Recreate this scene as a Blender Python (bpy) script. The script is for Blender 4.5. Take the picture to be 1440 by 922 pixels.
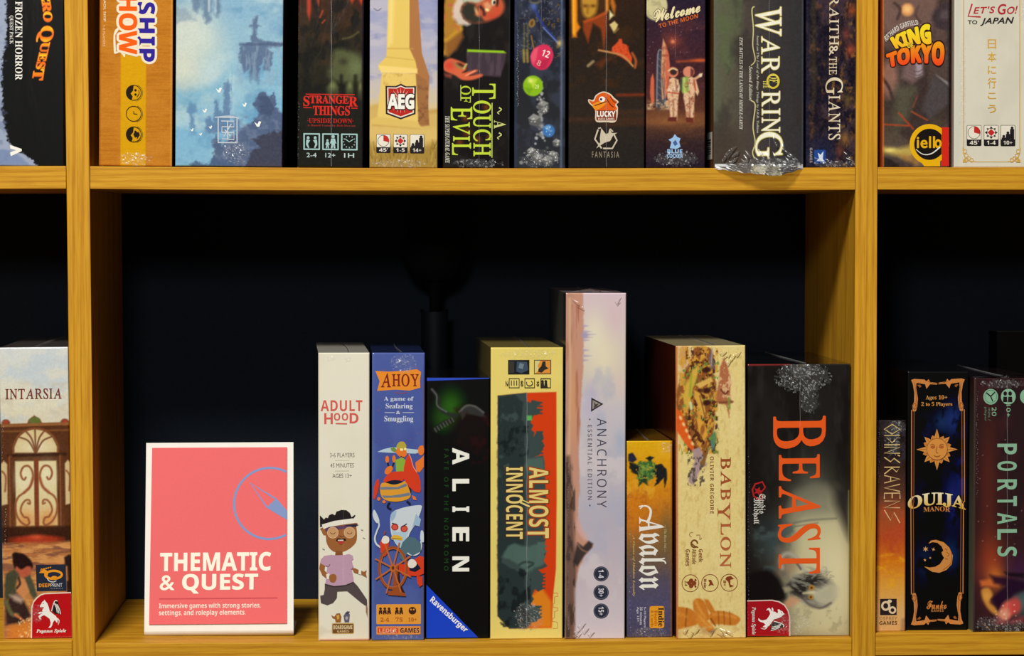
import bpy, math, random
import numpy as np
from mathutils import Vector, Matrix
from mathutils.geometry import tessellate_polygon

scene = bpy.context.scene
col = scene.collection
for o in list(bpy.data.objects):
    bpy.data.objects.remove(o)
R = math.radians
ZO = 1.45                                   # height of the upper shelf's underside above the floor

# ------------------------------------------------------------------ camera
CAM = Vector((0.001072, -2.900199, -0.046067 + ZO))
YAW, PIT, ROL, FPX = 0.0477648, 0.0360656, -0.0014775, 3756.394
cyw, syw, cp, sp = math.cos(YAW), math.sin(YAW), math.cos(PIT), math.sin(PIT)
c_f = Vector((syw * cp, cyw * cp, -sp))
c_r0 = Vector((cyw, -syw, 0.0))
c_u0 = c_r0.cross(c_f)
c_r = c_r0 * math.cos(ROL) + c_u0 * math.sin(ROL)
c_u = -c_r0 * math.sin(ROL) + c_u0 * math.cos(ROL)
cd = bpy.data.cameras.new('camera')
cam = bpy.data.objects.new('camera', cd)
col.objects.link(cam)
cam.matrix_world = Matrix(((c_r.x, c_u.x, -c_f.x, CAM.x), (c_r.y, c_u.y, -c_f.y, CAM.y), (c_r.z, c_u.z, -c_f.z, CAM.z), (0, 0, 0, 1)))
cd.sensor_width = 36.0
cd.lens = FPX / 1440.0 * 36.0
cd.clip_start = 0.05
scene.camera = cam

def ray(x, y):
    return (c_f + c_r * ((x - 720.0) / FPX) - c_u * ((y - 461.0) / FPX))

def at_y(x, y, Y=0.0):
    d = ray(x, y)
    return CAM + d * ((Y - CAM.y) / d.y)

def at_z(x, y, Z):
    d = ray(x, y)
    return CAM + d * ((Z - CAM.z) / d.z)

# ------------------------------------------------------------------ world, lights, exposure
scene.view_settings.view_transform = 'Standard'
scene.view_settings.look = 'None'
scene.view_settings.exposure = 0.0
scene.view_settings.gamma = 1.0
scene.view_settings.use_curve_mapping = False
w = bpy.data.worlds.new('shop_air')
scene.world = w
w.use_nodes = True
w.node_tree.nodes['Background'].inputs[0].default_value = (1.0, 0.88, 0.7, 1)
w.node_tree.nodes['Background'].inputs[1].default_value = 0.015

def spot(name, loc, target, size, power, color):
    l = bpy.data.lights.new(name, 'AREA')
    l.shape = 'DISK'
    l.size = size
    l.energy = power
    l.color = color
    o = bpy.data.objects.new(name, l)
    col.objects.link(o)
    o.location = loc
    o.rotation_euler = (Vector(target) - Vector(loc)).to_track_quat('-Z', 'Y').to_euler()
    return o

WARM = (1.0, 0.985, 0.95)
spot('ceiling_light_key', (-0.72, -2.95, ZO + 2.65), (0.1, 0, ZO - 1.5), 0.85, 206, WARM)
spot('fill_light_front', (-0.45, -3.7, ZO + 1.0), (0.1, 0, ZO - 0.9), 0.50, 33, WARM)  # added low frontal fill, brings out the bay floors and back panel

# ------------------------------------------------------------------ colour helpers
def s2l(c):
    c = np.asarray(c, np.float64)
    return np.where(c <= 0.04045, c / 12.92, ((c + 0.055) / 1.055) ** 2.4)

def rgb(c):
    return np.array(c, np.float64) / 255.0

def ink(c):
    '''printed colour -> reflectance; solid blacks print a little deeper'''
    return np.maximum(s2l(np.clip(c, 0, 1)) - 0.0068, 0.0008)

def lin(c):
    return tuple(float(v) for v in s2l(rgb(c)))

# ------------------------------------------------------------------ materials
def newmat(name):
    m = bpy.data.materials.new(name)
    m.use_nodes = True
    nt = m.node_tree
    b = nt.nodes['Principled BSDF']
    return m, nt, b

def nd(nt, t, **kw):
    n = nt.nodes.new(t)
    for k, v in kw.items():
        if k.startswith('i_'):
            n.inputs[k[2:].replace('_', ' ')].default_value = v
        else:
            setattr(n, k, v)
    return n

def print_mat(name, rough, coat, crough, bump):
    m, nt, b = newmat(name)
    a = nd(nt, 'ShaderNodeAttribute', attribute_name='ink')
    tc = nd(nt, 'ShaderNodeTexCoord')
    n = nd(nt, 'ShaderNodeTexNoise', i_Scale=900.0, i_Detail=2.0)
    nt.links.new(tc.outputs['Object'], n.inputs['Vector'])
    mx = nd(nt, 'ShaderNodeMix', data_type='RGBA', blend_type='MULTIPLY')
    mx.inputs[0].default_value = 1.0
    rp = nd(nt, 'ShaderNodeMapRange')
    rp.inputs['To Min'].default_value = 0.93
    rp.inputs['To Max'].default_value = 1.05
    nt.links.new(n.outputs['Fac'], rp.inputs['Value'])
    nt.links.new(a.outputs['Color'], mx.inputs[6])
    nt.links.new(rp.outputs[0], mx.inputs[7])
    nt.links.new(mx.outputs[2], b.inputs['Base Color'])
    b.inputs['Roughness'].default_value = rough
    b.inputs['Specular IOR Level'].default_value = 0.10
    b.inputs['Coat Weight'].default_value = coat
    b.inputs['Coat Roughness'].default_value = crough
    if bump:
        mp = nd(nt, 'ShaderNodeMapping')
        mp.inputs['Scale'].default_value = (30, 30, 9)
        n2 = nd(nt, 'ShaderNodeTexNoise', i_Scale=1.0, i_Detail=3.0, i_Distortion=1.5)
        bp = nd(nt, 'ShaderNodeBump')
        bp.inputs['Strength'].default_value = bump
        bp.inputs['Distance'].default_value = 0.002
        nt.links.new(tc.outputs['Object'], mp.inputs[0])
        nt.links.new(mp.outputs[0], n2.inputs['Vector'])
        nt.links.new(n2.outputs['Fac'], bp.inputs['Height'])
        nt.links.new(bp.outputs[0], b.inputs['Coat Normal'])
    return m

M_WRAP = print_mat('wrapped_print', 0.55, 1.0, 0.10, 0.25)
M_CARD = print_mat('satin_print', 0.5, 0.2, 0.2, 0.0)
M_SIDE = print_mat('panel_print', 0.6, 0.9, 0.06, 0.0)
M_MATT = print_mat('uncoated_print', 0.75, 0.0, 0.3, 0.0)

def film_mat(name, haze, rough):
    m, nt, b = newmat(name)
    nt.nodes.remove(b)
    out = nt.nodes['Material Output']
    t = nd(nt, 'ShaderNodeBsdfTransparent')
    g = nd(nt, 'ShaderNodeBsdfGlossy')
    g.inputs['Roughness'].default_value = rough
    df = nd(nt, 'ShaderNodeBsdfDiffuse')
    df.inputs['Color'].default_value = (0.85, 0.85, 0.84, 1)
    hz = nd(nt, 'ShaderNodeMixShader')
    hz.inputs[0].default_value = haze
    nt.links.new(t.outputs[0], hz.inputs[1])
    nt.links.new(df.outputs[0], hz.inputs[2])
    g.inputs['Color'].default_value = (1, 1, 1, 1)
    lw = nd(nt, 'ShaderNodeFresnel')
    lw.inputs['IOR'].default_value = 1.45
    mix = nd(nt, 'ShaderNodeMixShader')
    tc = nd(nt, 'ShaderNodeTexCoord')
    n = nd(nt, 'ShaderNodeTexNoise', i_Scale=260.0, i_Detail=3.0)
    bp = nd(nt, 'ShaderNodeBump')
    bp.inputs['Strength'].default_value = 0.4
    bp.inputs['Distance'].default_value = 0.001
    nt.links.new(tc.outputs['Object'], n.inputs['Vector'])
    nt.links.new(n.outputs['Fac'], bp.inputs['Height'])
    nt.links.new(bp.outputs[0], g.inputs['Normal'])
    nt.links.new(lw.outputs[0], mix.inputs[0])
    nt.links.new(hz.outputs[0], mix.inputs[1])
    nt.links.new(g.outputs[0], mix.inputs[2])
    nt.links.new(mix.outputs[0], out.inputs['Surface'])
    return m
M_FILM = film_mat('clear_film', 0.03, 0.17)
M_HAZE = film_mat('creased_film', 0.20, 0.2)
M_FLAP = film_mat('folded_film', 0.55, 0.2)

def wood_mat(name, horizontal):
    m, nt, b = newmat(name)
    tc = nd(nt, 'ShaderNodeTexCoord')
    mp = nd(nt, 'ShaderNodeMapping')
    mp.inputs['Scale'].default_value = (2.6, 40, 62) if horizontal else (62, 40, 2.6)
    nt.links.new(tc.outputs['Object'], mp.inputs[0])
    n1 = nd(nt, 'ShaderNodeTexNoise', i_Scale=1.6, i_Detail=5.0, i_Roughness=0.6, i_Distortion=0.6)
    nt.links.new(mp.outputs[0], n1.inputs['Vector'])
    mp2 = nd(nt, 'ShaderNodeMapping')
    mp2.inputs['Scale'].default_value = (9, 160, 260) if horizontal else (260, 160, 9)
    nt.links.new(tc.outputs['Object'], mp2.inputs[0])
    n2 = nd(nt, 'ShaderNodeTexNoise', i_Scale=2.2, i_Detail=4.0, i_Roughness=0.65)
    nt.links.new(mp2.outputs[0], n2.inputs['Vector'])
    mp3 = nd(nt, 'ShaderNodeMapping')
    mp3.inputs['Scale'].default_value = (1.2, 20, 26) if horizontal else (26, 20, 1.2)
    nt.links.new(tc.outputs['Object'], mp3.inputs[0])
    wv = nd(nt, 'ShaderNodeTexWave', i_Scale=1.6, i_Distortion=7.0, i_Detail=3.0)
    wv.inputs['Detail Scale'].default_value = 1.3
    wv.bands_direction = 'Z' if horizontal else 'X'
    nt.links.new(mp3.outputs[0], wv.inputs['Vector'])
    r1 = nd(nt, 'ShaderNodeValToRGB')
    r1.color_ramp.elements[0].position = 0.28
    r1.color_ramp.elements[0].color = (*lin((188, 136, 30)), 1)
    r1.color_ramp.elements[1].position = 0.72
    r1.color_ramp.elements[1].color = (*lin((208, 154, 38)), 1)
    nt.links.new(n1.outputs['Fac'], r1.inputs[0])
    r2 = nd(nt, 'ShaderNodeValToRGB')
    r2.color_ramp.elements[0].position = 0.33
    r2.color_ramp.elements[0].color = (*lin((222, 208, 184)), 1)
    r2.color_ramp.elements[1].position = 0.55
    r2.color_ramp.elements[1].color = (1, 1, 1, 1)
    nt.links.new(n2.outputs['Fac'], r2.inputs[0])
    r3 = nd(nt, 'ShaderNodeValToRGB')
    r3.color_ramp.elements[0].position = 0.0
    r3.color_ramp.elements[0].color = (*lin((230, 212, 184)), 1)
    r3.color_ramp.elements[1].position = 0.5
    r3.color_ramp.elements[1].color = (1, 1, 1, 1)
    nt.links.new(wv.outputs['Fac'], r3.inputs[0])
    m1 = nd(nt, 'ShaderNodeMix', data_type='RGBA', blend_type='MULTIPLY')
    m1.inputs[0].default_value = 0.8
    nt.links.new(r1.outputs[0], m1.inputs[6])
    nt.links.new(r2.outputs[0], m1.inputs[7])
    m2 = nd(nt, 'ShaderNodeMix', data_type='RGBA', blend_type='MULTIPLY')
    m2.inputs[0].default_value = 0.7
    nt.links.new(m1.outputs[2], m2.inputs[6])
    nt.links.new(r3.outputs[0], m2.inputs[7])
    nt.links.new(m2.outputs[2], b.inputs['Base Color'])
    b.inputs['Roughness'].default_value = 0.55
    b.inputs['Specular IOR Level'].default_value = 0.15
    bp = nd(nt, 'ShaderNodeBump')
    bp.inputs['Strength'].default_value = 0.08
    bp.inputs['Distance'].default_value = 0.001
    nt.links.new(n2.outputs['Fac'], bp.inputs['Height'])
    nt.links.new(bp.outputs[0], b.inputs['Normal'])
    return m
M_WH = wood_mat('oak_grain_along', True)
M_WV = wood_mat('oak_grain_upright', False)

def plain_mat(name, c, rough=0.6, var=0.1, scale=40.0, metal=0.0):
    m, nt, b = newmat(name)
    tc = nd(nt, 'ShaderNodeTexCoord')
    n = nd(nt, 'ShaderNodeTexNoise', i_Scale=scale, i_Detail=4.0)
    nt.links.new(tc.outputs['Object'], n.inputs['Vector'])
    r = nd(nt, 'ShaderNodeValToRGB')
    l = np.array(lin(c))
    r.color_ramp.elements[0].position = 0.3
    r.color_ramp.elements[0].color = (*(l * (1 - var)), 1)
    r.color_ramp.elements[1].position = 0.7
    r.color_ramp.elements[1].color = (*(l * (1 + var)), 1)
    nt.links.new(n.outputs['Fac'], r.inputs[0])
    nt.links.new(r.outputs[0], b.inputs['Base Color'])
    b.inputs['Roughness'].default_value = rough
    b.inputs['Metallic'].default_value = metal
    b.inputs['Specular IOR Level'].default_value = 0.12
    return m
M_NAVY = plain_mat('navy_panel', (20, 28, 38), 0.8, 0.12, 300)
M_BLACK = plain_mat('black_matt', (8, 8, 9), 0.9, 0.1, 60)
M_BLACK.node_tree.nodes['Principled BSDF'].inputs['Specular IOR Level'].default_value = 0.1
M_POT = plain_mat('black_navy_paint', (15, 21, 30), 0.6, 0.1, 60)
M_POT.node_tree.nodes['Principled BSDF'].inputs['Specular IOR Level'].default_value = 0.2
M_FLOOR = plain_mat('shop_floor', (96, 84, 70), 0.6, 0.15, 6)
M_WALL = plain_mat('shop_wall', (60, 62, 70), 0.8, 0.05, 6)
M_CEIL = plain_mat('shop_ceiling', (120, 118, 112), 0.9, 0.05, 6)

# ------------------------------------------------------------------ mesh helpers
def mesh_obj(name, verts, faces, mat, parent=None, smooth=False):
    me = bpy.data.meshes.new(name)
    me.from_pydata([tuple(v) for v in verts], [], [tuple(f) for f in faces])
    if smooth:
        me.polygons.foreach_set('use_smooth', [True] * len(me.polygons))
    me.materials.append(mat)
    me.update()
    o = bpy.data.objects.new(name, me)
    col.objects.link(o)
    if parent:
        o.parent = parent
    return o

def hexa(pts):
    """8 corners: front (y small) bottom-left, bottom-right, top-right, top-left, then the same at the back"""
    return pts, [(0, 1, 2, 3), (5, 4, 7, 6), (4, 0, 3, 7), (1, 5, 6, 2), (3, 2, 6, 7), (4, 5, 1, 0)]

def bevel(o, wdt=0.0008, seg=2):
    b = o.modifiers.new('soft_edge', 'BEVEL')
    b.width = wdt
    b.segments = seg
    b.limit_method = 'ANGLE'
    return o

def box_pts(x0, x1, y0, y1, z0, z1):
    return [(x0, y0, z0), (x1, y0, z0), (x1, y0, z1), (x0, y0, z1), (x0, y1, z0), (x1, y1, z0), (x1, y1, z1), (x0, y1, z1)]

def thing(name, label, cat, loc, group=None):
    o = bpy.data.objects.new(name, None)
    o.empty_display_size = 0.02
    col.objects.link(o)
    o.location = loc
    o['label'] = label
    o['category'] = cat
    if group:
        o['group'] = group
    return o

def structure(o):
    o['kind'] = 'structure'
    return o

# ------------------------------------------------------------------ the room
DEP = 0.348
structure(mesh_obj('floor', *hexa(box_pts(-3.2, 3.2, -4.2, DEP + 0.06, -0.1, 0.0)), M_FLOOR))
structure(mesh_obj('wall_back', *hexa(box_pts(-3.2, 3.2, DEP + 0.03, DEP + 0.13, 0.0, 4.6)), M_WALL))
structure(mesh_obj('ceiling', *hexa(box_pts(-3.2, 3.2, -4.2, DEP + 0.06, 4.6, 4.7)), M_CEIL))

# ------------------------------------------------------------------ the bookcase
case = thing('bookcase', 'golden oak open shelving unit with dark navy back panel holding rows of boxed games', 'bookcase', (0, DEP / 2, 0))
def case_part(name, vf, mat):
    o = mesh_obj(name, [(v[0], v[1] - DEP / 2, v[2]) for v in vf[0]], vf[1], mat, case)
    return bevel(o, 0.0007, 2)

def upright(pts_l, pts_r):
    """front edges traced at the top and the bottom of the frame, carried on straight to floor and top"""
    def line(p):
        a, b = at_y(*p[0]), at_y(*p[1])
        k = (a.x - b.x) / (a.z - b.z)
        return lambda z: b.x + (z - b.z) * k
    L, Rr = line(pts_l), line(pts_r)
    z0, z1 = 0.0, 2.45
    v = [(L(z0), 0, z0), (Rr(z0), 0, z0), (Rr(z1), 0, z1), (L(z1), 0, z1), (L(z0), DEP, z0), (Rr(z0), DEP, z0), (Rr(z1), DEP, z1), (L(z1), DEP, z1)]
    case_part('upright', hexa(v), M_WV)
    return L, Rr
UL = upright([(90.2, 0), (101.9, 922)], [(123.2, 0), (133.6, 922)])
UR = upright([(1205.2, 0), (1198.4, 922)], [(1235.2, 0), (1231, 922)])
XE0, XE1 = -1.22, 1.42
for x in (XE0, XE1):
    case_part('upright', hexa(box_pts(x - 0.0125, x + 0.0125, 0, DEP, 0, 2.45)), M_WV)

class Board:
    def __init__(self, xa, xb, zta, ztb, thick, sag):
        self.a, self.b, self.za, self.zb, self.t, self.sag = xa, xb, zta, ztb, thick, sag
        n = 24
        v, f = [], []
        for i in range(n + 1):
            x = xa + (xb - xa) * i / n
            z = self.top(x)
            v += [(x, 0.0006, z - thick), (x, 0.0006, z), (x, DEP - 0.001, z), (x, DEP - 0.001, z - thick)]
        for i in range(n):
            for k in range(4):
                p, q = i * 4 + k, i * 4 + (k + 1) % 4
                f.append((p, q, q + 4, p + 4))
        f += [(3, 2, 1, 0), (n * 4, n * 4 + 1, n * 4 + 2, n * 4 + 3)]
        case_part('shelf_board', (v, f), M_WH)

    def top(self, x):
        t = (x - self.a) / (self.b - self.a)
        return self.za + (self.zb - self.za) * t - self.sag * 4 * t * (1 - t)

def bay_x(k, z):
    g = 0.0004
    return [(XE0 + 0.0125 + g, UL[0](z) - g), (UL[1](z) + g, UR[0](z) - g), (UR[1](z) + g, XE1 - 0.0125 - g)][k]

TH = 0.0245
UP, LO = [], []
zu = ZO + TH
up_y = [((20, 233.4), (88, 233.4)), ((130, 233.6), (1198, 235.2)), ((1242, 235.0), (1430, 235.0))]
lo_y = [((20, 901.0), (95, 900.5)), ((136, 903.8), (1192, 896.6)), ((1236, 890.5), (1430, 889.5))]
sags = [0.0005, 0.0016, 0.0005]
for k in range(3):
    for tgt, src in ((UP, up_y), (LO, lo_y)):
        a, b = at_y(*src[k][0]), at_y(*src[k][1])
        xa, xb = bay_x(k, a.z)
        kz = (b.z - a.z) / (b.x - a.x)
        if k != 1:
            kz *= 0.3
        m = a if k == 2 else b
        za = m.z + (xa - m.x) * kz
        zb = m.z + (xb - m.x) * kz
        tgt.append(Board(xa, xb, za, zb, TH, sags[k]))
    for z in (0.10, 0.53, 1.985, 2.45):
        xa, xb = bay_x(k, z)
        Board(xa, xb, z, z, TH, 0.0)
case_part('back_panel', hexa(box_pts(XE0, XE1, DEP, DEP + 0.008, 0.02, 2.44)), M_NAVY)

# ------------------------------------------------------------------ noise and painting
_rng = np.random.RandomState(7)
_T = _rng.rand(512, 512)
def vnoise(x, y, seed=0):
    x = x + seed * 17.31
    y = y + seed * 9.77
    xi = np.floor(x).astype(int)
    yi = np.floor(y).astype(int)
    fx = x - xi
    fy = y - yi
    fx = fx * fx * (3 - 2 * fx)
    fy = fy * fy * (3 - 2 * fy)
    g = lambda a, b: _T[b & 511, a & 511]
    return (g(xi, yi) * (1 - fx) + g(xi + 1, yi) * fx) * (1 - fy) + (g(xi, yi + 1) * (1 - fx) + g(xi + 1, yi + 1) * fx) * fy

def fbm(x, y, seed=0, oct=4):
    s, a, t = 0, 1.0, 0
    for k in range(oct):
        s = s + a * vnoise(x * 2 ** k, y * 2 ** k, seed + k * 3)
        t += a
        a *= 0.55
    return s / t

def sstep(a, b, x):
    t = np.clip((x - a) / (b - a), 0, 1)
    return t * t * (3 - 2 * t)

def smooth_pts(pts, closed=True, n=5):
    P = [np.array(p, float) for p in pts]
    N = len(P)
    out = []
    rngi = range(N) if closed else range(N - 1)
    for i in rngi:
        if closed:
            p0, p1, p2, p3 = P[i - 1], P[i], P[(i + 1) % N], P[(i + 2) % N]
        else:
            p0, p1, p2, p3 = P[max(i - 1, 0)], P[i], P[i + 1], P[min(i + 2, N - 1)]
        for k in range(n):
            t = k / n
            out.append(0.5 * ((2 * p1) + (-p0 + p2) * t + (2 * p0 - 5 * p1 + 4 * p2 - p3) * t * t + (-p0 + 3 * p1 - 3 * p2 + p3) * t ** 3))
    if not closed:
        out.append(P[-1])
    return [tuple(p) for p in out]

class Art:
    """printed artwork: colours sampled at the grid points of a box face (coordinates in print units)"""
    def __init__(self, X, Y):
        self.X, self.Y = X, Y
        self.C = np.zeros(X.shape + (3,))

    def _blend(self, sl, m, c):
        c = rgb(c) if not isinstance(c, np.ndarray) else c
        self.C[sl] += (c - self.C[sl]) * m[..., None]

    def fill(self, c):
        self.C[:] = rgb(c)
        return self

    def grad(self, stops, d=(0, 1), a=1.0):
        t = self.X * d[0] + self.Y * d[1]
        ks = [s[0] for s in stops]
        c = np.stack([np.interp(t, ks, [s[1][k] / 255.0 for s in stops]) for k in range(3)], -1)
        self.C += (c - self.C) * a
        return self

    def _bb(self, x0, x1, y0, y1):
        m = (self.X >= x0) & (self.X <= x1) & (self.Y >= y0) & (self.Y <= y1)
        if not m.any():
            return None
        r = np.where(m.any(1))[0]
        c = np.where(m.any(0))[0]
        return (slice(r[0], r[-1] + 1), slice(c[0], c[-1] + 1))

    def poly(self, pts, c, soft=0.8, a=1.0, sm=False, wob=0.0, ws=0.15):
        if sm:
            pts = smooth_pts(pts)
        p = np.array(pts, float)
        pad = soft + 1 + wob
        sl = self._bb(p[:, 0].min() - pad, p[:, 0].max() + pad, p[:, 1].min() - pad, p[:, 1].max() + pad)
        if sl is None:
            return self
        x, y = self.X[sl], self.Y[sl]
        if wob:
            x = x + (fbm(x * ws, y * ws, 5, 3) - .5) * 2 * wob
            y = y + (fbm(x * ws, y * ws, 9, 3) - .5) * 2 * wob
        ins = np.zeros(x.shape, bool)
        dmin = np.full(x.shape, 1e9)
        n = len(p)
        for i in range(n):
            ax, ay = p[i]
            bx, by = p[(i + 1) % n]
            ex, ey = bx - ax, by - ay
            L = ex * ex + ey * ey + 1e-12
            t = np.clip(((x - ax) * ex + (y - ay) * ey) / L, 0, 1)
            d = (x - ax - t * ex) ** 2 + (y - ay - t * ey) ** 2
            dmin = np.minimum(dmin, d)
            if ay != by:
                cr = ((ay > y) != (by > y)) & (x < ex * (y - ay) / (by - ay) + ax)
                ins ^= cr
        d = np.sqrt(dmin) * np.where(ins, 1, -1)
        self._blend(sl, np.clip(d / soft * .5 + .5, 0, 1) * a, c)
        return self

    def ell(self, cx, cy, rx, ry, c, rot=0.0, soft=0.8, a=1.0):
        r = max(rx, ry) + soft + 1
        sl = self._bb(cx - r, cx + r, cy - r, cy + r)
        if sl is None:
            return self
        x, y = self.X[sl] - cx, self.Y[sl] - cy
        k, s = math.cos(R(rot)), math.sin(R(rot))
        u, v = (x * k + y * s) / rx, (-x * s + y * k) / ry
        d = (1 - np.sqrt(u * u + v * v)) * min(rx, ry)
        self._blend(sl, np.clip(d / soft * .5 + .5, 0, 1) * a, c)
        return self

    def glow(self, cx, cy, rx, ry, c, a=1.0, rot=0.0):
        x, y = self.X - cx, self.Y - cy
        k, s = math.cos(R(rot)), math.sin(R(rot))
        u, v = (x * k + y * s) / rx, (-x * s + y * k) / ry
        self._blend((slice(None), slice(None)), np.exp(-(u * u + v * v)) * a, c)
        return self

    def line(self, pts, wd, c, soft=0.7, a=1.0, sm=True, w2=None):
        if sm and len(pts) > 2:
            pts = smooth_pts(pts, False)
        p = np.array(pts, float)
        w2 = wd if w2 is None else w2
        pad = max(wd, w2) + soft + 1
        sl = self._bb(p[:, 0].min() - pad, p[:, 0].max() + pad, p[:, 1].min() - pad, p[:, 1].max() + pad)
        if sl is None:
            return self
        x, y = self.X[sl], self.Y[sl]
        best = np.full(x.shape, -1e9)
        n = len(p) - 1
        for i in range(n):
            ax, ay = p[i]
            bx, by = p[i + 1]
            ex, ey = bx - ax, by - ay
            L = ex * ex + ey * ey + 1e-12
            t = np.clip(((x - ax) * ex + (y - ay) * ey) / L, 0, 1)
            d = np.sqrt((x - ax - t * ex) ** 2 + (y - ay - t * ey) ** 2)
            ww = (wd + (w2 - wd) * (i + t) / n) * .5
            best = np.maximum(best, ww - d)
        self._blend(sl, np.clip(best / soft * .5 + .5, 0, 1) * a, c)
        return self

    def clouds(self, sx, sy, c, lo=0.45, hi=0.7, a=1.0, seed=1, oct=4, box=None, feather=6.0, rot=0.0):
        x, y = self.X, self.Y
        k, s = math.cos(R(rot)), math.sin(R(rot))
        n = fbm((x * k + y * s) / sx, (-x * s + y * k) / sy, seed, oct)
        m = sstep(lo, hi, n) * a
        if box:
            m = m * sstep(box[0] - feather, box[0], x) * (1 - sstep(box[1], box[1] + feather, x)) * sstep(box[2] - feather, box[2], y) * (1 - sstep(box[3], box[3] + feather, y))
        self._blend((slice(None), slice(None)), m, c)
        return self

    def speck(self, n, box, c, r=0.8, seed=1, a=0.9):
        g = random.Random(seed)
        for _ in range(n):
            self.ell(g.uniform(box[0], box[1]), g.uniform(box[2], box[3]), r * g.uniform(.5, 1.2), r * g.uniform(.5, 1.2), c, 0, .6, a)
        return self

    def grain(self, amt=0.03, sx=1.3, sy=1.3, seed=3):
        n = (vnoise(self.X / sx, self.Y / sy, seed) - .5) * 2 * amt
        self.C += n[..., None]
        return self

# ------------------------------------------------------------------ lettering
STY = {'serif': (0x1D400, 0x1D41A, 0x1D7CE), 'ital': (0x1D434, 0x1D44E, None), 'bi': (0x1D468, 0x1D482, None), 'bold': (0x1D5D4, 0x1D5EE, 0x1D7EC), 'sans': (0x1D5A0, 0x1D5BA, 0x1D7E2),
       'boldit': (0x1D63C, 0x1D656, None), 'script': (0x1D4D0, 0x1D4EA, None), 'frak': (0x1D56C, 0x1D586, None), 'mono': (0x1D670, 0x1D68A, 0x1D7F6), 'hum': None, 'roman': (0x1D434, 0x1D44E, None)}
def styled(s, st):
    t = STY[st]
    if t is None:
        return s
    out = ''
    for ch in s:
        if 'A' <= ch <= 'Z':
            out += chr(t[0] + ord(ch) - 65)
        elif 'a' <= ch <= 'z':
            out += '\u210e' if (st in ('ital', 'roman') and ch == 'h') else chr(t[1] + ord(ch) - 97)
        elif '0' <= ch <= '9' and t[2]:
            out += chr(t[2] + ord(ch) - 48)
        else:
            out += ch
    return out

NEED = set()
GLYPH = {}
def resolve_glyphs():
    tmp = []
    for (ch, off) in sorted(NEED):
        for body in (ch, ch + ch):
            if body != ch and off != 0:
                continue
            c = bpy.data.curves.new('g', 'FONT')
            c.body = body
            c.size = 1.0
            c.offset = off
            c.resolution_u = 4
            o = bpy.data.objects.new('g', c)
            col.objects.link(o)
            tmp.append((ch, off, body, o))
    dg = bpy.context.evaluated_depsgraph_get()
    dg.update()
    for ch, off, body, o in tmp:
        me = bpy.data.meshes.new_from_object(o.evaluated_get(dg))
        n = len(me.vertices)
        co = np.zeros(n * 3)
        me.vertices.foreach_get('co', co)
        co = co.reshape(-1, 3)[:, :2]
        if body == ch:
            GLYPH[(ch, off)] = [co, [tuple(p.vertices) for p in me.polygons], None]
        elif n:
            k = GLYPH[(ch, off)]
            k[2] = (co[:, 0].max() - co[:, 0].min()) - (k[0][:, 0].max() - k[0][:, 0].min())
        bpy.data.meshes.remove(me)
    for t in tmp:
        c = t[3].data
        bpy.data.objects.remove(t[3])
        bpy.data.curves.remove(c)

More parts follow.
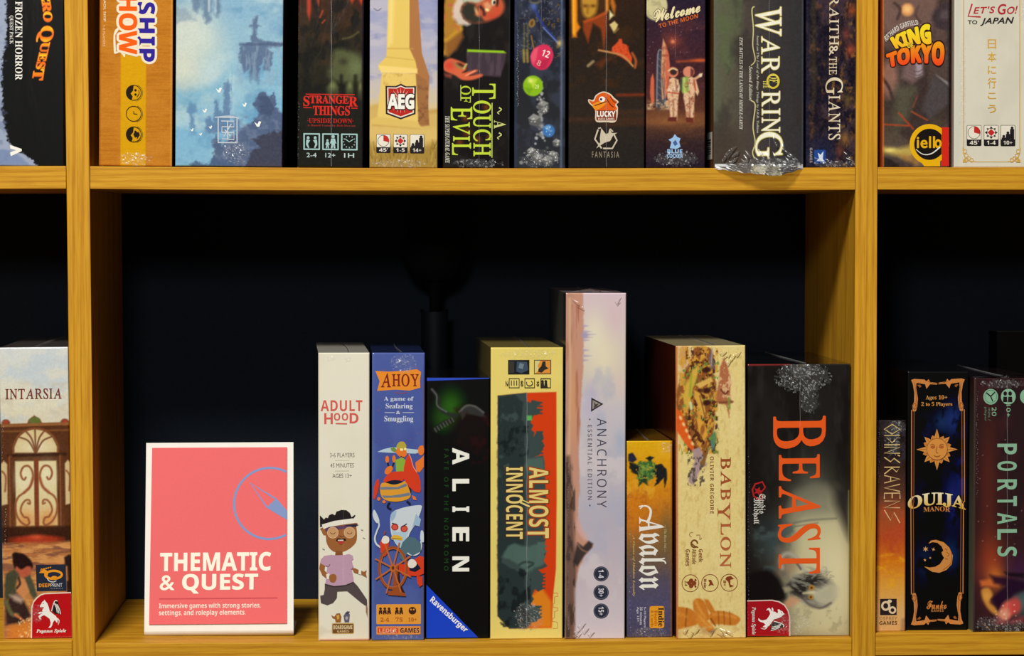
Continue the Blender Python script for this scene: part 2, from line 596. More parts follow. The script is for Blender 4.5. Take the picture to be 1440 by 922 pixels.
class Decal:
    """printed lettering and marks lying on one face, gathered into one part"""
    def __init__(self, name, label=None, z0=0.00010):
        self.name, self.label, self.items, self.z0 = name, label, [], z0

    def poly(self, pts, c, sm=False, n=5):
        self.items.append(('poly', smooth_pts(pts, True, n) if sm else list(pts), c, None))
        return self

    def rect(self, x0, y0, x1, y1, c, r=0.0):
        if r <= 0:
            return self.poly([(x0, y0), (x1, y0), (x1, y1), (x0, y1)], c)
        p = []
        for cx, cy, a0 in ((x1 - r, y0 + r, -90), (x1 - r, y1 - r, 0), (x0 + r, y1 - r, 90), (x0 + r, y0 + r, 180)):
            for k in range(5):
                a = R(a0 + 22.5 * k)
                p.append((cx + r * math.cos(a), cy + r * math.sin(a)))
        return self.poly(p, c)

    def frame(self, x0, y0, x1, y1, t, c):
        self.rect(x0, y0, x1, y0 + t, c).rect(x0, y1 - t, x1, y1, c)
        return self.rect(x0, y0 + t, x0 + t, y1 - t, c).rect(x1 - t, y0 + t, x1, y1 - t, c)

    def ell(self, cx, cy, rx, ry, c, rot=0.0, n=24):
        k, s = math.cos(R(rot)), math.sin(R(rot))
        return self.poly([(cx + rx * math.cos(t) * k - ry * math.sin(t) * s, cy + rx * math.cos(t) * s + ry * math.sin(t) * k) for t in [2 * math.pi * i / n for i in range(n)]], c)

    def arc(self, cx, cy, rx, ry, wd, c, a0=0, a1=360, n=32):
        return self.line([(cx + rx * math.cos(R(a0 + (a1 - a0) * i / n)), cy + ry * math.sin(R(a0 + (a1 - a0) * i / n))) for i in range(n + 1)], wd, c, sm=False)

    def line(self, pts, wd, c, sm=True, w2=None):
        if sm and len(pts) > 2:
            pts = smooth_pts(pts, False, 6)
        p = [np.array(q, float) for q in pts]
        w2 = wd if w2 is None else w2
        n = len(p)
        Lf, Rt = [], []
        closed = np.linalg.norm(p[0] - p[-1]) < 1e-6
        for i in range(n):
            a = p[i - 1] if i > 0 else (p[-2] if closed else p[0])
            b = p[i + 1] if i < n - 1 else (p[1] if closed else p[-1])
            d = b - a
            d = d / (np.linalg.norm(d) + 1e-9)
            nn = np.array([-d[1], d[0]]) * (wd + (w2 - wd) * i / max(n - 1, 1)) * .5
            Lf.append(tuple(p[i] + nn))
            Rt.append(tuple(p[i] - nn))
        self.items.append(('strip', (Lf, Rt), c, None))
        return self

    def star(self, cx, cy, r, r2, n, c, rot=0.0):
        return self.poly([(cx + (r if i % 2 == 0 else r2) * math.sin(R(rot) + math.pi * i / n), cy - (r if i % 2 == 0 else r2) * math.cos(R(rot) + math.pi * i / n)) for i in range(2 * n)], c)

    def text(self, s, x0, y0, x1, y1, st='bold', c=(255, 255, 255), rot=0, off=0.0, outline=None, quad=None, warp=None, sp=0.0, vscale=None):
        """the ink of s fills the rectangle; rot=90 reads downwards with the tops to the right. vscale: {index: (scale, shift)} for tall capitals"""
        S = styled(s, st)
        for ch in S:
            NEED.add((ch, 0.0))
        if quad is None:
            if rot == 90:
                quad = [(x0, y0), (x0, y1), (x1, y1), (x1, y0)]
            elif rot == -90:
                quad = [(x1, y1), (x1, y0), (x0, y0), (x0, y1)]
            else:
                quad = [(x0, y1), (x1, y1), (x1, y0), (x0, y0)]
        self.items.append(('text', (S, off, outline, quad, warp, sp, vscale, 0.277 if st == 'roman' else 0.0), c, None))
        return self

    def geometry(self, to_local):
        V, F, K = [], [], []
        z = self.z0
        def add(pts, faces, c, z):
            b = len(V)
            for p in pts:
                V.append(to_local(p[0], p[1], z))
                K.append(c(p) if callable(c) else c)
            F.extend([tuple(i + b for i in f) for f in faces])
        for kind, d, c, _ in self.items:
            if kind == 'poly':
                tri = tessellate_polygon([[Vector((p[0], p[1], 0)) for p in d]])
                add(d, tri, c, z)
            elif kind == 'strip':
                Lf, Rt = d
                n = len(Lf)
                add(list(Lf) + list(Rt), [(i, i + 1, n + i + 1, n + i) for i in range(n - 1)], c, z)
            else:
                S, off, outline, quad, warp, sp, vs, un = d
                lay = []
                x = 0.0
                lo, hi = np.array([1e9, 1e9]), np.array([-1e9, -1e9])
                for i, ch in enumerate(S):
                    g = GLYPH[(ch, 0.0)]
                    if not len(g[0]):
                        x += 0.28 + sp
                        lay.append(None)
                        continue
                    k, sh = (vs or {}).get(i, (1.0, 0.0))
                    co = g[0].copy()
                    co[:, 0] -= un * co[:, 1]
                    if un:
                        co[:, 0] += .05 - co[:, 0].min()
                    wd = co[:, 0].max() + .05 if un else g[2]
                    co = co * k + [x, sh]
                    lay.append((co, g[1]))
                    lo = np.minimum(lo, co.min(0))
                    hi = np.maximum(hi, co.max(0))
                    x += wd * k + sp
                q = [np.array(p, float) for p in quad]
                def mp(co):
                    a = (co[:, 0] - lo[0]) / max(hi[0] - lo[0], 1e-9)
                    b = (co[:, 1] - lo[1]) / max(hi[1] - lo[1], 1e-9)
                    if warp:
                        a, b = warp(a, b)
                    a, b = a[:, None], b[:, None]
                    return (q[0] * (1 - a) + q[1] * a) * (1 - b) + (q[3] * (1 - a) + q[2] * a) * b
                def fat(r, n, cc, z):
                    e = 0.0
                    rings = [r] if r < .055 else [r * .5, r]
                    for rr in rings:
                        for m in range(n):
                            s = np.array([rr * math.cos(2 * math.pi * m / n), rr * math.sin(2 * math.pi * m / n)])
                            for L in lay:
                                if L:
                                    add(mp(L[0] + s), L[1], cc, z + e)
                            e += 0.0000012
                if outline:
                    fat(max(off, 0) + outline[0], 14, outline[1], z)
                    z += 0.00006
                if off > 0:
                    fat(off, 8, c, z)
                    z += 0.00002
                for L in lay:
                    if L:
                        add(mp(L[0]), L[1], c, z)
            z += 0.00003
        return V, F, K

    def build(self, to_local, mat, parent):
        V, F, K = self.geometry(to_local)
        o = mesh_obj(self.name, V, F, mat, parent)
        at = o.data.color_attributes.new('ink', 'FLOAT_COLOR', 'POINT')
        k = np.ones((len(V), 4))
        k[:, :3] = ink(np.array(K, float) / 255.0)
        at.data.foreach_set('color', k.ravel())
        if self.label:
            o['label'] = self.label
        return o

def vg(y0, c0, y1, c1, ax=1):
    a, b = np.array(c0, float), np.array(c1, float)
    return lambda p: tuple(a + (b - a) * min(1, max(0, (p[ax] - y0) / (y1 - y0))))

# ------------------------------------------------------------------ boxes
SPECS = []
class Box:
    def __init__(self, label, quad, shelf, depth=0.29, yaw=0.0, side=(40, 40, 44), top=None, mat=None, setback=None, group=None, side_r=None, cat='boxed game'):
        """quad: spine corners (top-left, top-right, bottom-right, bottom-left) in print units"""
        self.label, self.quad, self.shelf, self.depth, self.yaw = label, [np.array(q, float) for q in quad], shelf, depth, yaw
        self.side, self.top, self.mat, self.setback, self.group, self.cat = side, top or side, mat or M_WRAP, setback, group, cat
        self.side_r = side_r or side
        self.decals, self.paint, self.film = [], None, []
        self.under = []
        SPECS.append(self)

    def part(self, name, label=None):
        d = Decal(name, label)
        self.decals.append(d)
        return d

    def locate(self):
        tl, tr, br, bl = self.quad
        mid = (bl + br) / 2
        if self.setback is None:
            p = at_y(*mid)
            zs = self.shelf.top(p.x)
            p = at_z(mid[0], mid[1], zs)
            sb = min(max(p.y, 0.001), 0.09)
        else:
            sb = self.setback
        L, Rt = at_y(*bl, sb), at_y(*br, sb)
        T, T2 = at_y(*tl, sb), at_y(*tr, sb)
        self.w = (Rt.x - L.x + T2.x - T.x) / 2 / math.cos(self.yaw)
        cx = (L.x + Rt.x) / 2
        self.z = max(self.shelf.top(L.x), self.shelf.top(Rt.x), self.shelf.top(cx))
        self.h = (T.z + T2.z) / 2 - self.z
        self.lean = math.atan2((T.x + T2.x) / 2 - cx, self.h)
        self.loc = Vector((cx, sb + abs(math.sin(self.yaw)) * self.w / 2, self.z))

    def uv(self, x, y):
        """print units -> local x, z on the spine"""
        tl, tr, br, bl = self.quad
        yt = tl[1] + (tr[1] - tl[1]) * .5
        yb = bl[1] + (br[1] - bl[1]) * .5
        v = (yb - y) / (yb - yt)
        xl = bl[0] + (tl[0] - bl[0]) * v
        xr = br[0] + (tr[0] - br[0]) * v
        u = (x - xl) / (xr - xl)
        return (u - .5) * self.w, v * self.h

    def to_local(self, x, y, z):
        a, b = self.uv(x, y)
        e = 0.0004
        a = min(max(a, -self.w / 2 + e), self.w / 2 - e)
        b = min(max(b, e), self.h - e)
        return (a, -z, b)

    def build(self):
        self.locate()
        root = thing('game_box', self.label, self.cat, self.loc, self.group)
        root.rotation_euler = (0, self.lean, self.yaw)
        root.location.z += abs(math.sin(self.lean)) * self.w / 2
        tl, tr, br, bl = self.quad
        yt, yb = (tl[1] + tr[1]) / 2, (bl[1] + br[1]) / 2
        wp = max(tr[0] - tl[0], br[0] - bl[0])
        step = 0.9
        nu = max(8, int(round(wp / step)))
        us = np.linspace(0, 1, nu + 1)
        ys = np.arange(yb, max(yt, -12), -step)
        if yt < -12:
            ys = np.concatenate([ys, np.arange(-12, yt, -6.0)])
        ys = np.append(ys[:-1] if abs(ys[-1] - yt) < .4 else ys, yt)
        vs = (yb - ys) / (yb - yt)
        r = 0.0009
        us[1], us[-2] = r / self.w, 1 - r / self.w
        vs[1], vs[-2] = r / self.h, 1 - r / self.h
        U, Vv = np.meshgrid(us, vs)
        Y = yb + (yt - yb) * Vv
        xl = bl[0] + (tl[0] - bl[0]) * Vv
        xr = br[0] + (tr[0] - br[0]) * Vv
        X = xl + (xr - xl) * U
        A = Art(X, Y)
        self.paint(A)
        nr, nc = X.shape
        P = np.zeros((nr, nc, 3))
        P[..., 0] = (U - .5) * self.w
        P[..., 2] = Vv * self.h
        P[0, :, 1] = r
        P[-1, :, 1] = r
        P[:, 0, 1] = r
        P[:, -1, 1] = r
        V = P.reshape(-1, 3)
        idx = np.arange(nr * nc).reshape(nr, nc)
        quads = np.stack([idx[:-1, :-1], idx[:-1, 1:], idx[1:, 1:], idx[1:, :-1]], -1).reshape(-1, 4)
        K = np.clip(A.C.reshape(-1, 3), 0, 1)
        # the other five faces of the carton; some side panels get darker towards the back
        ex, ef, ek = [], [], []
        b0 = len(V)
        d, hw, h = self.depth, self.w / 2, self.h
        def strip(ring_a, ring_b, ca, n=12):
            """panel from edge a to edge b with n slices and a colour that can change along it"""
            b = b0 + len(ex)
            for i in range(n + 1):
                t = i / n
                for q in (0, 1):
                    pa, pb = np.array(ring_a[q]), np.array(ring_b[q])
                    ex.append(pa + (pb - pa) * t)
                    ek.append(ca(t, q) if callable(ca) else rgb(ca))
            for i in range(n):
                ef.append((b + 2 * i, b + 2 * i + 1, b + 2 * i + 3, b + 2 * i + 2))
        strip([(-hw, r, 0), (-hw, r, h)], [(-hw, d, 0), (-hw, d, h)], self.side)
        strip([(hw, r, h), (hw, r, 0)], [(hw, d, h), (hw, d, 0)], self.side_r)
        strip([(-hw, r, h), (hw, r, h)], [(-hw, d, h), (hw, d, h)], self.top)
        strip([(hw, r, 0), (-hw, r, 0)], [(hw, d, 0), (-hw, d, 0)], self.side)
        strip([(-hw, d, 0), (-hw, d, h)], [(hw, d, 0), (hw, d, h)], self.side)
        V = np.concatenate([V, np.array(ex)])
        K = np.concatenate([K, np.clip(np.array(ek), 0, 1)])
        nq = len(quads)
        quads = np.concatenate([quads, np.array(ef)])
        me = bpy.data.meshes.new('carton')
        me.vertices.add(len(V))
        me.vertices.foreach_set('co', V.ravel())
        me.loops.add(len(quads) * 4)
        me.loops.foreach_set('vertex_index', quads.ravel().astype(np.int32))
        me.polygons.add(len(quads))
        me.polygons.foreach_set('loop_start', np.arange(0, len(quads) * 4, 4, dtype=np.int32))
        me.update(calc_edges=True)
        at = me.color_attributes.new('ink', 'FLOAT_COLOR', 'POINT')
        k4 = np.ones((len(V), 4))
        k4[:, :3] = ink(K)
        at.data.foreach_set('color', k4.ravel())
        me.materials.append(self.mat)
        me.materials.append(M_SIDE)
        mi = np.zeros(len(quads), np.int32)
        mi[nq:] = 1
        me.polygons.foreach_set('material_index', mi)
        o = bpy.data.objects.new('carton', me)
        col.objects.link(o)
        o.parent = root
        for dcl in self.decals:
            dcl.build(self.to_local, self.mat, root)
        if self.film:
            for nm, fn in self.film:
                V, F = [], []
                fn(self, V, F)
                if F:
                    o = mesh_obj(nm, V, F, {'film_seam': M_HAZE, 'film_top': M_HAZE, 'film_perforations': M_HAZE, 'film_flap': M_FLAP}.get(nm, M_FILM), root, nm not in ('film_crumple', 'film_flap'))
                    if nm == 'film_crumple':
                        o.data.materials.append(M_HAZE)
                        rr = np.random.RandomState(len(F)).rand(len(F))
                        o.data.polygons.foreach_set('material_index', (rr > .86).astype(np.int32))
                    if nm == 'film_perforations':
                        o['kind'] = 'stuff'
        self.root = root
        return root

    # ---- film pieces -------------------------------------------------
    def seam(self, x, y0, y1, wd=0.9, seed=1):
        wd *= .6
        def fn(b, V, F):
            g = random.Random(seed)
            n = max(6, int(abs(y1 - y0) / 5))
            s = len(V)
            for i in range(n + 1):
                y = y0 + (y1 - y0) * i / n
                xx = x + math.sin(i * .7 + seed) * .25
                hgt = 0.0004 + 0.0005 * g.random()
                for dx, hh in ((-wd, 0.00035), (0, hgt + .0003), (wd, 0.00035)):
                    V.append(b.to_local(xx + dx, y, hh))
            for i in range(n):
                for k in (0, 1):
                    p = s + i * 3 + k
                    F.append((p, p + 1, p + 4, p + 3))
        self.film.append(('film_seam', fn))
        return self

    def crinkle(self, cx, cy, rx, ry, amp=0.9, seed=1, dens=0.62, fan=None, pitch=2.1):
        """crumpled film round (cx, cy): folds fan out from the point `fan` when given, else pebbled"""
        def fn(b, V, F):
            nx, ny = max(4, int(2 * rx / pitch)), max(4, int(2 * ry / pitch))
            gx = cx + np.linspace(-rx, rx, nx + 1)
            gy = cy + np.linspace(-ry, ry, ny + 1)
            X, Y = np.meshgrid(gx, gy)
            q = ((X - cx) / rx) ** 2 + ((Y - cy) / ry) ** 2
            fall = np.clip(1 - q, 0, 1) ** .6
            if fan:
                ang = np.arctan2(Y - fan[1], X - fan[0])
                rad = np.hypot(X - fan[0], Y - fan[1])
                n = np.abs(fbm(ang * 6 + seed, rad * .02, seed, 2) - .5) * 3.0
            else:
                n = np.abs(fbm(X / 6.5, Y / 7.0, seed, 2) - .5) * 2.6
            H = 0.00045 + fall * n * amp * 0.001 * 1.5
            rr = np.random.RandomState(seed)
            X = X + rr.uniform(-.35, .35, X.shape) * pitch
            Y = Y + rr.uniform(-.35, .35, Y.shape) * pitch
            keep = fall * (.35 + dens) * (.45 + 1.1 * fbm(X / 10, Y / 10, seed + 5, 2)) - rr.rand(*X.shape) * .62
            s = len(V)
            for j in range(ny + 1):
                for i in range(nx + 1):
                    V.append(b.to_local(X[j, i], Y[j, i], H[j, i]))
            for j in range(ny):
                for i in range(nx):
                    if fall[j, i] > 0.02 and keep[j, i] > 0.0:
                        p = s + j * (nx + 1) + i
                        F.append((p, p + 1, p + nx + 2))
                        F.append((p, p + nx + 2, p + nx + 1))
        self.film.append(('film_crumple', fn))
        return self

    def dots(self, x, y0, y1, n=40, seed=1, r=0.7):
        """perforation bumps of the film along an edge"""
        def fn(b, V, F):
            g = random.Random(seed)
            for i in range(n):
                y = y0 + (y1 - y0) * (i + g.random() * .6) / n
                xx = x + g.uniform(-1.2, 1.2)
                rr = r * g.uniform(.5, 1.2)
                s = len(V)
                for dx, dy, hh in ((-rr, 0, .0004), (0, -rr, .0004), (rr, 0, .0004), (0, rr, .0004), (g.uniform(-.2, .2), rr * .3, .0004 + rr * .0005)):
                    V.append(b.to_local(xx + dx, y + dy, hh))
                for k in range(4):
                    F.append((s + k, s + (k + 1) % 4, s + 4))
        self.film.append(('film_perforations', fn))
        return self

    def streaks(self, rows, lift=9.0, wd=1.1):
        """tight folds of the film: thin ridges that stand up towards their lower ends"""
        def fn(b, V, F):
            for (x0, y0, x1, y1) in rows:
                if y1 < y0:
                    x0, y0, x1, y1 = x1, y1, x0, y0
                L = math.hypot(x1 - x0, y1 - y0)
                nx, ny = -(y1 - y0) / L, (x1 - x0) / L
                teeth = max(1, round(L / 9))
                n = 6 * teeth
                s = len(V)
                for i in range(n + 1):
                    t = i / n
                    w_ = wd * 1.5 * math.sin(math.pi * (.12 + .8 * t)) + .15
                    base = .0005 + .00077 * (L / teeth) * ((t * teeth) % 1.0) * math.tan(R(lift))
                    px, py = x0 + (x1 - x0) * t + .5 * math.sin(5 * t + x0) * nx, y0 + (y1 - y0) * t + .5 * math.sin(5 * t + x0) * ny
                    for q, hh in ((-1, 0), (-.5, .27), (0, .38), (.5, .27), (1, 0)):
                        V.append(b.to_local(px + nx * w_ * q, py + ny * w_ * q, base + hh * w_ * .00077))
                for i in range(n):
                    for q in range(4):
                        p = s + i * 5 + q
                        F.append((p, p + 1, p + 6, p + 5))
        self.film.append(('film_folds', fn))
        return self

    def topfilm(self, bulge=1.5, peak=None, seed=1):
        """film drawn over the top panel, with a welded ridge running back"""
        def fn(b, V, F):
            g = random.Random(seed)
            ny = 14
            s = len(V)
            hw = b.w / 2
            for k in range(ny + 1):
                t = k / ny
                x = math.sin(t * 3 + seed) * .003 + hw * .1
                for dx, hh in ((-.0006, .0002), (0, .0010 + g.uniform(0, .0005)), (.0006, .0002)):
                    V.append((x + dx, .0012 + t * (b.depth - .004), b.h + hh))
            for k in range(ny):
                for q in (0, 1):
                    p = s + k * 3 + q
                    F.append((p, p + 1, p + 4, p + 3))
            if peak:
                px, ph = peak
                a, _ = b.uv(px, 500)
                s = len(V)
                n = 10
                for i in range(n + 1):
                    x = -hw + 2 * hw * i / n
                    k = max(0, 1 - abs(x - a) / hw)
                    for q in range(3):
                        V.append((x, 0.001 + 0.004 * q + g.uniform(-.001, .001), b.h + .0004 + ph * 0.001 * (k ** 1.4) * (1, .7, .25)[q] + g.uniform(0, .0005)))
                for i in range(n):
                    for q in range(2):
                        p = s + i * 3 + q
                        F.append((p, p + 3, p + 4, p + 1))
        self.film.append(('film_top', fn))
        return self

# ================================================================== artwork, top row
WHT = (236, 232, 220)
def icon_strip(D, xs, y0, y1, w, txt, red=(190, 45, 40), ink=(38, 34, 36), paper=(226, 218, 200)):
    """three small squares: a clock dial, a dice cross and a crowd, each over a dark caption"""
    for k, x in enumerate(xs):
        D.rect(x - .6, y0 - .6, x + w + .6, y1 + .6, ink, 1.6)
        ym = y0 + (y1 - y0) * .70
        D.rect(x, y0, x + w, ym, paper, 1.2)
        cx, cy, r = x + w / 2, (y0 + ym) / 2, min(w, ym - y0) * .44
        if k == 0:
            D.arc(cx, cy, r, r, .7, ink)
            D.poly([(cx, cy)] + [(cx + r * math.sin(R(a)), cy - r * math.cos(R(a))) for a in range(0, 106, 15)], red)
        elif k == 1:
            D.star(cx, cy, r * 1.05, r * .72, 8, ink, 0)
            D.rect(cx - r * .62, cy - r * .62, cx + r * .62, cy + r * .62, paper, .8)
            D.poly([(cx, cy - r * .6), (cx + r * .6, cy), (cx, cy + r * .6), (cx - r * .6, cy)], red)
            for a, b in ((-1, -1), (1, -1), (1, 1), (-1, 1)):
                D.ell(cx + a * r * .5, cy + b * r * .5, .9, .9, ink)
        else:
            for q, hh in enumerate((.35, .6, .95)):
                px = x + w * (.2 + .3 * q)
                D.rect(px - w * .15, ym - (ym - y0) * (hh - .2), px + w * .15, ym, ink, .5)
                D.ell(px, ym - (ym - y0) * (hh - .12), 2.0, 2.0, ink)
        D.text(txt[k], x + w * .18, ym + (y1 - ym) * .2, x + w * .82, y1 - (y1 - ym) * .15, 'bold', paper)

ROWU = 'boxed games on the upper shelf'
ROWL = 'boxed games on the lower shelf'

# --- 1 black box with an ice edge
b = Box('black game box with a ragged pale ice edge and arched flame-coloured lettering, upper left', [(-14, -150), (90, -150), (90.3, 233.3), (-14, 233.3)], UP[0], 0.25, 0, (14, 14, 16), setback=0.003, group=ROWU)
def paint(A):
    A.fill((11, 10, 11))
    A.poly([(-20, -160), (9, -160), (9, 0), (8.5, 20), (9.5, 45), (7.5, 62), (4, 76), (3, 100), (2, 122), (4, 135), (2, 160), (6, 170), (10, 196), (20, 210), (33, 216), (46, 226), (56, 236), (-20, 240)], (150, 160, 180), 1.4, wob=4, ws=.35)
    A.clouds(9, 7, (110, 122, 150), .45, .75, .6, 3, box=(-20, 8, -160, 240))

    A.poly([(-20, 205), (14, 212), (30, 222), (44, 233), (-20, 236)], (112, 130, 165), 2.0, .8, wob=3)
b.paint = paint
D = b.part('title_lettering', 'arched yellow and orange lettering edged in dark orange')
def arch1(a, t):
    bx = np.sin(np.clip(a, 0, 1) * math.pi * 1.0)
    return a, t * (.86 + .0 * a) + (.5 * np.sin((a - .08) * 4.6) - .25) * .55
D.text('HERO QUEST', 50, -30, 76, 112, 'serif', lambda p: (246, 196 - 90 * abs(math.sin(p[1] * .16)), 30), rot=90, off=.02, outline=(.05, (158, 78, 26)), warp=arch1, vscale={0: (1.3, -.1), 5: (1.55, -.22), 9: (1.25, -.15)}, sp=-.02)
D = b.part('subtitle_lettering', 'white upright lettering')
D.text('FROZEN HORROR', 21.3, 2, 31.5, 112.5, 'serif', (232, 228, 216), rot=90)
D.text('QUEST PACK', 12.6, 22, 18.8, 62, 'serif', (216, 212, 204), rot=90)
D = b.part('publisher_logo', 'white wedge mark')
D.poly([(14, 204), (30.5, 209.5), (30.5, 212.5), (15.2, 219.8), (14, 214.5), (22.5, 211.2), (14.5, 209.2)], WHT)

# --- 2 corrugated brown card box
b = Box('brown cardboard-look game box with a yellow tape strip and blue and orange outlined letters', [(141.5, -150), (243.6, -150), (242.2, 233.4), (138.4, 233.4)], UP[1], 0.28, 0, (150, 96, 36), mat=M_MATT, setback=0.004, group=ROWU)
def paint(A):
    A.fill((184, 116, 36))
    A.clouds(30, 1.6, (170, 102, 30), .4, .7, .7, 3)
    A.clouds(40, 30, (192, 126, 44), .45, .7, .5, 8)
    A.poly([(171, -160), (207, -160), (204.5, 240), (169, 240)], (204, 150, 3), .8)
    A.clouds(60, 2.0, (196, 142, 2), .5, .8, .5, 5, box=(170, 206, -160, 240), feather=1)
    A.line([(141.5, -150), (139, 233)], 3, (150, 84, 26), 1.2, .8)
    A.line([(242, -150), (241, 233)], 2, (212, 150, 76), 1.0, .7)
    A.grain(.02, 2, 1)
b.paint = paint
D = b.part('title_lettering', 'blue and orange capitals with a cream outline')
CR = (226, 214, 186)
D.rect(168, -20, 216, 60, CR, 6)
D.text('SHIP', 193.5, 3.5, 217.5, 86, 'bold', (52, 40, 140), rot=90, off=.02, outline=(.10, CR), sp=.06)
D.text('SHOW', 167.5, -24, 192.5, 76, 'bold', (238, 92, 26), rot=90, off=.02, outline=(.10, CR), sp=-.01)
D = b.part('tape_drawing', 'small brown tape piece drawn with a cream outline')
D.poly([(160, 48), (166, 39), (175, 38), (176, 78), (172, 77), (168.5, 74), (162, 76), (160, 72)], CR, True)
D.poly([(162, 50), (167, 42), (173.5, 41), (174, 72), (168.5, 71.5), (163, 73)], (190, 112, 34))
D.line([(171, 42), (170.4, 71)], 1.6, (160, 120, 30))
D = b.part('small_print', 'tiny white caption')
D.text('PICK, PACK, SHIP', 145.2, -20, 149, 31, 'bold', (222, 196, 160), rot=90)
D.text('1-6 PLAYERS', 144.6, 36, 148, 66, 'bold', (218, 170, 124), rot=90)
D = b.part('player_icons', 'three black ringed stamps')
for cy, kk in ((130.5, 0), (160, 1), (189, 2)):
    D.arc(189, cy, 11.6, 11.6, .8, (120, 92, 20), -70, 75)
    D.arc(188, cy, 10.6, 10.6, 1.1, (52, 42, 22))
    if kk != 1:
        D.poly([(188, cy - 10.4), (182, cy - 8.8), (178, cy - 4), (177.4, cy + 2), (180, cy + 8), (185, cy + 10.4), (186.5, cy + 5), (183.5, cy + 1), (187, cy - 3)], (40, 34, 24))
        D.ell(190.5, cy - 3.6, 1.7, 1.7, (40, 34, 24)).ell(190.5, cy + 2.4, 1.7, 1.7, (40, 34, 24))
        D.line([(192.5, cy + 6), (195.5, cy + 1), (195, cy - 4)], 1.0, (40, 34, 24))
        if kk == 2:
            D.ell(192, cy, 4.4, 3.4, (40, 34, 24))
    else:
        D.line([(188, cy), (193, cy + .6)], 1.1, (52, 42, 22))
        D.line([(188, cy), (188, cy - 3.8)], 1.0, (52, 42, 22))
b.crinkle(188, 223, 26, 10, .7, 5, .55)

# --- 3 misty blue painting
b = Box('wide pale blue game box painted with misty floating sea rocks and white birds', [(249, -150), (399, -150), (396.8, 233.6), (246.2, 233.6)], UP[1], 0.29, 0, (64, 78, 98), setback=0.004, group=ROWU)
def paint(A):
    A.grad([(-150, (96, 130, 160)), (0, (128, 168, 192)), (60, (140, 178, 196)), (130, (118, 172, 200)), (180, (120, 172, 200)), (233, (130, 176, 200))])
    A.clouds(60, 38, (166, 194, 202), .42, .7, .8, 2)
    A.clouds(34, 26, (88, 138, 174), .5, .75, .55, 11, box=(246, 400, -150, 240))
    A.glow(262, 40, 36, 34, (196, 202, 190), .95)
    A.glow(286, 52, 24, 28, (192, 204, 196), .7)
    A.glow(258, 95, 44, 44, (204, 206, 186), .95)
    A.glow(300, 100, 22, 24, (186, 204, 204), .7)
    A.poly([(246, 128), (270, 140), (262, 132), (300, 118), (318, 104), (310, 130), (290, 134), (275, 146), (252, 140)], (92, 156, 192), 8, .6, sm=True)
    A.poly([(246, 14), (258, 10), (270, 20), (276, 30), (262, 30), (246, 36)], (124, 144, 160), 3, .6, wob=4)
    for x, y0, y1, wd in ((291, -40, 36, 9), (306, -60, 26, 7), (276, -60, 20, 12)):
        A.poly([(x - wd, y0), (x + wd, y0), (x + wd * .6, y1 - 8), (x, y1), (x - wd * .5, y1 - 6)], (92, 116, 142), 2.5, .8, wob=4)
    A.line([(294, -30), (294, 16)], 2.4, (206, 216, 212), 1.5, .8)
    A.line([(304, -30), (303, 20)], 2.0, (190, 206, 208), 1.5, .7)
    # tower island
    dk = (84, 102, 132)
    A.poly([(354, 33), (358, 22), (362, 22), (362, 33), (366, 36), (360, 40), (362, 52), (368, 56), (380, 58), (400, 60), (400, 64), (376, 66), (384, 74), (380, 100), (370, 98), (372, 80), (366, 92), (364, 118), (356, 110), (352, 118), (350, 96), (344, 104), (340, 92), (336, 82), (338, 64), (352, 58), (356, 40), (350, 37)], dk, 1.6, .88, wob=2.5, ws=.3)
    A.clouds(5, 18, (140, 160, 178), .45, .7, .55, 21, box=(336, 396, 62, 116))
    A.line([(338, 62), (396, 61)], 4, (76, 92, 122), 1.5, .8)
    A.glow(352, 118, 26, 14, (128, 176, 200), .55)
    # mid ruins
    A.poly([(300, 172), (302, 140), (306, 140), (308, 156), (314, 158), (316, 118), (320, 112), (324, 120), (324, 172), (334, 164), (340, 182), (290, 188), (288, 166), (296, 164)], (86, 116, 152), 1.8, .8, wob=3, ws=.3)
    A.poly([(264, 150), (268, 145), (276, 147), (276, 158), (272, 160), (276, 190), (266, 192), (268, 164), (262, 158)], (84, 124, 162), 2, .75, wob=2.5, ws=.3)
    A.glow(272, 192, 14, 10, (124, 174, 200), .6)
    # rocks low
    A.poly([(362, 130), (372, 128), (378, 136), (384, 128), (388, 150), (398, 156), (398, 236), (296, 236), (300, 214), (298, 198), (304, 190), (312, 204), (322, 198), (336, 182), (352, 172), (366, 160), (356, 146)], (78, 92, 122), 1.6, .95, wob=4, ws=.2)
    A.poly([(364, 134), (376, 134), (386, 150), (380, 166), (366, 158)], (62, 76, 106), 2, .7, wob=4)
    A.clouds(9, 7, (112, 126, 152), .5, .7, .5, 15, box=(300, 398, 165, 236))
    A.poly([(356, 196), (378, 186), (400, 182), (400, 238), (344, 238), (352, 214), (366, 206)], (62, 62, 78), 1.6, .9, wob=4, ws=.2)
    A.poly([(262, 236), (276, 226), (292, 232), (300, 220), (312, 228), (330, 222), (330, 238)], (72, 94, 126), 2, .9, wob=3, ws=.3)
    A.grain(.018, 2.2, 2.2)
b.paint = paint
for x, y, s in ((308, 127, 1.5), (344, 147, 1.2), (288, 156, 1.2), (363, 174, 1.7), (296, 179, .9), (270, 183, .9), (282, 189, .8)):
    D = b.part('bird_drawing', 'small white bird')
    D.poly([(x - 3.2 * s, y - 2 * s), (x - .5 * s, y), (x + .6 * s, y - 2.6 * s), (x + 2.6 * s, y - 2.2 * s), (x + 1 * s, y + 2 * s), (x - 1 * s, y + 2 * s)], (232, 236, 230))
D = b.part('publisher_logo', 'pale square maze-like seal')
sv = (190, 198, 204)
D.frame(306, 164, 334, 201, 1.5, sv)
D.line([(302, 165), (322, 163), (336, 166)], 1.4, sv)
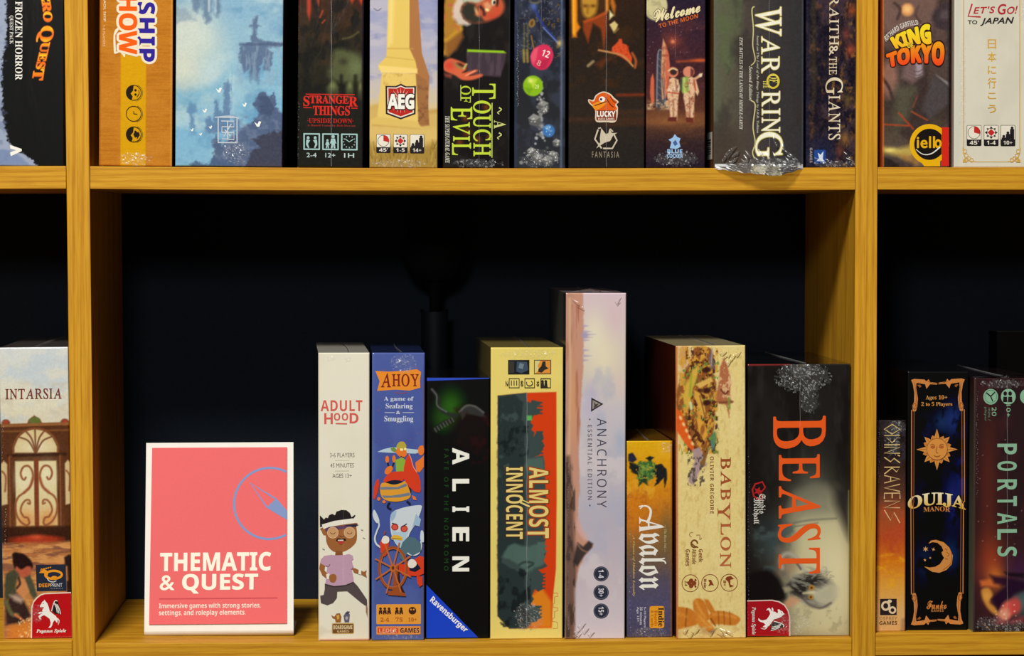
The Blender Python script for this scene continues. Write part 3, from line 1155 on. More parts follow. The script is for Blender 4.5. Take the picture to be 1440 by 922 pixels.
for pp in ([(311, 170), (329, 170), (329, 178), (312, 178), (312, 186)], [(320, 170), (320, 196)], [(312, 186), (329, 186), (329, 196), (312, 195)], [(316, 182), (324, 191)], [(325, 174), (315, 192)]):
    D.line(pp, 1.5, sv, sm=False)
b.crinkle(331, 214, 20, 18, 1.0, 7, .6, fan=(324, 205))
b.seam(326, 100, 196, .7, 2)

# --- 4 dark box, red lettering
b = Box('dark olive-black game box with small red capitals above three pale square icons', [(421, -150), (512.4, -150), (510.6, 234.8), (417.5, 234.8)], UP[1], 0.27, R(.35), (178, 58, 36), setback=0.003, group=ROWU)
def paint(A):
    A.grad([(-150, (60, 20, 14)), (-20, (70, 30, 20)), (30, (46, 34, 24)), (90, (38, 36, 26)), (140, (32, 30, 22)), (235, (30, 29, 24))])
    A.clouds(26, 18, (62, 42, 26), .45, .7, .8, 4, box=(418, 512, -150, 90))
    A.clouds(14, 20, (22, 22, 18), .45, .7, .8, 14)
    for x, y1, wd in ((434, 28, 4), (447, 8, 3), (494, 4, 10), (507, 6, 8), (460, -6, 6)):
        A.poly([(x - wd, -150), (x + wd, -150), (x + wd * .8, y1 - 12), (x + 1, y1), (x - wd * .5, y1 - 10)], (196, 62, 34), 2, .85)
    A.line([(450, 24), (454, 15)], 2, (170, 62, 34), 1.2)
    A.line([(453, 32), (457, 28)], 2, (150, 60, 34), 1.2)
    A.line([(482, 54), (494, 51), (504, 44)], 2.2, (104, 98, 54), 1.5, .7)
    # olive palm and finger tips
    A.poly([(468, 74), (478, 68), (494, 72), (508, 80), (510, 108), (500, 116), (474, 114), (462, 104), (466, 88)], (82, 86, 54), 5, .95, sm=True, wob=2)
    A.glow(500, 94, 12, 14, (106, 116, 76), .8)
    A.glow(483, 86, 6, 5, (52, 52, 34), .9)
    for x, yt, wd in ((468, 116, 8.5), (492, 116, 6), (507, 117, 4.5)):
        A.poly([(x - wd, 140), (x - wd, yt + 6), (x, yt - 4), (x + wd, yt + 6), (x + wd, 140)], (84, 88, 52), 2.5, .95, sm=False)
        A.glow(x, yt + 5, wd * .5, 6, (124, 130, 80), .7)
    for x in (480, 500):
        A.line([(x, 106), (x, 140)], 4, (24, 24, 18), 2.5, .9)
    A.poly([(416, 130), (514, 130), (514, 240), (416, 240)], (30, 29, 24), 12, .85)
    A.line([(511, -150), (510, 235)], 2.4, (30, 24, 40), 1.2, .9)
    A.grain(.012, 2, 2)
b.paint = paint
D = b.part('title_lettering', 'red slab capitals between red rules')
RD = (206, 44, 34)
D.rect(430, 131.6, 499, 132.8, RD)
D.text('STRANGER', 426.5, 134, 503, 149, 'serif', RD, off=.012, vscale={0: (1.28, -.25), 7: (1.28, -.25)}, sp=-.03)
D.rect(426.5, 150.6, 438, 151.8, RD).rect(494, 150.6, 503, 151.8, RD)
D.text('THINGS', 440, 148.5, 492, 161.5, 'serif', RD, off=.012, sp=-.03)
D = b.part('subtitle_lettering', 'small red lettering')
D.text('·UPSIDE DOWN·', 432, 166, 497, 172.6, 'serif', (172, 40, 32), off=.008)
D.text('A Board Game by Rob Daviau', 432, 174.5, 500, 178, 'serif', (150, 44, 36))
D = b.part('player_icons', 'three pale teal framed square icons with captions')
TL_ = (158, 190, 186)
for x, tx in ((426.3, '2-4'), (453, '12+'), (479.7, '1H')):
    D.rect(x, 187, x + 23.5, 210.5, TL_, .8).rect(x + 2, 189, x + 21.5, 208.5, (28, 28, 26))
    D.text(tx, x + 4.5, 214.6, x + 18.5, 220.8, 'hum', (176, 196, 192), off=.01)
x = 426.3
for s in (-1, 1):
    D.ell(x + 11.7 + s * 5, 193.5, 2, 2.3, TL_)
    D.poly([(x + 11.7 + s * 2, 197), (x + 11.7 + s * 7.5, 196), (x + 11.7 + s * 8, 203), (x + 11.7 + s * 5, 208), (x + 11.7 + s * 3.4, 207.5), (x + 11.7 + s * 5.2, 202)], TL_)
x = 453
for cx, sc in ((x + 7.4, .75), (x + 15.5, 1.1)):
    D.ell(cx, 208 - 15 * sc, 2.1 * sc, 2.1 * sc, TL_)
    D.poly([(cx - 2.4 * sc, 208 - 12.5 * sc), (cx + 2.4 * sc, 208 - 12.5 * sc), (cx + 4.2 * sc, 208 - 6 * sc), (cx + 2.2 * sc, 208 - 6.5 * sc), (cx + 3 * sc, 208), (cx + .8 * sc, 208), (cx, 208 - 4.5 * sc), (cx - .9 * sc, 208), (cx - 3 * sc, 208), (cx - 2.2 * sc, 208 - 6.5 * sc), (cx - 4.2 * sc, 208 - 6 * sc)], TL_)
x = 479.7
for k in range(12):
    D.line([(x + 11.7 + 7.2 * math.sin(R(30 * k)), 198.7 - 7.2 * math.cos(R(30 * k))), (x + 11.7 + 9 * math.sin(R(30 * k)), 198.7 - 9 * math.cos(R(30 * k)))], 1.1, TL_)
D.line([(x + 6, 194.6), (x + 11.7, 198.7), (x + 17, 195.2)], 1.2, TL_, sm=False)
b.seam(466, -10, 233, .8, 4)
b.dots(419, -5, 225, 70, 3, .6)

# --- 5 sandy obelisk
b = Box('game box painted with a sandy stone obelisk, mauve sky and a red shield logo', [(521, -150), (616, -150), (615.2, 235.8), (519.4, 235.8)], UP[1], 0.28, R(.2), (170, 96, 38), setback=0.003, group=ROWU)
def paint(A):
    A.grad([(-150, (120, 126, 168)), (0, (146, 150, 184)), (70, (168, 166, 186)), (120, (192, 182, 172)), (150, (206, 186, 140))])
    A.clouds(40, 18, (186, 180, 188), .45, .72, .8, 6, box=(515, 620, -150, 140))
    A.clouds(24, 14, (128, 132, 172), .5, .75, .6, 16, box=(515, 620, -150, 120))
    A.poly([(515, 150), (540, 146), (600, 158), (620, 152), (620, 240), (515, 240)], (202, 170, 96), 4, 1, wob=2)
    A.line([(521, 152), (536, 148)], 5, (196, 160, 84), 3, .8)
    A.line([(600, 157), (616, 155)], 4, (178, 136, 64), 3, .8)
    sun, shd = (222, 190, 96), (168, 112, 66)
    A.poly([(570, -150), (586, -150), (588, 0), (593, 74), (604, 108), (602, 150), (585, 150), (575, 70)], shd, .8)
    A.poly([(551, -150), (577, -150), (576, 68), (587, 92), (587, 96), (532, 98), (533, 90), (543, 80), (544, 68)], sun, .8)
    A.poly([(576, -150), (586, -150), (588, 0), (593, 74), (604, 108), (600, 112), (586, 96), (582, 68), (576, 68)], shd, .8)
    A.poly([(547, 0), (551, -40), (556, -40), (552, 60), (545, 66)], (238, 212, 128), 3, .7)
    A.line([(545, 68), (581, 68)], 1.4, (190, 150, 70), .9, .8)
    A.line([(543, 80), (584, 84)], 1.2, (196, 158, 76), .9, .8)
    A.poly([(532, 92), (587, 96), (587, 103), (536, 102)], (236, 206, 118), 1)
    A.poly([(537, 102), (585, 103), (589, 176), (530, 170)], (224, 192, 104), 1)
    A.poly([(585, 103), (600, 112), (604, 176), (589, 178)], (154, 104, 62), 1)
    A.clouds(6, 5, (120, 78, 48), .45, .7, .7, 9, box=(588, 602, 112, 174), feather=1)
    A.clouds(5, 5, (188, 150, 72), .5, .7, .6, 10, box=(540, 584, 104, 120), feather=2)
    A.poly([(522, 168), (530, 164), (586, 170), (594, 180), (560, 182), (521, 176)], (214, 182, 96), 1.5)
    A.line([(524, 176), (590, 181)], 2.2, (176, 134, 62), 1.5, .8)
    A.poly([(515, 176), (620, 180), (620, 200), (515, 196)], (214, 182, 104), 5, .8, wob=2)
    A.poly([(515, 206), (540, 200), (580, 214), (620, 196), (620, 240), (515, 240)], (156, 124, 54), 5, .9, wob=3)
    for k in range(70):
        g = random.Random(k)
        x, y = g.uniform(519, 616), g.uniform(204, 236)
        A.line([(x, y), (x + g.uniform(-4, 4), y - g.uniform(5, 13))], 1.0, g.choice([(186, 154, 76), (116, 92, 38), (210, 180, 100), (96, 76, 34)]), .7, .7, w2=.3)
    A.line([(526, 12), (531, 15), (536, 12)], 1.0, (90, 92, 116), .6)
b.paint = paint
D = b.part('publisher_logo', 'red shield with white letters and a dark rim')
K0, K1, K2 = (52, 40, 40), (226, 214, 200), (178, 42, 34)
def shield(cx, k):
    return [(cx + u * k, v) for u, v in ((-21, 120.5), (-9, 121), (-4, 119.5), (0, 117.5), (4, 119.5), (9, 121), (21, 120.5))] + [(cx + 20.6 * k, 160), (cx, 167.5), (cx - 20.6 * k, 160)]
D.poly([(542, 120.5), (556, 120.8), (563.5, 117.4), (571, 120.8), (585, 120.5), (584.4, 160), (563.5, 167.6), (542.4, 160)], K0)
D.poly([(544.4, 122.6), (557, 122.8), (563.5, 120), (570, 122.8), (582.6, 122.6), (582, 158.4), (563.5, 165.2), (544.8, 158.4)], K1)
D.poly([(546, 124), (557.6, 124.2), (563.5, 121.6), (569.4, 124.2), (581, 124), (580.4, 157.2), (563.5, 163.4), (546.4, 157.2)], K2)
for a in range(0, 360, 20):
    s, c = math.sin(R(a)), math.cos(R(a))
    D.poly([(563.5 + 5 * s - .9 * c, 141 - 5 * c - .9 * s), (563.5 + 5 * s + .9 * c, 141 - 5 * c + .9 * s), (563.5 + 17 * s, 141 - 18.5 * c)], (230, 196, 180))
D.text('AEG', 545.5, 132.5, 582, 152.5, 'bold', WHT, off=.03, outline=(.05, K0), sp=-.03)
D = b.part('player_icons', 'three small square icons with dark captions')
icon_strip(D, (529.5, 553.5, 577), 189, 214.5, 19, ("45'", '1-5', '14+'))
b.crinkle(560, 229, 40, 7, .8, 9, .6, fan=(560, 214))

# --- 6 black box, portrait and green lettering
b = Box('black game box with a painted bearded man holding a book and acid green lettering', [(626, -150), (718, -150), (717.2, 235.8), (622, 235.8)], UP[1], 0.28, R(-.1), (30, 28, 30), setback=0.003, group=ROWU)
def paint(A):
    A.fill((24, 21, 20))
    A.clouds(22, 26, (38, 34, 32), .45, .7, .8, 3)
    A.poly([(626, -60), (652, -60), (650, 8), (640, 30), (650, 34), (648, 48), (640, 66), (630, 80), (623, 78)], (176, 124, 44), 2.5, .95, wob=2)
    A.poly([(626, 52), (648, 40), (652, 52), (642, 70), (628, 80)], (134, 84, 38), 3, .9)
    A.line([(628, 56), (648, 40)], 5, (214, 168, 44), 3, .7)
    A.clouds(8, 9, (186, 92, 66), .45, .65, .9, 7, box=(626, 644, 8, 42), feather=4)
    A.poly([(646, -10), (652, 2), (650, 14), (652, 26), (662, 33), (656, 36), (644, 34), (636, 24), (638, 10)], (208, 190, 172), 2.5, .95, wob=1.5)
    A.poly([(652, -12), (690, -12), (684, 4), (668, 6), (650, 4)], (190, 196, 168), 3, .9)
    # head lying sideways, looking up
    A.poly([(650, 8), (660, 3), (672, 4), (688, -6), (702, -6), (709, 6), (706, 18), (694, 26), (684, 30), (668, 32), (656, 28), (649, 18)], (186, 84, 52), 3, 1, sm=True)
    A.poly([(650, 8), (658, 3), (668, 6), (672, 14), (668, 20), (676, 24), (682, 30), (666, 32), (654, 27), (648, 17)], (40, 44, 36), 2.5, .95, wob=1.5)
    A.ell(670, 16, 2.0, 5.5, (208, 150, 96), -20, 1.5)
    A.line([(675, 9), (680, 14), (681, 20)], 4, (60, 30, 26), 2)
    A.poly([(680, 4), (686, 2), (692, 8), (688, 14), (683, 16)], (214, 150, 104), 2, .9)
    A.line([(684, 13), (686, 14)], 3, (236, 226, 150), 1.5)
    A.ell(694, 2, 3, 5, (200, 204, 170), 10, 1.2)
    A.ell(695, 3, 1.5, 2.4, (30, 30, 26), 10, .8)
    A.line([(700, -4), (699, 8)], 3.2, (46, 32, 26), 1.5)
    A.ell(700, 14, 4.2, 6, (196, 74, 46), 0, 3)
    A.glow(692, 22, 7, 4, (196, 66, 44), .8)
    # book
    A.poly([(657, 71), (712, 72), (710, 88), (704, 108), (680, 106), (656, 104)], (62, 50, 58), 1.5)
    A.clouds(5, 24, (84, 68, 76), .45, .7, .7, 9, box=(657, 706, 74, 104), feather=2)
    A.poly([(657, 69), (708, 70.5), (712, 74), (657, 72.6)], (140, 186, 34), 1)
    # hand
    A.poly([(624, 88), (632, 82), (642, 84), (652, 88), (656, 90), (655, 98), (650, 102), (660, 100), (670, 97.5), (671, 100), (660, 106), (676, 103.5), (678, 107), (664, 112), (650, 112), (640, 106), (630, 102), (624, 98)], (206, 96, 62), 1.5, 1, sm=True)
    A.ell(644, 92, 8, 3.4, (148, 120, 70), 20, 2)
    A.ell(648, 91, 5, 2, (70, 30, 22), 25, 1.5)
    A.glow(632, 92, 7, 6, (206, 58, 46), .8)
    A.line([(652, 96), (656, 90)], 2, (170, 190, 110), 1.2)
    A.line([(655, 106), (668, 99)], 1.6, (238, 150, 110), 1)
    A.poly([(624, 103), (636, 104), (634, 110), (626, 108)], (150, 70, 54), 2, .8)
    for x, y, r in ((657, 186, 6), (684, 150, 5), (672, 196, 5), (646, 200, 5), (654, 166, 5), (688, 192, 4)):
        A.glow(x, y, r, r, (140, 62, 26), .65)
    A.line([(717, -150), (716.4, 235)], 1.6, (58, 58, 62), .8, .8)
b.paint = paint
D = b.part('title_lettering', 'acid green serif lettering with ruled lines')
G1 = vg(660, (196, 206, 70), 698, (208, 220, 110), 0)
D.text('TOUCH', 664.5, 117.5, 696.5, 219, 'roman', (186, 206, 58), rot=90, off=.016, vscale={0: (1.35, -.05)})
D.text('OF', 647.5, 120.5, 662, 144, 'roman', (180, 200, 54), rot=90, off=.01)
D.text('EVIL', 634, 150, 663.5, 217.5, 'roman', (190, 210, 58), rot=90, off=.016, vscale={0: (1.3, -.1), 3: (1.15, -.05)})
D.rect(691.5, 144, 692.8, 221, (190, 206, 84)).rect(647.2, 119.5, 648.4, 141.5, (176, 196, 60))
D.text('A', 695, 168.5, 712, 180, 'serif', (196, 200, 120), rot=90)
for y, s in ((155, 1), (190.5, -1)):
    D.line([(702, y - 4.5), (705.5, y - 2), (703, y + .5), (700, y + 2.6), (702.4, y + 4.8)], 1.7, (196, 200, 120), w2=1.1)
D = b.part('subtitle_lettering', 'small cream italic lettering')
D.text('THE SUPERNATURAL GAME', 625.4, 163, 631.8, 229, 'bi', (206, 202, 184), rot=90)
b.seam(674, 0, 234, .5, 6)
b.crinkle(670, 228, 40, 7, .5, 12, .5)

# --- 7 dice on dark blue
b = Box('narrow dark blue game box printed with a falling trail of pink, green and silver dice', [(724, -150), (796, -150), (794.8, 235.8), (723.2, 235.8)], UP[1], 0.27, R(.1), (36, 40, 58), setback=0.003, group=ROWU)
def paint(A):
    A.grad([(-150, (24, 28, 44)), (60, (36, 40, 52)), (130, (38, 39, 42)), (235, (44, 46, 52))])
    A.clouds(16, 20, (58, 62, 78), .45, .72, .7, 4)
    A.clouds(3.5, 3.5, (104, 108, 116), .58, .75, .6, 14, box=(734, 788, -150, 75), feather=8)
    A.clouds(4, 4, (110, 84, 40), .64, .78, .7, 19, box=(736, 788, -30, 80), feather=6)
    A.line([(750, 8), (764, 36), (786, 60)], 4, (40, 54, 120), 1.5, .9, sm=False)
    A.line([(764, 38), (785, 60)], 1.4, (120, 138, 190), .9, .9)
    A.glow(787, 60, 4, 5, (214, 176, 96), .9)
    A.glow(750, 8, 6, 6, (96, 124, 190), .6)
    A.ell(748, 32, 4.2, 6, (150, 112, 54), 15, 1)
    A.ell(748, 32, 2.2, 3.6, (92, 66, 32), 15, 1)
    A.ell(752, 1, 8, 4, (96, 92, 84), 0, 1)
    A.ell(752, 0, 6, 2.5, (44, 46, 56), 0, 1)
    for x in (737, 742):
        A.line([(x, 34), (x, 86)], 2.2, (128, 120, 60), 1.5, .55)
        A.line([(x - 1, 70), (x, 86)], 2.6, (196, 160, 50), 1.5, .6)
    A.line([(747, 50), (752, 74)], 1.6, (150, 108, 50), 1)
    # silver trail
    for k in range(46):
        g = random.Random(k + 3)
        y = g.uniform(110, 232)
        spread = 5 + max(0, y - 190) * .6
        x = 760 + g.uniform(-1, 1) * spread
        s = g.uniform(1.2, 3.4)
        A.poly([(x - s, y - s * .4), (x, y - s), (x + s, y - s * .1), (x + s * .5, y + s), (x - s * .7, y + s * .8)], g.choice([(120, 122, 122), (150, 150, 148), (84, 86, 92), (176, 176, 172), (196, 196, 196)]), .8, .8)
    for cx, cy, r in ((764, 148, 8), (766, 154, 5), (752, 168, 9), (783, 200, 6), (748, 213, 7), (778, 218, 7), (757, 222, 8), (770, 225, 7)):
        A.poly([(cx - r, cy - r * .3), (cx - r * .2, cy - r), (cx + r * .9, cy - r * .5), (cx + r, cy + r * .5), (cx + .1 * r, cy + r), (cx - r * .8, cy + r * .7)], (92, 92, 90), 1, .95)
        A.poly([(cx - r, cy - r * .3), (cx - r * .2, cy - r), (cx + r * .9, cy - r * .5), (cx + r * .1, cy + .1 * r)], (140, 140, 136), .8, .9)
        A.speck(4, (cx - r * .6, cx + r * .6, cy - r * .6, cy + r * .6), (206, 204, 196), 1.1, int(cx))
    # coloured dice
    A.poly([(746, 78), (751, 68), (762, 62), (772, 64), (778, 74), (776, 86), (768, 96), (758, 97), (748, 90)], (206, 48, 84), 1, sm=True)
    A.poly([(746, 79), (751, 68), (757, 66), (754, 82), (750, 90)], (226, 92, 112), 1.5, .8)
    A.poly([(754, 86), (774, 80), (768, 96), (758, 97)], (172, 34, 66), 2, .7)
    A.ell(749.5, 120, 14, 14.5, (132, 178, 30), 0, 1)
    A.poly([(742, 108), (756, 110), (750, 124)], (186, 210, 66), 1.5, .8)
    A.poly([(737, 122), (750, 124), (744, 132)], (104, 150, 22), 1.5, .7)
    A.glow(746, 113, 4, 3, (226, 232, 130), .8)
    A.ell(771.5, 183, 8.6, 9, (60, 112, 172), 0, 1)
    A.poly([(765, 178), (772, 175), (774, 185)], (120, 166, 206), 1.2, .8)
    A.speck(6, (766, 777, 177, 190), (190, 210, 226), .9, 3)
    A.line([(790.5, -150), (789, 235)], 2.2, (104, 120, 152), 1.5, .75)
    A.line([(726, -150), (725, 235)], 3, (46, 54, 76), 1.5, .8)
b.paint = paint
D = b.part('die_markings', 'cream pips and numerals printed on the dice')
D.text('12', 0, 0, 0, 0, 'bold', (236, 214, 206), quad=[(760.5, 77), (771, 81), (774.5, 72), (764, 68)])
D.text('8', 0, 0, 0, 0, 'bold', (222, 150, 150), quad=[(754, 90), (759, 93), (762, 86), (757, 83)])
D.text('20', 752, 118, 758, 124, 'bold', (206, 222, 120))
b.crinkle(758, 221, 30, 14, 1.1, 15, .7)
b.dots(728, 30, 150, 62, 8, .75)
b.seam(761, -5, 60, .4, 5)

# --- 8 brown painting with orange bird logo
b = Box('dark brown game box with a glowing gilt frame, orange bird-head logo and pale hexagon mark', [(800.6, -150), (907.6, -150), (906.2, 235.8), (799.4, 235.8)], UP[1], 0.29, 0, (26, 22, 22), setback=0.003, group=ROWU)
def paint(A):
    A.grad([(-150, (52, 30, 16)), (0, (46, 30, 20)), (90, (40, 32, 26)), (150, (44, 36, 30)), (235, (38, 34, 32))])
    A.clouds(30, 22, (62, 40, 22), .45, .7, .7, 5, box=(800, 910, -150, 120))
    A.poly([(803, -150), (811, -150), (812, 30), (816, 38), (811, 46), (811, 52), (805, 52), (804, 20)], (226, 130, 26), 2, .95)
    A.line([(806, -150), (807, 46)], 3, (246, 176, 44), 2, .8)
    A.poly([(850, -150), (856, -150), (856, 14), (851, 20)], (226, 132, 30), 2, .9)
    A.poly([(858, -20), (866, 8), (864, 22), (858, 4)], (206, 116, 34), 2, .8)
    # plain golden portrait panel
    A.poly([(813, -150), (850, -150), (850, 18), (814, 34)], (66, 40, 20), 2, .9)
    A.poly([(818, -60), (839, -60), (840, 6), (834, 22), (824, 24), (818, 8)], (188, 138, 46), 3, .95, sm=True)
    A.glow(823, 8, 4, 2.5, (104, 64, 24), .9)
    A.glow(834, 8, 4, 2.5, (104, 64, 24), .9)
    A.line([(827, 8), (826, 18)], 3, (132, 86, 32), 2, .7)
    # red drape
    A.poly([(820, 30), (836, 24), (853, 16), (854, 28), (852, 52), (849, 68), (845, 40), (834, 32), (827, 60), (820, 42)], (138, 58, 24), 2, .95)
    A.line([(822, 30), (836, 25), (852, 17)], 3, (196, 84, 32), 2, .8)
    A.poly([(857, 14), (863, 21), (857, 27)], (222, 206, 150), 1.5)
    A.poly([(857, 34), (864, 29), (869, 34), (866, 44), (863, 45)], (206, 182, 116), 1.2)
    A.line([(869, 40), (864, 45)], 3, (110, 88, 46), 1.5)
    # red glove and baton
    A.poly([(861, 66), (866, 62), (869, 58), (870, 54), (874, 54), (875, 60), (882, 63), (885, 72), (889, 80), (888, 88), (880, 84), (866, 75), (860, 72)], (206, 76, 38), 1.2, wob=1)
    A.speck(30, (864, 884, 62, 80), (164, 50, 26), .9, 2, .7)
    A.line([(842, 70), (858, 73), (876, 78), (890, 92)], 2.6, (186, 128, 76), 1)
    A.line([(889, 74), (894, 84), (893, 94)], 3.2, (168, 84, 48), 1.5)
    A.line([(827, 92), (834, 86)], 4, (142, 120, 84), 1.5)
    A.poly([(836, 90), (850, 80), (858, 82), (846, 96)], (92, 46, 24), 3, .8)
    A.line([(868, 133), (910, 132)], 3.4, (142, 50, 26), 2, .8)
    for y, x0 in ((156, 866), (166, 800), (172, 852)):
        A.line([(x0, y + 2), (910, y)], 5, (92, 50, 28), 4, .5)
    A.grain(.012, 2, 2)
b.paint = paint
D = b.part('bird_logo', 'orange cartoon bird head over white lettering')
D.poly([(827.5, 139), (834, 140), (838, 133), (848, 128), (858, 131), (864, 137), (870, 142.5), (867, 146), (869, 152), (866, 170), (852, 171), (838, 170), (837, 156), (834, 150), (828, 144)], (214, 196, 172), True)
D.poly([(828.6, 140.4), (835, 142), (839, 134.5), (848, 129.6), (857, 132.4), (862, 138), (867.6, 142.6), (865, 147), (866, 154), (838.4, 155), (835.6, 149), (830, 144)], (210, 88, 26), True)
D.poly([(833, 147), (842, 142), (853, 142), (848, 149), (838, 154)], (226, 138, 34), True)
D.line([(836, 148), (846, 144.5), (853, 142)], 1.3, (84, 36, 20))
D.ell(846.5, 138.8, 4.2, 3.8, (232, 228, 220)).ell(845.2, 139, 1.7, 1.8, (34, 40, 60))
D.line([(852, 136), (858, 146), (863, 150)], 1.3, (96, 42, 20))
D.line([(858, 135), (863, 142), (867, 143)], 1.1, (96, 42, 20))
D.rect(838.5, 154.5, 866.5, 168.5, (126, 48, 26), 2)
D.text('LUCKY', 839.5, 155.5, 865, 163.5, 'bold', WHT, off=.015)
D.text('DUCK GAMES', 841, 165, 864, 168, 'bold', (226, 206, 186))
D = b.part('hexagon_logo', 'pale hexagon with a bird silhouette above thin spaced capitals')
PG = (196, 184, 160)
D.line([(846, 208), (836.5, 195), (841, 181.5)], 2.2, PG, sm=False)
D.line([(841, 180), (845, 179)], 1.6, PG)
D.line([(848, 208), (861, 208), (867.5, 196.5), (863, 188)], 2.2, PG, sm=False)
D.line([(858, 180.5), (862, 184.5)], 1.8, PG)
D.poly([(845.5, 179.5), (852, 188), (855.5, 186.5), (857, 180), (860.5, 186.5), (868, 186), (862, 190), (858, 197.5), (850, 200), (838.5, 208), (844, 199), (843.5, 193.5)], PG)
D.text('FANTASIA', 832.5, 212.4, 870.5, 221, 'hum', (150, 138, 118), sp=.25)
b.seam(852.5, 0, 234, .6, 7)

# --- 9 retro space scene
b = Box('game box showing two astronauts beside a retro rocket, pale moon and script lettering above', [(910, -150), (993, -150), (991.2, 235.8), (908.4, 235.8)], UP[1], 0.27, 0, (28, 22, 30), setback=0.003, group=ROWU)
def paint(A):
    A.grad([(-150, (30, 24, 44)), (0, (40, 30, 46)), (60, (58, 34, 44)), (110, (66, 36, 38)), (150, (86, 48, 38)), (170, (92, 58, 40)), (200, (52, 36, 38)), (236, (38, 28, 38))])
    A.clouds(26, 18, (86, 46, 50), .5, .75, .6, 3, box=(908, 994, 30, 130))
    A.glow(946, 58, 12, 10, (146, 66, 46), .7)
    A.glow(946, 58, 3, 3, (230, 130, 90), .9)
    A.ell(922, 8, 16.5, 20.5, (196, 186, 138), 0, 1.2)
    A.clouds(7, 7, (160, 150, 112), .5, .7, .6, 12, box=(910, 936, -14, 28), feather=1)
    A.line([(952, 86), (992, 84)], 2.4, (164, 68, 34), 1.6, .9)
    A.glow(984, 84, 12, 2.6, (214, 96, 44), .7)
    A.speck(26, (910, 990, 34, 120), (170, 140, 150), .55, 9, .7)
    # gantry
    A.poly([(922, 130), (924, 76), (931, 70), (934, 130), (940, 152), (924, 158)], (62, 66, 78), 1.5, .85)
    A.line([(923.5, 150), (925, 78), (930, 70)], 1.6, (126, 132, 142), .9)
    for y in range(80, 150, 10):
        A.line([(924, y), (931, y + 6)], .9, (128, 120, 116), .6, .7)
    # rocket
    A.poly([(932.5, 54), (936, 62), (940, 76), (941.6, 92), (940, 118), (936, 138), (931, 140), (929.5, 112), (930, 86), (931, 66)], (206, 146, 104), 1)
    A.poly([(936, 62), (940, 76), (941.6, 92), (940, 118), (936, 138), (936, 90)], (198, 88, 64), 1.5, .85)
    A.poly([(931, 76), (941, 76), (941, 79), (931, 79)], (150, 74, 50), .8, .8)
    A.poly([(915, 110), (918, 103), (920, 112), (920, 142), (916, 148), (914, 130)], (196, 96, 66), 1)
    A.clouds(9, 8, (206, 168, 126), .4, .62, .9, 8, box=(912, 940, 142, 152), feather=4)
    A.line([(931, 110), (935, 142)], 2.4, (86, 96, 112), 1, .8)
    # dusty ground
    A.poly([(905, 158), (930, 152), (960, 160), (995, 156), (995, 176), (960, 182), (905, 176)], (120, 74, 46), 4, .7, wob=2)
    A.glow(945, 170, 30, 5, (150, 96, 56), .6)
    A.clouds(20, 6, (92, 58, 42), .45, .7, .5, 13, box=(906, 994, 176, 200))
    # astronaut, arms folded
    su, sd, rd = (216, 178, 140), (158, 106, 84), (186, 66, 44)
    A.poly([(939, 112), (946, 108), (954, 112), (956, 124), (954, 134), (953, 150), (952, 168), (942, 168), (942, 150), (939, 138), (937, 124)], su, 1, wob=.6)
    A.ell(946, 101, 7.8, 7.4, (206, 120, 90), 0, .9)
    A.ell(947, 100.5, 5, 4.6, (62, 40, 36), 0, .9)
    A.line([(940, 99), (946, 96), (952, 98)], 1.6, (226, 206, 150), .8)
    A.poly([(938, 124), (955, 120), (955, 127), (940, 130)], (226, 198, 164), 1)
    A.line([(939, 129), (954, 131)], 1.6, rd, .8)
    A.line([(940, 112), (938, 124)], 2, rd, .9)
    A.line([(947, 140), (947, 168)], 2.4, sd, 1, .8)
    A.poly([(940, 164), (952, 164), (951, 170), (939, 170)], (96, 42, 34), .9)
    A.line([(950, 112), (952, 128)], 2, (120, 76, 60), 1, .7)
    # astronaut pointing, green pack
    A.poly([(963, 112), (972, 107), (978, 110), (983, 128), (981, 134), (977, 128), (976, 150), (975, 170), (966, 170), (964, 150), (961, 138)], su, 1, wob=.6)
    A.ell(968.5, 100.5, 8, 7.8, (206, 130, 102), 0, .9)
    A.poly([(971, 95), (976, 98), (975, 106), (971, 107)], (110, 52, 44), 1)
    A.poly([(958, 109), (968, 107), (969, 128), (960, 131), (957, 124)], (140, 162, 76), 1.2)
    A.line([(962, 109), (963, 129)], 3, (196, 204, 116), 1.5, .8)
    A.line([(958.5, 110), (958, 126)], 2, (60, 76, 62), 1)
    A.line([(975, 111), (981, 108), (985, 104)], 3.6, (206, 160, 122), 1)
    A.poly([(983, 104), (988, 102), (987, 107), (984, 108)], (226, 206, 176), .8)
    A.line([(976, 112), (978, 126)], 2, rd, .9)
    A.line([(970, 138), (970, 168)], 2.6, sd, 1, .8)
    A.poly([(964, 164), (976, 165), (975, 172), (965, 171)], (100, 44, 34), .9)
    for bx in ((941, 953, 112, 164), (963, 976, 112, 166)):
        A.clouds(3.4, 4.2, (164, 96, 70), .5, .66, .65, 51, box=bx, feather=2)
        A.clouds(2.6, 3.4, (90, 54, 46), .62, .76, .55, 55, box=bx, feather=2)
    A.clouds(4, 12, (120, 60, 48), .5, .68, .5, 63, box=(931, 940, 66, 134), feather=2)
    A.grain(.02, 1.8, 1.8)
b.paint = paint
D = b.part('title_lettering', 'cream script word over small orange capitals')
D.text('Welcome', 0, 0, 0, 0, 'script', (226, 212, 164), off=.022, quad=[(920.5, 31), (984.5, 16), (984, 0), (918, 15)], sp=-.02, outline=(.03, (70, 48, 44)))
D.text('TO THE MOON', 0, 0, 0, 0, 'bold', (196, 96, 46), off=0, quad=[(927.5, 39.5), (981.5, 24.5), (981, 18.5), (926, 33.5)])
D = b.part('publisher_logo', 'pale blue bear-like mark with lettering')
BL = (150, 186, 222)
D.poly([(942, 208), (944, 199), (940, 196), (946, 193), (949, 188), (952, 192), (957, 194), (955, 199), (957, 206), (951, 209)], BL)
D.poly([(946, 200), (950, 196), (953, 202), (949, 205)], (70, 96, 150))
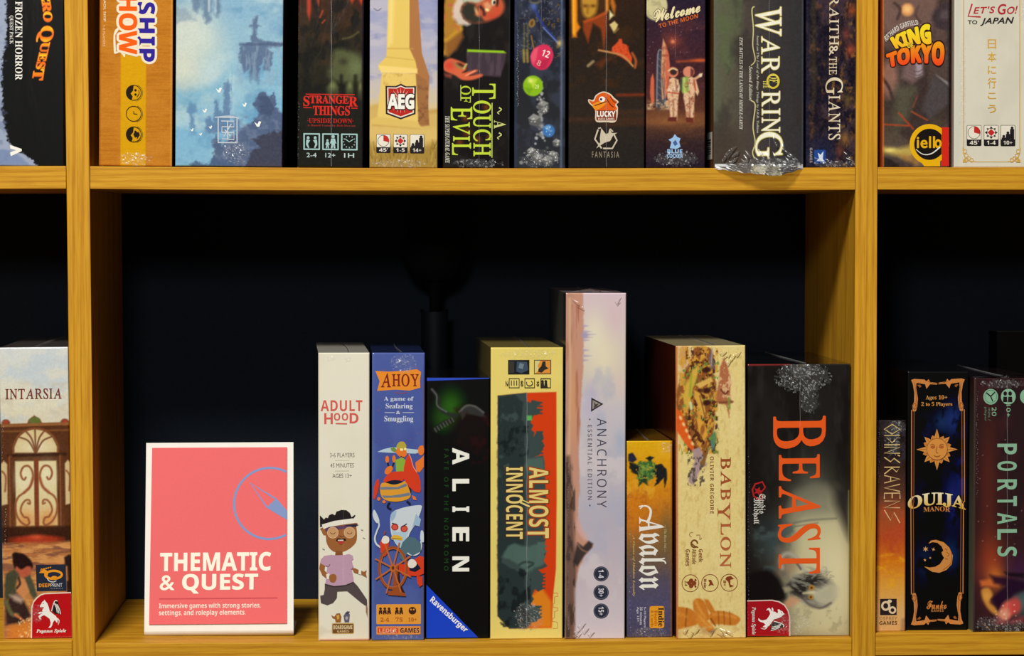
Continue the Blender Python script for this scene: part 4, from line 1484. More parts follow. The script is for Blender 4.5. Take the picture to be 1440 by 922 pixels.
D.text('BLUE', 938.5, 209.5, 959.5, 215, 'bold', BL, off=.02)
D.text('COCKER', 938, 216, 960, 221.4, 'bold', BL, off=.02)
b.seam(949.5, 10, 80, .35, 3)
b.crinkle(950, 222, 34, 12, .5, 21, .45, fan=(950, 205))

# --- 10 wide slate box, big white lettering, film hanging over the shelf edge
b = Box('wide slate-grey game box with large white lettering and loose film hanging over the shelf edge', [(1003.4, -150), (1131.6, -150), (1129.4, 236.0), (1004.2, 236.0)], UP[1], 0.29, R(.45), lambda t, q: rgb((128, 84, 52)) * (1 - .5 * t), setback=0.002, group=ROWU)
def paint(A):
    A.grad([(1000, (92, 96, 78)), (1020, (88, 84, 68)), (1050, (74, 66, 60)), (1080, (58, 54, 54)), (1132, (50, 48, 50))], (1, 0))
    A.clouds(34, 46, (86, 96, 66), .45, .7, .8, 3, box=(1000, 1040, -150, 150), feather=12)
    A.clouds(30, 44, (52, 46, 44), .45, .7, .6, 7)
    A.poly([(1000, 190), (1040, 176), (1060, 240), (1000, 240)], (70, 58, 50), 14, .8)
    A.line([(1020, 90), (1026, 98), (1024, 104)], 3, (62, 66, 52), 2, .5)
    A.line([(1129.8, -150), (1128.4, 236)], 2, (70, 74, 88), 1, .8)
    A.grain(.012, 2.4, 2.4)
b.paint = paint
D = b.part('title_lettering', 'large white serif lettering edged in pale yellow, a gold ring mark in the middle')
WY = (234, 230, 206)
OL = (.022, (176, 162, 84))
D.text('W', 1062.5, 9.5, 1098.5, 50, 'roman', WY, rot=90, off=.005, outline=OL)
D.text('AR', 1071, 51, 1096.5, 102.5, 'roman', WY, rot=90, off=.005, outline=OL)
D.text('RIN', 1071, 128, 1096.5, 186, 'roman', WY, rot=90, off=.005, outline=OL)
D.text('G', 1062.5, 186, 1100, 222.5, 'roman', WY, rot=90, off=.005, outline=OL)
D.arc(1087, 114, 8, 9.5, 2.6, (206, 186, 60))
D.text('OF', 1082, 105, 1094, 116, 'serif', (222, 206, 92), rot=90)
D.text('THE', 1073, 113, 1081, 124, 'serif', (200, 186, 84), rot=90)
for pts in ([(1061, 9), (1057.4, 14), (1059.4, 40), (1058.6, 64), (1062, 84), (1056, 92)], [(1056, 141), (1062, 148), (1059, 178), (1062, 200), (1058.4, 214), (1061, 223)]):
    D = b.part('vine_flourish', 'pale yellow curling vine line')
    D.line(pts, 1.7, (196, 186, 128), w2=1.3)
D = b.part('small_print', 'small white captions')
D.text('based on The Lord of the Rings Trilogy by J.R.R. Tolkien', 1063.2, 50, 1067.4, 187, 'ital', (188, 184, 168), rot=90, off=.01)
D.text('Second Edition', 1053.4, 93, 1058, 141, 'ital', (200, 196, 176), rot=90, off=.012)
D.text('EPIC BATTLES IN THE LANDS OF MIDDLE-EARTH', 1039.8, 52, 1044.6, 182, 'bi', (196, 192, 180), rot=90)
b.seam(1082, -8, 228, .5, 9)
def flap(bx, V, F):
    # loose welded film tab: leaves the bottom edge and sags in front of the shelf
    g = random.Random(5)
    n, m = 26, 7
    s = len(V)
    for j in range(m + 1):
        t = j / m
        for i in range(n + 1):
            u = i / n
            k = max(0.0, 1 - abs(u - .66) / .66) ** .8 if u < .66 else max(0.0, 1 - (u - .66) / .34) ** .9
            fold = math.sin(u * 46 + t * 3) * .0011 * t + g.uniform(-.0004, .0004)
            V.append(((u - .5) * bx.w * .98, -.0012 - .021 * min(1, k * 1.2) * t - abs(fold) - .0004, .004 - (.005 + .0086 * k) * t + fold * .5))
    for j in range(m):
        for i in range(n):
            p = s + j * (n + 1) + i
            F.append((p, p + 1, p + n + 2))
            F.append((p, p + n + 2, p + n + 1))
b.film.append(('film_flap', flap))
b.crinkle(1078, 230, 44, 9, 1.3, 35, .75)
b.streaks([(1019, 219, 1036, 206), (1014, 228, 1030, 214), (1026, 230, 1038, 222), (1036, 231, 1062, 234), (1042, 224, 1054, 234), (1066, 210, 1080, 232), (1060, 221, 1074, 234), (1100, 209, 1123, 228), (1106, 218, 1126, 232), (1092, 224, 1114, 233), (1087, 188, 1092, 208), (1086, 214, 1096, 230), (1070, 226, 1088, 233), (1098, 200, 1104, 212), (1048, 212, 1056, 222), (1112, 226, 1126, 233), (1046, 218, 1052, 228), (1030, 222, 1040, 212), (1076, 214, 1084, 226), (1104, 222, 1112, 230), (1020, 232, 1034, 226)], 20, 1.5)

# --- 11 dark purple box
b = Box('dark purple-brown game box with bone-coloured lettering, tight against the right upright on the upper shelf', [(1133.6, -150), (1204.6, -150), (1203.4, 235.8), (1133.8, 235.8)], UP[1], 0.28, 0, (40, 36, 50), setback=0.004, group=ROWU)
def paint(A):
    A.fill((40, 33, 40))
    A.clouds(16, 26, (62, 48, 56), .42, .7, .9, 4)
    A.clouds(7, 10, (96, 62, 44), .56, .75, .8, 9)
    A.clouds(6, 12, (26, 22, 34), .45, .65, .9, 15)
    A.clouds(5, 9, (120, 84, 40), .62, .78, .8, 25, box=(1170, 1206, -150, 236))
    for y, x, c in ((14, 1198, (150, 72, 40)), (70, 1196, (170, 76, 48)), (48, 1190, (120, 60, 50)), (195, 1188, (150, 104, 50)), (212, 1180, (110, 60, 44)), (140, 1192, (86, 70, 40))):
        A.glow(x, y, 6, 9, c, .8)
    A.poly([(1141, -150), (1149, -150), (1147, 60), (1149, 120), (1143, 170), (1141, 100)], (70, 62, 36), 3, .5)
    A.line([(1136, -150), (1135, 236)], 4, (30, 30, 48), 2, .9)
    A.glow(1154, 218, 14, 12, (40, 62, 110), .7)
    A.poly([(1140, 196), (1170, 186), (1176, 240), (1140, 240)], (34, 34, 56), 8, .7)
    A.grain(.03, 2.2, 2.2)
b.paint = paint
D = b.part('title_lettering', 'bone-coloured serif capitals')
BN = vg(1162, (206, 186, 150), 1184, (226, 216, 190), 0)
D.text('WRAITH', 1164, -34, 1181, 64, 'roman', BN, rot=90, off=.008, vscale={0: (1.3, -.12)})
D.text('&', 1166, 64.5, 1178, 78, 'roman', BN, rot=90, off=.008)
D.text('THE', 1166, 80, 1176.5, 105, 'roman', BN, rot=90, off=.008)
D.text('G', 1161, 109, 1185, 133, 'roman', BN, rot=90, off=.008)
D.text('IANTS', 1165, 134, 1181.5, 197, 'roman', BN, rot=90, off=.008)
D = b.part('publisher_logo', 'small blue square mark with a white figure')
D.rect(1145, 211, 1161, 230, (36, 70, 140), 1)
D.poly([(1150, 215), (1154, 218), (1158, 213), (1157, 224), (1160, 227), (1148, 227), (1152, 223)], (206, 216, 226))
D.text('GAMES', 1139, 208, 1142.5, 229, 'bold', (150, 146, 140), rot=90)
b.crinkle(1172, 230, 30, 6, 1.0, 41, .6)
b.streaks([(1186, 214, 1202, 230), (1190, 222, 1203, 233), (1160, 224, 1172, 232), (1146, 222, 1158, 231)], 20, 1.2)

# --- 12 monster box, right bay
b = Box('game box with arched yellow and orange cartoon lettering over dark rubble art, upper right', [(1241.6, -150), (1336, -150), (1335.2, 234.2), (1240.8, 234.2)], UP[2], 0.28, R(.3), (206, 92, 30), setback=0.003, group=ROWU)
def paint(A):
    A.grad([(-150, (84, 62, 58)), (20, (96, 74, 68)), (80, (84, 68, 62)), (150, (66, 56, 50)), (190, (82, 68, 58)), (234, (96, 84, 74))])
    A.clouds(26, 26, (60, 48, 46), .45, .7, .8, 4)
    # plain rounded armour masses
    A.poly([(1242, -40), (1312, -40), (1316, 20), (1306, 40), (1252, 44), (1242, 30)], (120, 92, 82), 5, .8, sm=True)
    A.ell(1276, 13, 9, 9, (214, 148, 92), 0, 2)
    A.ell(1276, 12, 5, 5, (240, 190, 120), 0, 2.5)
    A.line([(1258, 4), (1266, 12), (1262, 26)], 3, (64, 48, 46), 2)
    A.line([(1292, 8), (1288, 20), (1294, 30)], 3, (74, 56, 52), 2)
    A.ell(1332, 22, 22, 18, (64, 52, 56), -20, 3)
    A.ell(1330, 20, 9, 7, (84, 70, 74), -20, 3)
    A.ell(1300, 10, 12, 16, (112, 86, 78), 10, 4, .6)
    A.ell(1250, 110, 12, 26, (146, 104, 88), 0, 4, .9)
    A.line([(1240, 108), (1250, 122), (1256, 140)], 4, (60, 44, 42), 2)
    A.poly([(1274, 86), (1300, 78), (1298, 104), (1284, 116), (1268, 108)], (124, 98, 96), 4, .85)
    A.poly([(1288, 86), (1297, 82), (1297, 104), (1288, 108)], (166, 152, 160), 2, .8)
    for y in (96, 101, 106):
        A.line([(1278, y), (1290, y + 4), (1298, y)], 1.0, (96, 78, 80), .8)
    A.poly([(1314, 104), (1340, 128), (1340, 140), (1308, 166), (1296, 152)], (76, 70, 70), 3, .9)
    A.poly([(1316, 104), (1336, 116), (1336, 122)], (150, 144, 148), 1.5, .8)
    A.poly([(1258, 120), (1290, 122), (1274, 172), (1256, 190), (1258, 150)], (92, 92, 70), 6, .6)
    A.line([(1244, 174), (1280, 176), (1264, 158), (1284, 180)], 2, (190, 70, 34), 1.2, .85, sm=False)
    A.line([(1282, 156), (1304, 168)], 1.8, (190, 84, 44), 1.2, .8)
    A.line([(1290, 134), (1284, 150)], 1.6, (160, 74, 46), 1.2, .6)
    A.poly([(1242, 206), (1262, 208), (1280, 204), (1290, 214), (1276, 222), (1244, 214)], (206, 178, 84), 4, .8)
    A.glow(1252, 210, 10, 3, (236, 216, 120), .8)
    A.poly([(1264, 216), (1300, 218), (1290, 232), (1270, 224)], (170, 120, 64), 3, .7)
    A.poly([(1240, 220), (1252, 222), (1264, 232), (1270, 238), (1240, 238)], (42, 36, 34), 2, .95, wob=2)
    A.line([(1242, -150), (1242, 234)], 1.6, (216, 110, 40), 1, .8)
    A.line([(1334.6, -150), (1334, 234)], 2, (50, 44, 52), 1.2, .9)
    A.grain(.02, 2.2, 2.2)
b.paint = paint
D = b.part('title_lettering', 'chunky yellow and orange arched capitals with a dark rim')
def arc_k(a, t):
    return a, t * (.82 + .25 * a) + .18 * np.sin(a * math.pi) - .02
DK = (52, 26, 20)
D.text('RICHARD GARFIELD', 0, 0, 0, 0, 'bold', (206, 198, 190), quad=[(1246, 58), (1292, 34), (1290, 27), (1243, 51)], warp=lambda a, t: (a, t + .8 * np.sin(a * math.pi)))
D.text('TOKYO', 0, 0, 0, 0, 'bold', lambda p: (236, 152 - min(1, max(0, (p[1] - 62) / 26)) * 76, 30), off=.05, outline=(.06, DK), quad=[(1250, 93), (1326, 91), (1328, 60), (1247, 76)], warp=lambda a, t: (a, t + .22 * np.sin(a * math.pi)), sp=-.0)
D.text('KING', 0, 0, 0, 0, 'bold', lambda p: (240, 216 - min(1, max(0, (p[1] - 40) / 30)) * 40, 40), off=.05, outline=(.06, DK), quad=[(1260, 67), (1309, 60), (1307, 34), (1252, 53)], warp=lambda a, t: (a, t + .12 * np.sin(a * math.pi)), sp=-.0)
D.text('OF', 1276, 60, 1284, 66.5, 'bold', (240, 206, 60), off=.02, outline=(.06, DK))
D = b.part('publisher_logo', 'yellow ring with a black disc, yellow letters and a red block')
D.rect(1324, 178, 1334.6, 232.6, (206, 44, 30))
YL = (226, 172, 24)
D.ell(1307, 202, 28, 28.5, YL, 0, 36)
D.poly([(1282, 214), (1294, 226), (1300, 233), (1322, 233), (1322, 214)], YL)
D.rect(1324.4, 178, 1334.6, 232.6, (206, 44, 30))
D.poly([(1324.2, 188)] + [(1307 + 21.5 * math.cos(R(a)), 202 + 22 * math.sin(R(a))) for a in range(-37, -324, -10)] + [(1324.2, 216)], (30, 26, 24))
D.text('iell', 1289.6, 191, 1314.5, 207, 'hum', YL, off=.02, sp=.03)
D.text('o', 1315, 195.5, 1323.6, 207, 'hum', YL, off=.03)
D.line([(1288, 209), (1298, 216), (1310, 215), (1322, 206)], .9, (226, 222, 210), w2=1.8)

# --- 13 cream box
b = Box('cream game box with gold corner filigree and a column of gold characters, upper right', [(1343, -150), (1449, -150), (1447, 232.6), (1341.4, 232.6)], UP[2], 0.28, 0, (186, 180, 160), setback=0.004, group=ROWU)
def paint(A):
    A.fill((212, 206, 186))
    A.clouds(40, 60, (204, 198, 178), .4, .7, .8, 4)
    A.poly([(1338, -160), (1350, -160), (1349, 240), (1338, 240)], (204, 200, 184), 2, .9)
b.paint = paint
GD = (202, 160, 76)
D = b.part('gold_border', 'thin gold frame lines with corner filigree')
D.rect(1354.6, -150, 1355.8, 206, GD).rect(1433.4, -150, 1434.6, 206, GD)
D.rect(1372, 224.4, 1418, 225.4, GD)
for sx, x in ((1, 1354), (-1, 1434.6)):
    D.line([(x, 205), (x + sx * 1.5, 215), (x + sx * 8, 223), (x + sx * 18, 224.6)], 1.2, GD)
    for k, (dx, dy) in enumerate(((3, 210), (4.5, 216), (8, 220), (12, 222.5), (5, 221.5))):
        D.arc(x + sx * dx, dy, 2.6, 2.6, .9, GD)
    D.poly([(x, 222), (x + sx * 3, 219), (x + sx * 6, 225.5), (x, 225.5)], GD)
D = b.part('title_lettering', 'red slanted lettering above black slanted lettering')
sh = [(1363, 17.5), (1427, 15), (1430.5, 4.5), (1366, 5.5)]
RC = (176, 44, 52)
D.line([(1367, 4), (1361.5, 21.5), (1379, 22.3)], 2.2, RC, sm=False)
D.text("ET'S", 0, 0, 0, 0, 'hum', RC, off=.02, quad=[(1369, 17.8), (1397, 16.8), (1399.5, 7.4), (1371.5, 8.6)], sp=.06)
D.text('G', 0, 0, 0, 0, 'hum', RC, off=.02, quad=[(1402.5, 18.6), (1413, 18.4), (1415, 4.4), (1404, 4.6)])
D.text('O!', 0, 0, 0, 0, 'hum', RC, off=.02, quad=[(1415.5, 18), (1428.5, 17.4), (1431, 6.6), (1416.8, 9)])
BK = (44, 40, 40)
D.text('TO', 1361, 27, 1374, 32.4, 'hum', BK, off=.02)
D.text('JAPAN', 0, 0, 0, 0, 'hum', BK, off=.025, quad=[(1378.5, 34.5), (1422, 34), (1425.5, 22.5), (1382.5, 24)], sp=.03)
D = b.part('gold_characters', 'gold column of characters')
for k, ch in enumerate('日本に行こう'):
    y = 53 + k * 18.1
    hh = (6.4, 6.6, 5.6, 7.4, 4.2, 5.6)[k]
    D.text(ch, 1389, y + 7 - hh, 1400.4, y + 7 + hh, 'hum', (206, 160, 60), off=.012)
D = b.part('player_icons', 'three small square icons with dark captions')
icon_strip(D, (1360, 1384, 1407.4), 174, 202, 19.5, ("45'", '1-4', '10+'))
b.crinkle(1352, 120, 6, 70, .4, 51, .5)
b.crinkle(1440, 14, 12, 16, .8, 52, .6)

# ================================================================== artwork, lower row
def winged_horse(D, f, c=(232, 228, 220), dk=(40, 34, 34), red=(190, 32, 34)):
    """rearing white horse with a dark striped wing; f maps unit coordinates (x right, y down, 0..1) to print units"""
    m = lambda pts: [f(*p) for p in pts]
    D.poly(m([(.60, .36), (.66, .14), (.76, .02), (.86, .06), (.98, .36), (1.0, .56), (.86, .50), (.74, .52)]), dk)
    for k in range(3):
        D.line(m([(.70 + .07 * k, .10 + .03 * k), (.80 + .07 * k, .28 + .04 * k), (.84 + .07 * k, .46 + .03 * k)]), 1.0, c)
    D.line(m([(.60, .40), (.68, .14), (.76, .02), (.84, .04)]), 1.1, c)
    D.poly(m([(.20, .06), (.27, .03), (.30, -.02), (.34, .04), (.42, .12), (.48, .26), (.52, .40), (.66, .50), (.78, .58), (.86, .70), (.84, .84), (.78, .78), (.74, .72), (.66, .80), (.62, .92), (.56, 1.0), (.46, 1.0), (.54, .92), (.56, .82), (.52, .68), (.40, .60), (.28, .54), (.18, .58), (.12, .62), (.16, .70), (.08, .66), (.04, .58), (.12, .52), (.22, .46), (.20, .36), (.28, .26), (.20, .24), (.12, .26), (.10, .20), (.16, .14)]), c)
    D.poly(m([(.26, .50), (.16, .46), (.08, .50), (.02, .46), (.10, .42), (.24, .42)]), c)
    D.line(m([(.84, .66), (.92, .76), (.88, .90)]), 1.5, c, w2=.6)
    D.ell(*f(.245, .115), .7, .7, dk)

# --- B1 gate painting
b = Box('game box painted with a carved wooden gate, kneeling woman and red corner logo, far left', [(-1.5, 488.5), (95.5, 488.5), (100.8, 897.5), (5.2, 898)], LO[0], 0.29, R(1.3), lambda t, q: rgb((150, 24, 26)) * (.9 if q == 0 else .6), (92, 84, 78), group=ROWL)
def paint(A):
    A.grad([(486, (206, 208, 204)), (520, (204, 204, 192)), (560, (214, 208, 184)), (600, (206, 196, 168))])
    A.clouds(30, 22, (184, 196, 204), .42, .7, .7, 4, box=(-4, 102, 480, 590))
    A.clouds(20, 14, (190, 180, 160), .5, .75, .5, 14, box=(-4, 102, 540, 600))
    w1, w2, w3 = (84, 48, 28), (116, 68, 40), (54, 30, 20)
    A.poly([(0, 596), (102, 594), (102, 770), (2, 770)], w1, 1.2)
    A.poly([(38, 596), (40, 590), (48, 584), (56, 590), (60, 596)], w2, 1.2)
    A.ell(49, 592, 8, 6, (96, 104, 50), 0, 1)
    for x in (8, 91):
        A.ell(x, 594, 6, 5, w2, 0, 1)
        A.ell(x, 593, 3, 2.4, (164, 60, 44), 0, 1)
    A.poly([(0, 596), (102, 594), (102, 598), (0, 600)], (140, 90, 50), 1)
    A.line([(0, 606), (102, 605)], 2.4, (130, 82, 46), 1.2, .8)
    # arched fanlight
    A.poly([(20, 636), (20, 628), (26, 614), (36, 606), (49, 603), (62, 606), (73, 614), (80, 628), (80, 636)], (208, 186, 136), 1.2)
    A.glow(50, 628, 20, 9, (222, 214, 180), .8)
    for p in ([(49, 603), (50, 636)], [(26, 614), (40, 620), (49, 636)], [(73, 614), (60, 620), (51, 636)], [(36, 606), (44, 616), (49, 632)], [(62, 606), (55, 616), (51, 632)]):
        A.line(p, 2.2, (110, 64, 40), 1)
    A.line([(19, 637), (19, 627), (25, 613), (36, 605), (49, 602), (63, 605), (74, 613), (81, 627), (81, 637)], 2.2, (128, 76, 44), 1)
    A.line([(12, 640), (92, 639)], 4, w3, 1.4)
    # glass panes with curled bars
    A.poly([(21, 648), (48, 648), (49, 739), (23, 739)], (212, 196, 146), 1.2)
    A.poly([(53, 648), (79, 648), (81, 739), (54, 739)], (212, 196, 146), 1.2)
    A.grad([(0, (0, 0, 0)), (1, (0, 0, 0))], a=0)
    A.glow(35, 672, 14, 18, (222, 214, 178), .8)
    A.glow(66, 668, 13, 18, (222, 214, 178), .8)
    A.glow(36, 732, 14, 16, (206, 130, 62), .75)
    A.glow(68, 732, 14, 16, (206, 126, 58), .75)
    A.poly([(47.5, 645), (54, 645), (55, 742), (49, 742)], (122, 62, 38), 1)
    bar = (142, 84, 52)
    for s, cx in ((-1, 51), (1, 51)):
        q = lambda pts: [(cx + s * dx, y) for dx, y in pts]
        A.line(q([(15, 671), (17, 674), (20, 672), (22, 664), (18, 656), (11, 655), (6, 662), (5, 672), (9, 684), (17, 692), (25, 698), (29, 708), (28, 722), (22, 733), (14, 738), (10, 735), (12, 728), (16, 727)]), 2.8, bar, 1)
        A.line(q([(12, 707), (9, 708), (10, 703), (15, 703), (20, 709), (22, 718), (18, 726)]), 2.6, bar, 1)
        A.line(q([(5, 672), (9, 684), (17, 692)]), 4, (150, 78, 50), 1.4, .6)
    for x in (14, 85):
        A.line([(x, 642), (x + 1.5, 742)], 6, (98, 56, 34), 1.4)
        A.line([(x - 1, 642), (x + .5, 742)], 1.2, (150, 96, 58), .8, .8)
    for x0, x1 in ((1, 10), (91, 100)):
        A.poly([(x0, 652), (x0 + 4, 647), (x1, 652), (x1 + .8, 708), (x0 + 1, 710)], (202, 176, 128), 1.2)
        A.line([(x0 + 2, 662), (x1 - 2, 670), (x1 - 3, 690)], 2.4, bar, 1)
    A.poly([(2, 740), (102, 740), (102, 762), (3, 764)], w3, 2, .9)
    A.ell(51, 759, 37, 6.5, (156, 52, 30), 0, 2)
    A.glow(51, 755, 10, 4, (206, 84, 50), .8)
    # floor of warm boards
    A.poly([(2, 764), (102, 762), (102, 905), (4, 905)], (172, 108, 62), 3)
    A.clouds(26, 5, (206, 146, 84), .42, .65, .9, 8, box=(0, 104, 766, 905))
    A.clouds(22, 4, (120, 76, 60), .5, .7, .8, 18, box=(0, 104, 764, 800))
    A.glow(28, 850, 14, 22, (206, 146, 76), .8)
    # kneeling woman
    A.poly([(19, 780), (26, 777), (34, 779), (42, 786), (46, 794), (44, 800), (38, 798), (30, 804), (22, 800), (18, 790)], (38, 22, 18), 1.4, sm=True)
    A.ell(22, 780, 5, 4, (36, 22, 18), 0, 1.2)
    A.poly([(23, 796), (30, 800), (38, 796), (44, 798), (42, 808), (36, 813), (28, 810), (22, 804)], (176, 86, 60), 1.6, sm=True)
    A.poly([(8, 806), (20, 800), (26, 806), (28, 818), (26, 826), (22, 836), (10, 842), (7, 850), (6, 820)], (70, 68, 48), 2, wob=1)
    A.poly([(34, 812), (42, 808), (48, 822), (52, 838), (47, 842), (42, 834)], (74, 74, 56), 1.6)
    A.poly([(25, 812), (34, 814), (40, 830), (34, 842), (24, 834), (22, 824)], (196, 128, 78), 2.4)
    A.line([(26, 812), (28, 820), (24, 826)], 3, (60, 42, 34), 1.4)
    A.poly([(12, 840), (24, 834), (34, 844), (40, 856), (44, 866), (30, 876), (8, 878), (8, 852)], (56, 38, 34), 2.5, wob=1)
    A.poly([(14, 836), (24, 836), (33, 842), (30, 848), (20, 844)], (206, 176, 150), 3, .8)
    A.line([(9, 846), (16, 862), (24, 864)], 6, (98, 92, 58), 1.6)
    A.line([(22, 864), (30, 870), (38, 878)], 4, (196, 110, 70), 1.4, w2=2)
    A.poly([(14, 880), (40, 872), (44, 896), (12, 898)], (206, 120, 44), 4, .8, wob=3)
    A.speck(36, (26, 44, 868, 896), (236, 206, 150), 1.0, 5, .8)
    # dark figure at the right margin
    A.poly([(90, 784), (97, 780), (104, 784), (104, 836), (94, 834), (92, 806)], (44, 30, 28), 1.5)
    A.line([(93, 798), (94, 816)], 3, (206, 128, 60), 1.4, .8)
    A.grain(.018, 2, 2)
b.paint = paint
D = b.part('title_lettering', 'dark red-brown spaced capitals')
D.text('INTARSIA', 7.5, 546.5, 86.5, 561, 'roman', (112, 52, 40), off=.018)
D = b.part('studio_logo', 'navy square with an orange curled mark')
D.poly([(50, 794), (92, 794), (93, 831.5), (51.6, 831.5)], (38, 44, 58))
OR = (226, 146, 34)
D.arc(75, 808.5, 11.5, 5.6, 3.2, OR, 12, 372)
D.poly([(62, 800), (68, 804), (66, 812), (62, 806), (54.5, 805.5), (56.5, 803.5)], OR)
for k in range(6):
    D.line([(57 + 2.6 * k, 802.5 - .8 * k), (58.5 + 2.6 * k, 799.4 - .4 * k)], 1.4, OR, sm=False)
D.ell(76, 812, 4, 2, OR)
D.line([(66, 813), (69, 817), (74, 818.5), (79, 817)], 1.2, (206, 206, 206))
D.text('DEEP', 54.5, 820.5, 70.5, 825.5, 'bold', OR, off=.01)
D.text('PRINT', 71, 820.5, 87.5, 825.5, 'hum', (206, 206, 206))
D.text('GAMES', 71, 826.8, 88, 828.6, 'hum', (150, 150, 156), sp=.2)
D = b.part('publisher_logo', 'red corner field with a white winged horse')
D.poly([(101, 833.2), (62, 834), (56, 836), (51, 840), (46.5, 845.5), (44, 853), (43.2, 898), (45, 898), (45.4, 854), (47.5, 847), (52, 841.5), (57, 837.5), (63, 835.6), (101, 834.8)], (226, 206, 186))
D.poly([(101, 834.8), (63, 835.6), (57, 837.5), (52, 841.5), (47.5, 847), (45.4, 854), (44.8, 898), (101, 898)], (178, 24, 28))
winged_horse(D, lambda x, y: (52.5 + 33 * x, 844 + 39 * y))
D.text('Pegasus Spiele', 51, 885, 92.5, 891, 'bi', WHT, off=.012)
b.dots(4, 515, 660, 40, 71, .7)
b.dots(8, 715, 770, 16, 72, .9)
b.crinkle(50, 862, 10, 14, .6, 73, .5)
b.topfilm(1.2, None, 4)

# --- B2 white box
b = Box('white game box with coral hand-drawn lettering and a running cartoon figure in a headband', [(447.8, 496), (519.2, 496), (519.6, 901), (447.6, 901)], LO[1], 0.27, R(2.0), lambda t, q: rgb((52, 50, 48)), (214, 208, 192), group=ROWL)
def paint(A):
    A.fill((224, 218, 198))
    A.clouds(60, 80, (220, 214, 192), .4, .7, .8, 4)
    A.line([(447.6, 496), (447.6, 901)], 2.2, (198, 178, 140), 1, .8)
    A.line([(519.6, 700), (519.4, 901)], 1.6, (206, 150, 120), 1, .7)
    A.line([(450, 899.6), (519, 899.6)], 1.6, (190, 90, 70), 1, .7)
    A.poly([(446, 884), (452, 880), (462, 886), (474, 882), (478, 886), (474, 890), (458, 890), (448, 896)], (206, 198, 176), 2, .6)
b.paint = paint
D = b.part('title_lettering', 'coral hand-drawn capitals')
CO = (206, 92, 84)
D.text('ADULT', 451, 562.5, 509.5, 578, 'bold', CO, sp=.03)
D.text('H', 456, 580.5, 468, 596, 'bold', CO)
D.text('OO', 469.5, 580.5, 489.5, 591, 'bold', CO, sp=.05)
D.text('D', 491.5, 580.5, 504, 595, 'bold', CO)
D.line([(472, 595.2), (488, 595.6)], 1.8, CO)
D = b.part('small_print', 'three small grey-brown lines')
SP = (112, 98, 92)
D.text('3-6 PLAYERS', 464, 636.5, 498.5, 642.5, 'hum', SP)
D.text('45 MINUTES', 464.5, 651, 497.5, 657, 'hum', SP)
D.text('AGES 13+', 467.5, 665.5, 494.5, 671.5, 'hum', SP)
for y in (646.5, 661.4):
    D.rect(471, y, 491, y + .6, (196, 188, 172))
D = b.part('cartoon_figure', 'running cartoon figure with white headband, mauve shirt and grey trousers')
SK, HR, SH_, TR = (152, 96, 54), (40, 34, 36), (186, 148, 168), (84, 72, 72)
D.poly([(449.6, 724), (453, 727), (455.5, 730), (458, 727), (461, 728), (462.5, 724), (467, 722), (471, 724), (473, 719), (480, 716.5), (487, 717), (492, 721), (494.5, 727), (499, 723.5), (500, 725), (496, 730), (492, 732), (470, 736), (455, 739), (450, 741)], HR)
D.poly([(454, 741), (452.5, 747), (455, 752), (458, 753), (459, 762), (463, 770), (470, 775.5), (481, 776), (492, 771), (500, 763), (502, 754), (501, 740), (499, 735)], SK, True)
D.poly([(456, 741), (500, 737), (500, 741), (458, 747)], (96, 66, 92))
D.poly([(484, 738), (501, 736.5), (504.5, 738), (500, 740.6), (490, 740)], (52, 44, 62))
D.poly([(452.5, 737), (470, 732), (496, 728.6), (500, 735), (480, 737.5), (462, 740.5), (455, 743.5)], (226, 220, 204))
for cx in (468, 491.5):
    D.ell(cx, 748.5, 7.6, 7.8, (196, 150, 104), 0, 24)
    D.arc(cx, 747, 3.6, 3.4, .9, (96, 60, 40), 20, 160)
D.arc(468, 748.5, 7.6, 7.8, .6, (226, 190, 150)).arc(491.5, 748.5, 7.6, 7.8, .6, (226, 190, 150))
D.line([(477, 752.5), (480.5, 754.5), (484, 752.5)], .9, (104, 62, 40))
D.poly([(472.5, 760), (474, 756.5), (478, 756.6), (480, 757.6), (482, 756.6), (486, 757), (486.5, 759.5), (483, 760), (480, 759.2), (476, 761)], (30, 22, 22))
D.poly([(474.5, 761), (480, 759.6), (484, 761), (481, 765), (477, 765)], (176, 62, 52))
D.rect(475, 758.6, 483, 760, (226, 216, 200))
D.poly([(472, 774), (481.5, 775), (482, 781), (471, 781)], (134, 82, 46))
D.poly([(451, 786), (456, 781), (466, 779.5), (472, 780.5), (484, 780), (491, 778.5), (496, 781), (497, 786), (494.5, 788), (497, 796), (494.5, 800), (497, 812), (497.5, 820), (486, 823), (470, 824.5), (457, 822.5), (458.5, 810), (460, 796), (454, 794.5), (450, 791)], SH_)
D.line([(458, 795), (462, 796), (464, 793)], 1.1, (120, 84, 110))
D.line([(493, 800), (495.5, 800), (496.5, 797)], .8, (120, 84, 110))
D.poly([(450, 791), (457, 795), (456, 801), (461, 807), (459, 813), (453, 808), (448.8, 799)], SK)
D.poly([(458.5, 807), (463, 805.5), (464, 813), (459.5, 814)], (226, 222, 208))
D.poly([(463, 809), (468, 806.5), (472.5, 808.5), (473, 814), (470, 818.5), (465, 818), (463, 814)], SK, True)
D.poly([(495, 799), (499, 798.5), (505, 801.5), (504.5, 807), (497.5, 804.5)], SK)
D.poly([(504.5, 801), (509, 801.5), (508.5, 808), (504, 807)], (226, 222, 208))
D.poly([(508, 802), (512, 804), (515.5, 801.5), (514.5, 806), (516, 812), (511.5, 809.5), (508, 807.5)], SK)
D.poly([(456.5, 820), (470, 823.5), (486, 822), (497, 817.5), (503, 824), (510, 834), (516, 843), (516.5, 853), (509, 848), (497, 838), (488, 830.5), (474, 831), (473.5, 840), (468, 847), (460, 850), (451, 847), (450, 837), (455, 836), (456.5, 828)], TR)
D.line([(457, 821), (470, 824.6), (486, 823), (497, 818.5)], 1.1, (56, 46, 48))
